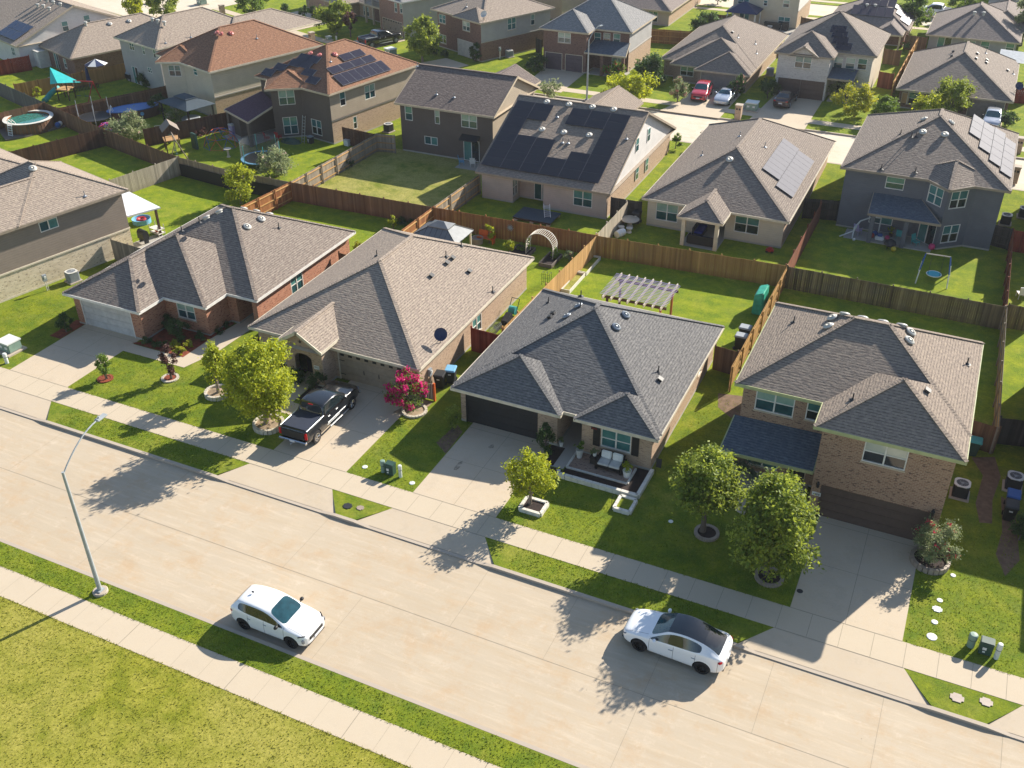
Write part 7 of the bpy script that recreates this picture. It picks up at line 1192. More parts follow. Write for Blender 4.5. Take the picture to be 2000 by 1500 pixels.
for x in (-1.9,1.9):
    for y in (-1.35,1.35): bm=bmesh.new(); box(bm,x-.07,x+.07,y-.07,y+.07,0,2.3); mk('post',bm,'wood_dark' if x<0 else 'wood_orange',r)
for y in (-1.35,1.35): bm=bmesh.new(); box(bm,-2.3,2.3,y-.04,y+.04,2.2,2.38); mk('beam',bm,'wood_dark',r)
for i in range(8): x=-2.05+4.1*i/7; bm=bmesh.new(); box(bm,x-.035,x+.035,-1.95,1.95,2.381,2.6); mk('rafter',bm,'stone',r)
bm=bmesh.new()
for i in range(16): y=-1.6+3.2*i/15; box(bm,-2.35,2.35,y-.016,y+.016,2.601,2.63)
mk('slats',bm,'lilac',r)
def chair(x,y,rot,label,mt,group=None,z=0,nm='patio_chair'):
    r=root(nm,label,'patio chair',(x,y,z),R(rot),group); bm=bmesh.new(); box(bm,-.25,.25,-.25,.25,.38,.44); mk('seat',bm,mt,r); bm=bmesh.new(); obox(bm,(0,.27,.7),(.5,.05,.55),Matrix.Rotation(-.2,3,'X')); mk('backrest',bm,mt,r)
    for sx in (-1,1):
        for sy in (-1,1): bm=bmesh.new(); tube(bm,(sx*.22,sy*.22,0),(sx*.22,sy*.22,.38),.02,n=6); mk('leg',bm,mt,r)
        bm=bmesh.new(); box(bm,sx*.27-.03,sx*.27+.03,-.22,.27,.6,.63); mk('armrest',bm,mt,r)
chair(-19.3,58.6,200,'pale blue chair under the pergola, left one','skyblue'); chair(-18.6,58.2,160,'tan chair under the pergola, middle one','stone'); chair(-17.2,58.4,180,'tan chair under the pergola, right one','stone')
r=root('playhouse','teal-green plastic storage tent against the golden side fence','garden tent',(-10.75,64.3,0)); bm=bmesh.new(); 
V8=[(-.45,-.9,0),(.35,-.9,0),(.35,.9,0),(-.45,.9,0),(-.4,-.85,1.5),(.25,-.85,1.75),(.25,.85,1.75),(-.4,.85,1.5)]; vs=[bm.verts.new(v) for v in V8]
for q_ in ((0,1,5,4),(1,2,6,5),(2,3,7,6),(3,0,4,7),(4,5,6,7),(3,2,1,0)): bm.faces.new([vs[i] for i in q_])
bmesh.ops.bevel(bm,geom=bm.edges[:],offset=.08,segments=2,affect='EDGES'); plain('tent_teal',(.04,.36,.24),.35,var=.25); mk('cover',bm,'tent_teal',r)
r=root('garden_hose_cart','green garden hose cart with tangled hose beside the tan brick house','hose cart',(-26.5,56.3,0)); bm=bmesh.new(); tube(bm,(-.25,0,.4),(.25,0,.4),.3,n=14); mk('reel',bm,'tealp',r); bm=bmesh.new(); path(bm,[(-.3,0,0),(-.3,0,.4),(-.3,.5,1.1),(.3,.5,1.1),(.3,0,.4),(.3,0,0)],.025); mk('frame',bm,'dgreen',r)
r=root('metal_scrap_pile','pile of coiled wire fencing beside the tan brick house wall','wire coil',(-26.6,53.6,0)); bm=bmesh.new()
for i in range(7):
    for k in range(18): a0,a1=2*math.pi*k/18,2*math.pi*(k+1)/18; tube(bm,(.3*math.cos(a0),i*.14-.4,.32+.3*math.sin(a0)),(.3*math.cos(a1),i*.14-.36,.32+.3*math.sin(a1)),.018,n=4)
mk('wire_coils',bm,'steel',r); r=root('storage_tub','dark long tub leaning between the house wall and the cedar fence','storage tub',(-26.4,55.1,0)); bm=bmesh.new(); obox(bm,(0,0,.3),(.5,1.0,.5),Matrix.Rotation(.3,3,'X')); bmesh.ops.bevel(bm,geom=bm.edges[:],offset=.06,segments=2,affect='EDGES'); mk('tub',bm,'dark',r)
r=root('trellis_planter','black wire tomato cages at the rear corner of the tan brick house','plant cage',(-26.2,61.6,0)); bm=bmesh.new()
for x in (-.3,0,.3): path(bm,[(x,-.2,0),(x,-.2,1.0),(x,.2,1.0),(x,.2,0)],.015,5)
for z in (.3,.6,.9): tube(bm,(-.3,-.2,z),(.3,-.2,z),.012,n=4)
mk('wire_frame',bm,'black',r)
r=root('gazebo','pale metal-roofed gazebo beside the short orange fence','gazebo',(-35.2,62.0,0)); bm=bmesh.new()
def hiproof(bm,hx,hy,z0,z1,rx,ry,mi=0):
    A=[(-hx,-hy,z0),(hx,-hy,z0),(hx,hy,z0),(-hx,hy,z0)]; B=[(-rx,-ry,z1),(rx,-ry,z1),(rx,ry,z1),(-rx,ry,z1)]
    a=[bm.verts.new(p) for p in A]; b=[bm.verts.new(p) for p in B]; c=[bm.verts.new((p[0],p[1],p[2]-.06)) for p in A]
    for i in range(4): j=(i+1)%4; bm.faces.new((a[i],a[j],b[j],b[i])).material_index=mi; bm.faces.new((c[i],c[j],a[j],a[i])).material_index=mi
    bm.faces.new(b).material_index=mi; bm.faces.new(c[::-1]).material_index=mi
hiproof(bm,2.0,1.5,2.35,3.0,.75,.5); mk('roof',bm,'metal_roof',r); bm=bmesh.new(); hiproof(bm,.9,.62,3.06,3.35,.25,.02); mk('top_roof',bm,'metal_roof',r)
bm=bmesh.new()
for sx in (-1,1):
    for sy in (-1,1): tube(bm,(sx*2.0,sy*1.5,2.37),(sx*.75,sy*.5,3.02),.03,n=5)
for i in range(9): x=-1.8+3.6*i/8; k=max(0,1-(abs(x)-.75)/1.25) if abs(x)>.75 else 1; tube(bm,(x,-1.5,2.36),(x,-1.5+1.0*k,2.36+.65*k),.012,n=4); tube(bm,(x,1.5,2.36),(x,1.5-1.0*k,2.36+.65*k),.012,n=4)
mk('roof_ribs',bm,'dark',r)
for sx in (-1,1):
    for sy in (-1,1): bm=bmesh.new(); box(bm,sx*1.8-.06,sx*1.8+.06,sy*1.3-.06,sy*1.3+.06,0,2.36); mk('post',bm,'stone',r)
r=root('garden_bench','orange-red wooden bench against the orange fence','garden bench',(-33.6,66.4,0)); bm=bmesh.new(); box(bm,-.75,.75,-.25,.25,.4,.46); mk('seat',bm,'orange',r); bm=bmesh.new(); box(bm,-.75,.75,.22,.28,.46,.95); mk('backrest',bm,'orange',r)
for sx in (-1,1): bm=bmesh.new(); box(bm,sx*.66-.04,sx*.66+.04,-.2,.2,0,.4); mk('leg',bm,'orange',r)
r=root('stone_well','round grey stone planter between the gazebo and the sapling','planter',(-34.2,66.0,0)) ; bm=bmesh.new(); lathe(bm,[(.45,0),(.5,.5),(.4,.5),(.38,.35),(0,.35)],14); mk('stone_pot',bm,'blocks',r)
r=root('wall_ornament','round metal sun ornament hung on the orange fence','fence ornament',(-31.9,67.35,0)); bm=bmesh.new(); 
for k in range(12): a_=2*math.pi*k/12; tube(bm,(.1*math.cos(a_),0,1.2+.1*math.sin(a_)),(.3*math.cos(a_),0,1.2+.3*math.sin(a_)),.02,n=4)
tube(bm,(0,-.02,1.2),(0,.02,1.2),.15,n=14); mk('metal_sun',bm,'steel',r)
# solar house deck
r=root('deck_platform','low blue-grey wooden deck platform on blocks behind the solar-roofed house','deck',(-31.8,72.5,0)); bm=bmesh.new()
for i in range(15): y=-1.1+2.2*i/14; box(bm,-1.75,1.75,y-.07,y+.07,.28,.32)
mk('deck_boards',bm,'canopy_slate',r); bm=bmesh.new(); box(bm,-1.7,1.7,-1.12,-1.08,.14,.279); box(bm,-1.7,1.7,1.08,1.12,.14,.279)
mk('joists',bm,'wood_dark',r)
for x in (-1.5,0,1.5):
    for y in (-1.05,1.05): bm=bmesh.new(); box(bm,x-.15,x+.15,y-.15,y+.15,0,.139); mk('block',bm,'kerb',r)
r=root('metal_chair','folded white metal chair on the blue-grey deck platform','garden chair',(-30.9,72.6,.32),R(30)); bm=bmesh.new(); path(bm,[(-.25,-.3,0),(-.25,.2,.45),(-.25,.5,.9)],.025); path(bm,[(.25,-.3,0),(.25,.2,.45),(.25,.5,.9)],.025); mk('frame',bm,'white',r); bm=bmesh.new(); 
for k in range(6): obox(bm,(0,-.2+k*.12,.1+k*.13),(.5,.06,.02))
mk('slats',bm,'white',r)
# patio set behind cream house
r=root('outdoor_sofa','dark wicker sofa with bright blue cushions under the hipped patio cover','outdoor sofa',(-17.6,73.3,.03)); bm=bmesh.new(); box(bm,-1.1,1.1,-.4,.4,.05,.38); box(bm,-1.1,1.1,-.46,-.34,.05,.8); box(bm,-1.2,-1.08,-.4,.4,.05,.6); box(bm,1.08,1.2,-.4,.4,.05,.6); mk('frame',bm,'dark',r); bm=bmesh.new(); box(bm,-1.05,1.05,-.32,.38,.38,.5); bmesh.ops.bevel(bm,geom=bm.edges[:],offset=.04,segments=2,affect='EDGES'); plain('cushion_blue','#1a2c86',.8); mk('cushion',bm,'cushion_blue',r)
r=root('outdoor_sofa','dark sofa piled with blue cushions at the back of the patio cover','outdoor sofa',(-18.3,75.0,.03),R(90)); bm=bmesh.new(); box(bm,-.9,.9,-.4,.4,.05,.38); box(bm,-.9,.9,.3,.42,.05,.85); mk('frame',bm,'dark',r); bm=bmesh.new(); box(bm,-.85,.85,-.38,.28,.38,.56); bmesh.ops.bevel(bm,geom=bm.edges[:],offset=.04,segments=2,affect='EDGES'); mk('cushion',bm,'cushion_blue',r)
r=root('round_table','round stone table in the corner beside the cream house','garden table',(-24.0,74.0,0)); bm=bmesh.new(); lathe(bm,[(0,.68),(.75,.68),(.78,.72),(.75,.76),(0,.76)],20); mk('table_top',bm,'stone',r); bm=bmesh.new(); lathe(bm,[(.3,0),(.18,.3),(.25,.68)],12); mk('pedestal',bm,'stone',r)
for dx,dy,l in ((-.4,-1.0,'stone stool beside the round stone table, left one'),(.3,-1.0,'stone stool beside the round stone table, right one')):
    r=root('stool',l,'stool',(-24+dx,74+dy,0)); bm=bmesh.new(); lathe(bm,[(0,.42),(.27,.42),(.27,.36),(.15,.2),(.22,0)],14); mk('seat',bm,'stonew',r)
r=root('barrel','white barrel lying on the lawn by the side fence','barrel',(-24.1,71.9,.32),R(70)); bm=bmesh.new(); lathe(bm,[(0,-.45),(.28,-.45),(.33,0),(.28,.45),(0,.45)],16)
for v in bm.verts: v.co=Matrix.Rotation(R(90),3,'Y')@v.co
mk('barrel_body',bm,'white',r)
bin_(-23.75,75.0,'dark bin in the corner between gate and cream house',0,'dark','dark'); 
r=root('toy_pile','small dark and red toy car on the lawn near the cream house corner','toy',(-12.3,74.0,0)); bm=bmesh.new(); obox(bm,(0,0,.2),(.6,.35,.2)); obox(bm,(0,0,.34),(.3,.3,.14)); mk('toy_body',bm,'red',r); bm=bmesh.new(); 
for sx in (-1,1):
    for sy in (-1,1): tube(bm,(sx*.2,sy*.15,.1),(sx*.2,sy*.2,.1),.1,n=10)
mk('wheels',bm,'black',r)
# dark grey house yard
r=root('swing_set','blue and white nest swing frame on the lawn below the dark grey house','swing set',(-.1,74.3,0)); bm=bmesh.new(); tube(bm,(-.86,0,2.0),(.86,.1,2.0),.05,n=8); mk('top_bar',bm,'stone',r)
for s in (-1,1):
    for yy in (-.85,.85): bm=bmesh.new(); tube(bm,(s*.86,0,2.0),(s*1.02,yy,1.0),.045,n=7); tube(bm,(s*1.02,yy,1.0),(s*1.1,yy*1.35,0),.045,n=7,mi=1); mk('leg',bm,['blue','white'],r)
bm=bmesh.new(); lathe(bm,[(0,.45),(.5,.45),(.55,.47),(.5,.49),(0,.47)],24); mk('nest_seat',bm,'cyan',r); bm=bmesh.new()
for k in range(20): a0,a1=2*math.pi*k/20,2*math.pi*(k+1)/20; tube(bm,(.53*math.cos(a0),.53*math.sin(a0),.48),(.53*math.cos(a1),.53*math.sin(a1),.48),.035,n=5)
mk('seat_rim',bm,'white',r); bm=bmesh.new()
for sx in (-1,1):
    for sy in (-1,1): tube(bm,(sx*.4,sy*.35,.48),(sx*.42,0,2.0),.012,n=4)
mk('ropes',bm,'dark',r)
r=root('tube_slide_frame','cream curved pipe play frame on the shaded lawn left of the patio','play frame',(-6.6,80.0,0)); bm=bmesh.new(); path(bm,[(-1.2,-.7,.02),(-.2,-.2,.5),(.1,.3,1.2),(.9,.9,1.45),(1.6,1.0,1.45),(1.6,1.0,0)],.055,7); path(bm,[(-.2,-.6,0),(-.2,-.3,.8),(.1,.3,1.2)],.055,7); mk('pipe_frame',bm,'plast_w',r)
chair(-6.55,80.3,150,'grey-blue lawn chair beside the cream play frame','lilac'); chair(-3.3,80.6,170,'pale teal reclining patio chair between the posts of the blue patio roof','tealp'); chair(-2.0,79.9,60,'pale teal patio chair right of the middle post','tealp')
r=root('toy_car','white and blue ride-on toy on the dark grey house patio edge','ride-on toy',(-4.75,79.7,.02)); bm=bmesh.new(); obox(bm,(0,0,.25),(.7,.4,.3)); bmesh.ops.bevel(bm,geom=bm.edges[:],offset=.06,segments=2,affect='EDGES'); mk('body',bm,'white',r); bm=bmesh.new(); obox(bm,(0,.05,.5),(.4,.34,.25)); bmesh.ops.bevel(bm,geom=bm.edges[:],offset=.06,segments=2,affect='EDGES'); mk('seat',bm,'blue',r)
def ball(x,y,rr,label,mt,z=0): r=root('ball',label,'ball',(x,y,z)); bm=bmesh.new(); bmesh.ops.create_uvsphere(bm,u_segments=14,v_segments=8,radius=rr); [setattr(v.co,'z',v.co.z+rr) for v in bm.verts]; mk('ball_skin',bm,mt,r,smooth=True)
ball(-5.4,80.1,.22,'red ball on the patio beside the ride-on toy','red'); ball(-5.2,80.5,.25,'blue balloon-like ball on the patio','blue'); ball(-4.2,80.2,.2,'pink bucket-like ball on the patio','pink'); ball(-.75,79.75,.26,'pink toy ball at the right end of the patio','pink'); ball(-3.45,78.2,.2,'yellow-green ball beside the fire pit','yellow'); ball(-6.6,78.95,.12,'small white ball on the shaded lawn','white'); ball(-24.9+.6,50,.01,'x','white') if False else None
r=root('fire_pit','round dark mesh-domed fire pit on the lawn before the patio','fire pit',(-3.8,78.6,0)); bm=bmesh.new(); lathe(bm,[(.3,.25),(.45,.4),(.48,.42),(.4,.62),(.2,.75),(0,.78)],16); mk('bowl',bm,'dark',r)
for k in range(3): bm=bmesh.new(); a_=k*2.1; tube(bm,(.35*math.cos(a_),.35*math.sin(a_),0),(.3*math.cos(a_),.3*math.sin(a_),.35),.02,n=5); mk('leg',bm,'dark',r)
# brown gable house yard
chair(-43.45,81.0,120,'pale blue-grey lounge chair on the concrete patio of the dark brown gable house','skyblue'); chair(-42.3,81.1,200,'small white chair on the patio of the dark brown gable house','white')
# HL patio
r=root('patio_canopy','white metal patio awning on wooden posts behind the big left house','patio awning',(-60,56.2,0),R(-14)); bm=bmesh.new(); v=[bm.verts.new(p) for p in ((-4.3,-2.1,2.95),(1.2,-1.9,2.6),(1.5,.9,2.5),(-4.3,.9,2.85))]; f=bm.faces.new(v); u=[bm.verts.new(q_.co-Vector((0,0,.12))) for q_ in v]
for i in range(4): j=(i+1)%4; bm.faces.new((u[i],u[j],v[j],v[i]))
bm.faces.new(u[::-1]); mk('canopy_roof',bm,'awning_white',r)
for x,y in ((-.7,-1.2),(1.2,.6),(-3.9,.6)): bm=bmesh.new(); box(bm,x-.08,x+.08,y-.08,y+.08,0,2.5); mk('post',bm,'wood_dark',r)
r=root('wading_pool','round pale blue wading pool with red float beside the white awning','wading pool',(-62.0,57.9,0)); bm=bmesh.new(); lathe(bm,[(0,.02),(.65,.02),(.72,.4),(.78,.42),(.76,.0)],24); mk('pool_wall',bm,'skyblue',r); bm=bmesh.new(); lathe(bm,[(.15,.3),(.25,.4),(.38,.42),(.42,.3)],16); mk('float',bm,'red',r)
r=root('play_kitchen','cream toy mud kitchen with orange bowl on the left lawn','play table',(-59.1,56.6,0),R(-10)); bm=bmesh.new()
for x,y in ((-.55,-.3),(.55,-.3),(.55,.3),(-.55,.3)): tube(bm,(x,y,0),(x,y,.95),.035,n=5)
box(bm,-.6,.6,-.34,.34,.55,.6); box(bm,-.6,.6,-.34,.34,.2,.24); mk('frame',bm,'stonew',r); bm=bmesh.new(); lathe(bm,[(0,.24),(.12,.26),(.2,.4)],12); mk('bowl',bm,'orange',r)
r=root('grill','black covered grill at the corner of the taupe-sided house','grill',(-59.0,54.9,.02),R(-14)); bm=bmesh.new(); obox(bm,(0,0,.6),(.9,.5,.5)); tube(bm,(-.42,0,.85),(.42,0,.85),.27,n=12); mk('cover',bm,'black',r); bm=bmesh.new(); 
bm.free()
for x in (-.35,.35): bm=bmesh.new(); box(bm,x-.03,x+.03,-.2,.2,0,.36); mk('leg',bm,'dark',r)
# left yards: pools, play sets
r=root('round_pool','round wood-clad above-ground pool with green water','swimming pool',(-89.9,71.9,0)); bm=bmesh.new(); lathe(bm,[(2.35,0),(2.35,1.2),(2.15,1.2),(2.15,1.0)],40); mk('wall',bm,'wood_orange',r); bm=bmesh.new(); lathe(bm,[(2.5,1.2),(2.5,1.25),(2.1,1.25),(2.1,1.2)],40); mk('rim',bm,'stonew',r)
bm=bmesh.new(); lathe(bm,[(0,1.05),(2.12,1.05)],40); mk('water',bm,'water',r); bm=bmesh.new()
for k in range(40):
    a_=2*math.pi*k/40; obox(bm,(2.37*math.cos(a_),2.37*math.sin(a_),.6),(.03,.30,1.18),Matrix.Rotation(a_,3,'Z'))
mk('cladding_boards',bm,'fence_brown',r)
bm=bmesh.new(); x0,y0=.2,-2.6
for s in (-.28,.28): path(bm,[(x0+s,y0-.25,0),(x0+s,y0,1.25),(x0+s,y0+.2,1.75),(x0+s,y0+.5,1.4),(x0+s,y0+.6,.9)],.035,6)
for k in range(5): box(bm,x0-.28,x0+.28,y0-.28+k*.05,y0-.1+k*.05,.2+k*.24,.23+k*.24)
mk('ladder',bm,'white',r)
r=root('pool_deck','low grey wooden deck in front of the round pool','deck',(-89.5,69.9,0)); bm=bmesh.new(); poly(bm,[(-3.2,.2),(.3,-1.9),(1.3,-.3),(2.6,4.2),(1.7,4.5),(1.2,2.0),(-2.6,3.0)],.16,z0=0); mk('deck_boards',bm,'wood_grey',r)
ball(-87.4,73.6,.25,'white toy bucket at the far end of the pool deck','white',.16); ball(-88.2,72.3,.2,'pink toy bucket on the pool deck','pink',.16); ball(-87.1,73.0,.3,'blue toy heap at the far end of the pool deck','blue',.16)
r=root('oval_pool','oval above-ground pool with bright blue cover','swimming pool',(-82.6,79.4,0),R(56)); bm=bmesh.new(); lathe(bm,[(1.0,0),(1.0,1.05)],36)
for v in bm.verts: v.co.x*=2.7; v.co.y*=1.25
mk('wall',bm,'brownp',r); bm=bmesh.new(); lathe(bm,[(0,1.02),(.9,1.03),(1.02,1.08),(1.02,1.0)],36)
for v in bm.verts: v.co.x*=2.72; v.co.y*=1.27
mk('cover',bm,'cover_blue',r); bm=bmesh.new(); tube(bm,(.6,-1.24,.6),(.6,-1.3,.6),.2,n=16); mk('badge',bm,'skyblue',r); bm=bmesh.new()
for s in (-.25,.25): path(bm,[(-2.6+s*.3,s-.3,0),(-2.3+s*.3,s-.3,1.7)],.03,5); path(bm,[(-2.3+s*.3,s-.3,1.7),(-1.9+s*.3,s-.2,.2)],.03,5)
for k in range(4): tube(bm,(-2.55+.07*k,-.55,.3+k*.33),(-2.55+.07*k,-.05,.3+k*.33),.025,n=5)
mk('ladder',bm,'white',r)
def trampoline(x,y,a,h,label,net,pad,npole=6,neth=1.7):
    r=root('trampoline',label,'trampoline',(x,y,0)); bm=bmesh.new(); lathe(bm,[(0,h),(a*.86,h)],28); mk('mat',bm,'black',r); bm=bmesh.new(); lathe(bm,[(a*.86,h+.02),(a,h+.04),(a,h-.02)],28); mk('safety_pad',bm,pad,r)
    for k in range(npole):
        t_=2*math.pi*k/npole+.3; bm=bmesh.new(); path(bm,[(a*1.03*math.cos(t_),a*1.03*math.sin(t_),0),(a*1.03*math.cos(t_),a*1.03*math.sin(t_),h+neth)],.03,6); mk('pole',bm,'steel' if not net else 'tealp',r)
    if net:
        g=MC.get('net_mesh')
        if not g:
            G_=N('net_mesh'); G_.col((.10,.11,.11)); G_.set(Alpha=.45,Roughness=.8); MC['net_mesh']=G_.m
        bm=bmesh.new()
        for k in range(24):
            if k in(20,21): continue
            a0,a1=2*math.pi*k/24,2*math.pi*(k+1)/24; z1=h+neth-.05; bm.faces.new([bm.verts.new(p) for p in ((a*.97*math.cos(a0),a*.97*math.sin(a0),h),(a*.97*math.cos(a1),a*.97*math.sin(a1),h),(a*.97*math.cos(a1),a*.97*math.sin(a1),z1),(a*.97*math.cos(a0),a*.97*math.sin(a0),z1))])
        mk('net',bm,'net_mesh',r)
trampoline(-84.7,75.9,1.75,.8,'black round trampoline with bare poles in the left play yard',False,'dark'); trampoline(-61.0,73.2,1.9,.75,'trampoline with torn net and light blue pad edge beside the pale crape myrtle',True,'skyblue')
r=root('climbing_dome','pink and purple geodesic climbing frame beside the black trampoline','climbing dome',(-81.6,74.3,0)); bm=bmesh.new()
def dome(bm,a,c=(0,0)):
    P=[[(a*math.cos(f)*math.cos(t_+o_),a*math.cos(f)*math.sin(t_+o_),a*math.sin(f)) for t_ in [2*math.pi*k/8 for k in range(8)]] for f,o_ in ((0,0),(.6,.39),(1.1,0))]; top=(0,0,a)
    for L in range(3):
        for k in range(8):
            mi=(k+L)%2; tube(bm,P[L][k],P[L][(k+1)%8],.03,n=5,mi=mi)
            if L<2: tube(bm,P[L][k],P[L+1][k],.03,n=5,mi=mi); tube(bm,P[L][k],P[L+1][(k-1+8*(L==0)+ (1 if L==1 else 0))%8],.03,n=5,mi=1-mi)
            else: tube(bm,P[L][k],top,.03,n=5,mi=mi)
dome(bm,1.05); mk('bars',bm,['pink','purple'],r)
r=root('climbing_dome','large red and blue geodesic climbing dome on the lawn of the reddish-roofed dark house','climbing dome',(-68.2,76.1,0)); bm=bmesh.new(); dome(bm,1.75); mk('bars',bm,['orange','blue'],r)
def playset(x,y,rot,label,roofm,slide,roof=True):
    r=root('play_set',label,'play set',(x,y,0),R(rot))
    for sx in (-1,1):
        for sy in (-1,1): bm=bmesh.new(); box(bm,sx*.65-.05,sx*.65+.05,sy*.65-.05,sy*.65+.05,0,2.3); mk('post',bm,'wood_dark',r)
    bm=bmesh.new(); box(bm,-.75,.75,-.75,.75,1.2,1.28); mk('platform',bm,'wood_tan',r)
    if roof:
        bm=bmesh.new(); v=[bm.verts.new(p) for p in ((-.95,-.85,2.25),(.95,-.85,2.25),(.95,0,2.95),(-.95,0,2.95),(.95,.85,2.25),(-.95,.85,2.25))]; bm.faces.new(v[:4]); bm.faces.new((v[3],v[2],v[4],v[5])); mk('roof',bm,roofm,r); r.children[-1].modifiers.new('t','SOLIDIFY').thickness=.05
    else:
        bm=bmesh.new(); v=[bm.verts.new(p) for p in ((-1.1,-.2,3.6),(1.9,.4,1.9),(.3,-1.6,2.3),(-.9,-1.2,2.0))]; bm.faces.new((v[0],v[3],v[2])); bm.faces.new((v[0],v[2],v[1])); mk('shade_sail',bm,'shade_teal',r)
    bm=bmesh.new(); pr=None
    pts=[(-.75,0,1.25),(-1.3,-.05,1.0),(-1.8,-.4,.6),(-2.0,-.9,.25),(-2.0,-1.5,.15)] if slide=='spiral' else [(-.75,0,1.25),(-1.6,0,.6),(-2.4,0,.15)]
    path(bm,pts,.3 if slide=='spiral' else .22,10); mk('slide',bm,'teal' if slide=='spiral' else 'dgreen',r)
    bm=bmesh.new(); tube(bm,(.7,0,2.15),(3.6,0,2.15),.06,n=6); path(bm,[(3.0,-.8,0),(3.6,0,2.15),(3.0+.6,.9,0)],.05,6); mk('swing_beam',bm,'wood_grey' if roof else 'red',r)
    for k in (1.5,2.5):
        bm=bmesh.new(); tube(bm,(k-.2,0,2.15),(k-.2,0,.5),.012,n=4); tube(bm,(k+.2,0,2.15),(k+.2,0,.5),.012,n=4); box(bm,k-.25,k+.25,-.1,.1,.46,.5); mk('swing',bm,'dgreen',r)
    return r
playset(-71.6,72.9,-40,'wooden play set with gabled roof and swing beam behind the brown fence','wood_grey','straight'); playset(-94.2,81.2,15,'play set with turquoise sail and teal spiral slide','wood_grey','spiral',False)
r=root('lattice_screen','tall dark green plastic slide panel beside the wooden play set','play panel',(-69.9,74.2,0),R(-20)); bm=bmesh.new(); obox(bm,(0,0,.8),(.9,.3,1.6)); bmesh.ops.bevel(bm,geom=bm.edges[:],offset=.06,segments=2,affect='EDGES'); mk('panel',bm,'dgreen',r)
r=root('bird_bath','pale stone bird bath on the lawn before the net trampoline','bird bath',(-65.4,73.7,0)); bm=bmesh.new(); lathe(bm,[(.2,0),(.1,.15),(.1,.7),(.35,.8),(.38,.85),(.3,.84),(0,.8)],16); mk('basin',bm,'stone',r)
r=root('brush_heap','heap of dead brown branches against the dark brown fence','brush heap',(-72.3,77.7,0)); V,F,_=crown_mesh(random.Random(9),.8,.4,.3,700,.09); mk_raw('twigs',[Vector((v.x,v.y,max(v.z,.02))) for v in V],F,'leaf_plum',r)
ubox(-69.15,79.2,0,.6,.6,1.1,'pale grey storage cabinet at the corner of the plum-roofed porch','lilac','offwhite',-12,'cabinet','storage_cabinet')
chair(-63.7,79.6,170,'red patio chair under the dark porch roof','red'); chair(-64.6,78.9,150,'second red chair at the edge of the dark porch, lower one','red')
r=root('folding_ladder','aluminium ladder leaning against the dark brown wall between two windows','ladder',(-60.9,80.45,0),R(-12)); bm=bmesh.new()
for s in (-.2,.2): tube(bm,(s,-.5,0),(s,.05,2.7),.03,n=5)
for k in range(9): tube(bm,(-.2,-.5+.55*(k+.5)/9.,2.7*(k+.5)/9),(.2,-.5+.55*(k+.5)/9.,2.7*(k+.5)/9),.02,n=5)
mk('rails_and_rungs',bm,'alu',r)
r=root('tarp_heap','green-blue tarp heap under the yellow-reflecting window','tarp',(-62.2,79.6,0)); bm=bmesh.new(); bmesh.ops.create_icosphere(bm,subdivisions=3,radius=1)
rn=random.Random(4)
for v in bm.verts: v.co=Vector((v.co.x*1.1,v.co.y*.55,max(0,v.co.z)*.5))*rn.uniform(.88,1.1)
mk('tarp',bm,'dgreen',r)
ubox(-60.3,80.3,0,.55,.5,.7,'dark deck box beside the leaning ladder','dark','steel',-12,'deck box','deck_box'); ubox(-56.5,81.3,0,.6,.6,.6,'white bags heap by the grey side gate','white','offwhite',-12,'bag heap','storage_bags')
r=root('hardtop_gazebo','dark slate hardtop gazebo behind the cream sided house','gazebo',(-75.6,80.1,0),R(-16)); bm=bmesh.new(); hiproof(bm,2.7,1.75,2.3,2.85,.9,.5); mk('roof',bm,'canopy_slate',r); bm=bmesh.new(); hiproof(bm,1.1,.7,2.92,3.15,.5,.3); mk('top_roof',bm,'canopy_slate',r)
for sx in (-1,1):
    for sy in (-1,1): bm=bmesh.new(); box(bm,sx*2.45-.07,sx*2.45+.07,sy*1.5-.07,sy*1.5+.07,0,2.3); mk('post',bm,'black',r)
r=root('hot_tub','round dark grey hot tub under the hardtop gazebo','hot tub',(-75.2,79.9,0)); bm=bmesh.new(); lathe(bm,[(1.0,0),(1.0,.75),(.95,.8),(0,.82)],24); mk('shell',bm,'steel',r)
r=root('patio_umbrella','blue and white striped open umbrella beside the brick house','patio umbrella',(-96.6,88.6,.02)); bm=bmesh.new(); n=8
for k in range(n):
    a0,a1=2*math.pi*k/n,2*math.pi*(k+1)/n; bm.faces.new([bm.verts.new(p) for p in ((1.35*math.cos(a0),1.35*math.sin(a0),1.85),(1.35*math.cos(a1),1.35*math.sin(a1),1.85),(0,0,2.45))]).material_index=k%2
mk('canopy',bm,['white','navy'],r); bm=bmesh.new(); tube(bm,(0,0,0),(0,0,2.5),.03); mk('pole',bm,'steel',r)
r=root('patio_umbrella','closed navy umbrella standing before the tan fence','patio umbrella',(-95.1,85.6,0)); bm=bmesh.new(); lathe(bm,[(.05,2.5),(.16,2.2),(.22,1.2),(.28,.9),(.05,.85)],10); mk('canopy',bm,'navy',r); bm=bmesh.new(); tube(bm,(0,0,0),(0,0,2.5),.03); mk('pole',bm,'steel',r)
r=root('grill','black gas grill by the tan fence at the grey house corner','grill',(-92.6,89.5,.05),R(-15)); bm=bmesh.new(); obox(bm,(0,0,.6),(1.1,.5,.5)); tube(bm,(-.35,0,.88),(.35,0,.88),.25,n=12,mi=1); mk('body',bm,['black','steel'],r); bm=bmesh.new(); 
bm.free()
for x in (-.4,.4): bm=bmesh.new(); box(bm,x-.03,x+.03,-.2,.2,0,.36); mk('leg',bm,'dark',r)
r=root('picket_edging','short yellow-lit picket edging in the playground yard','garden edging',(-95.2,84.2,0),R(62)); bm=bmesh.new()
for k in range(26): box(bm,-2.2+k*.17,-2.13+k*.17,-.015,.015,0,.6)
mk('pickets',bm,'dark',r)
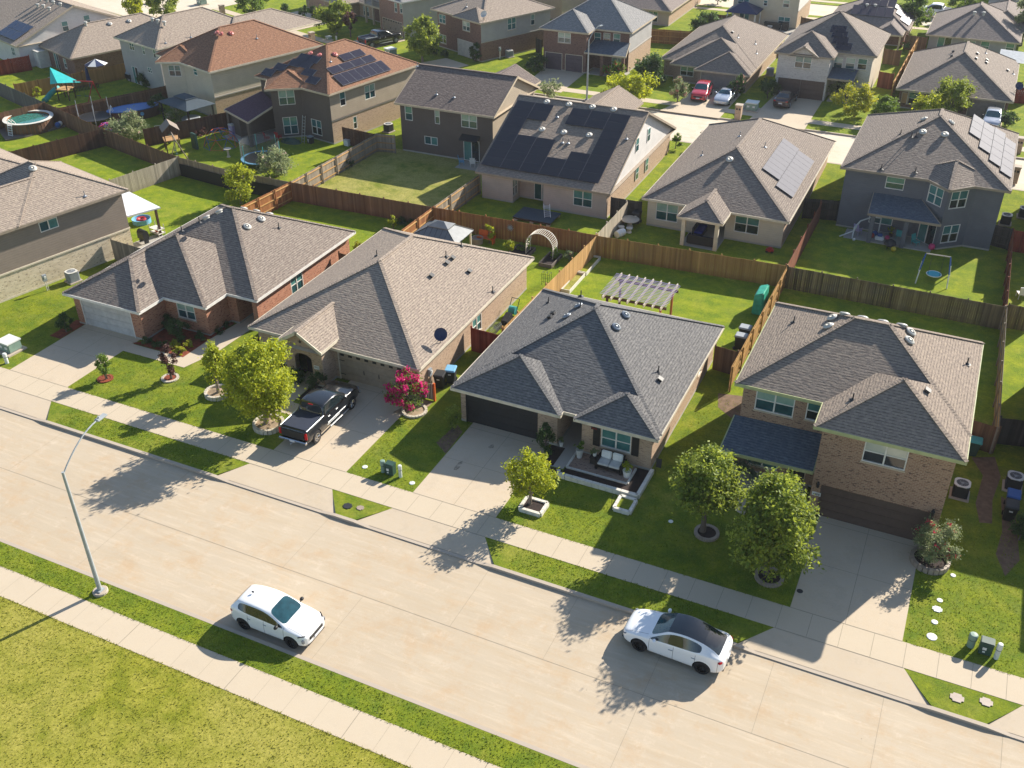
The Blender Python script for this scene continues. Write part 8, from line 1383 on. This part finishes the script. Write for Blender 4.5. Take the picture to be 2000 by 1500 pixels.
r=root('garden_shed','white storage shed beside the bright red fence','shed',(-107.3,90.2,.03),R(-20)); bm=bmesh.new(); box(bm,-1.1,1.1,-.8,.8,0,2.0); mk('wall',bm,'offwhite',r); bm=bmesh.new(); box(bm,-1.2,1.2,-.9,.9,2.001,2.12); mk('roof',bm,'offwhite',r)
for s in (-1,1): bm=bmesh.new(); box(bm,s*.42-.38,s*.42+.38,-.83,-.802,.08,1.85); mk('door',bm,'white',r)
r=root('bicycle','dark bicycle leaning by the red fence and the shed','bicycle',(-108.6,88.4,.0),R(-20)); bm=bmesh.new()
for x in (-.5,.5):
    for k in range(16): a0,a1=2*math.pi*k/16,2*math.pi*(k+1)/16; tube(bm,(x+.32*math.cos(a0),0,.34+.32*math.sin(a0)),(x+.32*math.cos(a1),0,.34+.32*math.sin(a1)),.02,n=5)
mk('wheels',bm,'rubber',r); bm=bmesh.new(); path(bm,[(-.5,0,.34),(-.15,0,.75),(.35,0,.8),(.5,0,.34)],.02); path(bm,[(-.5,0,.34),(0,0,.34),(.35,0,.8)],.02); path(bm,[(0,0,.34),(-.18,0,.9)],.02); mk('frame',bm,'dark',r)
r=root('dog_run_frame','white metal rail frame before the pale flowering shrub','play frame',(-74.9,77.1,0),R(45)); bm=bmesh.new(); path(bm,[(-2,0,0),(-2,0,1),(1.8,0,1),(1.8,0,0)],.03,5); [tube(bm,(-1.2+k*.5,0,1),(-1.2+k*.5,0,.4),.015,n=4) for k in range(3)]; mk('bars',bm,'offwhite',r)
r=root('black_screen','black privacy screen hung on the grey-brown back fence','fence screen',(-59.9,67.15,0)); bm=bmesh.new()
for (a,b) in (((-66.2,67.75),(-59.85,66.98)),((-59.7,66.98),(-53.4,66.85))):
    A,B=Vector((a[0]+59.9,a[1]-67.15,0)),Vector((b[0]+59.9,b[1]-67.15,0)); t=(B-A).normalized(); m=Matrix((t,Vector((-t.y,t.x,0)),Vector((0,0,1)))).transposed(); obox(bm,(A+B)/2+Vector((0,0,.62)),((B-A).length,.02,1.2),m)
mk('cloth',bm,'fabric_blue' if False else 'black',r)
# back street extras
def mailbox(x,y,label,rot=0):
    r=root('brick_mailbox',label,'mailbox',(x,y,T(y)),R(rot)); bm=bmesh.new(); box(bm,-.32,.32,-.32,.32,0,1.45); mk('pillar',bm,'brick_tan',r); bm=bmesh.new(); box(bm,-.37,.37,-.37,.37,1.451,1.55); mk('cap',bm,'kerb',r); bm=bmesh.new()
    for s in (-1,1): box(bm,s*.14-.1,s*.14+.1,-.33,-.321,1.02,1.22)
    mk('mail_slot',bm,'black',r)
mailbox(-22.6,104.1,'beige brick mailbox pillar on the verge behind the coupe driveway',0); mailbox(-23.6,94.6,'brick mailbox pillar peeking behind the cream house roof',0); mailbox(-81.6,111.6,'reddish brick mailbox pillar at the top left kerb',-22); mailbox(-102.9,119.7,'brick mailbox pillar near the top left tree',-25); mailbox(4.5,105.0,'brick mailbox pillar at the upper right edge, farther one'); mailbox(4.5,96.8,'brick mailbox pillar at the right edge beside the grey roof, nearer one')
r=root('canvas_gazebo','navy canvas gazebo with white posts on the patio of the cream house at the top','gazebo',(-31.9,143.0,.4)); bm=bmesh.new(); hiproof(bm,2.2,1.9,2.3,3.5,.02,.02); mk('canopy',bm,'navy',r)
for sx in (-1,1):
    for sy in (-1,1): bm=bmesh.new(); box(bm,sx*1.9-.07,sx*1.9+.07,sy*1.6-.07,sy*1.6+.07,0,2.3); mk('post',bm,'white',r)
ubox(-28.0,143.9,.4,2.2,.7,.8,'long dark sofa-like bench on the patio at the top','dark','dark',0,'outdoor sofa','outdoor_bench')
r=root('grill','covered dark grill on the patio left of the lower window','grill',(-26.2,143.6,.4)); bm=bmesh.new(); obox(bm,(0,0,.55),(.9,.6,1.1)); bmesh.ops.bevel(bm,geom=bm.edges[:],offset=.12,segments=2,affect='EDGES'); mk('cover',bm,'dark',r)
r=root('patio_canopy','small white gabled canopy right of the hip-roofed house','canopy',(3.4,132.0,.4)); bm=bmesh.new(); v=[bm.verts.new(p) for p in ((-2.4,-2,2.3),(2.4,-2,2.1),(2.4,0,2.9),(-2.4,0,3.1),(2.4,2,2.1),(-2.4,2,2.3))]; bm.faces.new(v[:4]); bm.faces.new((v[3],v[2],v[4],v[5])); mk('roof',bm,'white',r); bm=bmesh.new()
for sx in (-1,1):
    for sy in (-1,1): box(bm,sx*2.2-.05,sx*2.2+.05,sy*1.8-.05,sy*1.8+.05,0,2.15)
mk('posts',bm,'white',r)
for i,(x,y,c) in enumerate(((3.9,123.8,'cyan'),(4.1,122.6,'red'),(3.7,125.2,'white'))):
    r=root('storage_bin',['teal storage crate at the right edge behind the fence','red and white storage crate at the right edge behind the fence','white storage crate at the right edge, farthest of three'][i],'storage crate',(x,y,.4)); bm=bmesh.new(); obox(bm,(0,0,.35),(1.0,.8,.7)); bmesh.ops.bevel(bm,geom=bm.edges[:],offset=.05,segments=2,affect='EDGES'); mk('crate',bm,c,r); bm=bmesh.new(); obox(bm,(0,0,.74),(1.08,.88,.08)); mk('lid',bm,'white',r)
r=root('wicker_chair','white patio chair on the shaded lawn at the right edge','patio chair',(6.0,73.9,0),R(200)); bm=bmesh.new(); box(bm,-.3,.3,-.3,.3,.35,.42); box(bm,-.3,.3,.24,.3,.42,.95); mk('seat',bm,'white',r); 
for sx in (-1,1):
    for sy in (-1,1): bm=bmesh.new(); tube(bm,(sx*.26,sy*.26,0),(sx*.26,sy*.26,.35),.025,n=5); mk('leg',bm,'white',r)
r=root('red_board_gate','short orange wooden gate post beside the magenta crape myrtle','gate',(-26.75,44.4,0)); bm=bmesh.new(); box(bm,.42,.54,-.06,.06,0,1.3); mk('post',bm,'orange',r); bm=bmesh.new()
for k in range(7): box(bm,-.42+k*.12,-.32+k*.12,-.02,.02,.05,1.2)
mk('boards',bm,'wood_grey',r)
r=root('dark_drain','round dark drain outlet in the far kerb left of the white car','drain',(-9.15,32.6,-.06)); bm=bmesh.new(); tube(bm,(0,0,0),(0,.06,0),.05,n=12); mk('outlet',bm,'black',r)
bm=bmesh.new(); box(bm,-3100,3100,-2100,3600,-1.6,36.5); hz=bpy.data.meshes.new('haze'); bm.to_mesh(hz); bm.free()
hm=bpy.data.materials.new('haze'); hm.use_nodes=True; ht=hm.node_tree; ht.nodes.remove(ht.nodes['Principled BSDF']); pv=ht.nodes.new('ShaderNodeVolumePrincipled'); pv.inputs['Color'].default_value=(.86,.90,.96,1); pv.inputs['Density'].default_value=.00018; pv.inputs['Anisotropy'].default_value=.2
ht.links.new(pv.outputs[0],ht.nodes['Material Output'].inputs['Volume']); hz.materials.append(hm); ho=bpy.data.objects.new('haze',hz); COL.objects.link(ho); ho['kind']='stuff'
print('objects',len(bpy.data.objects))
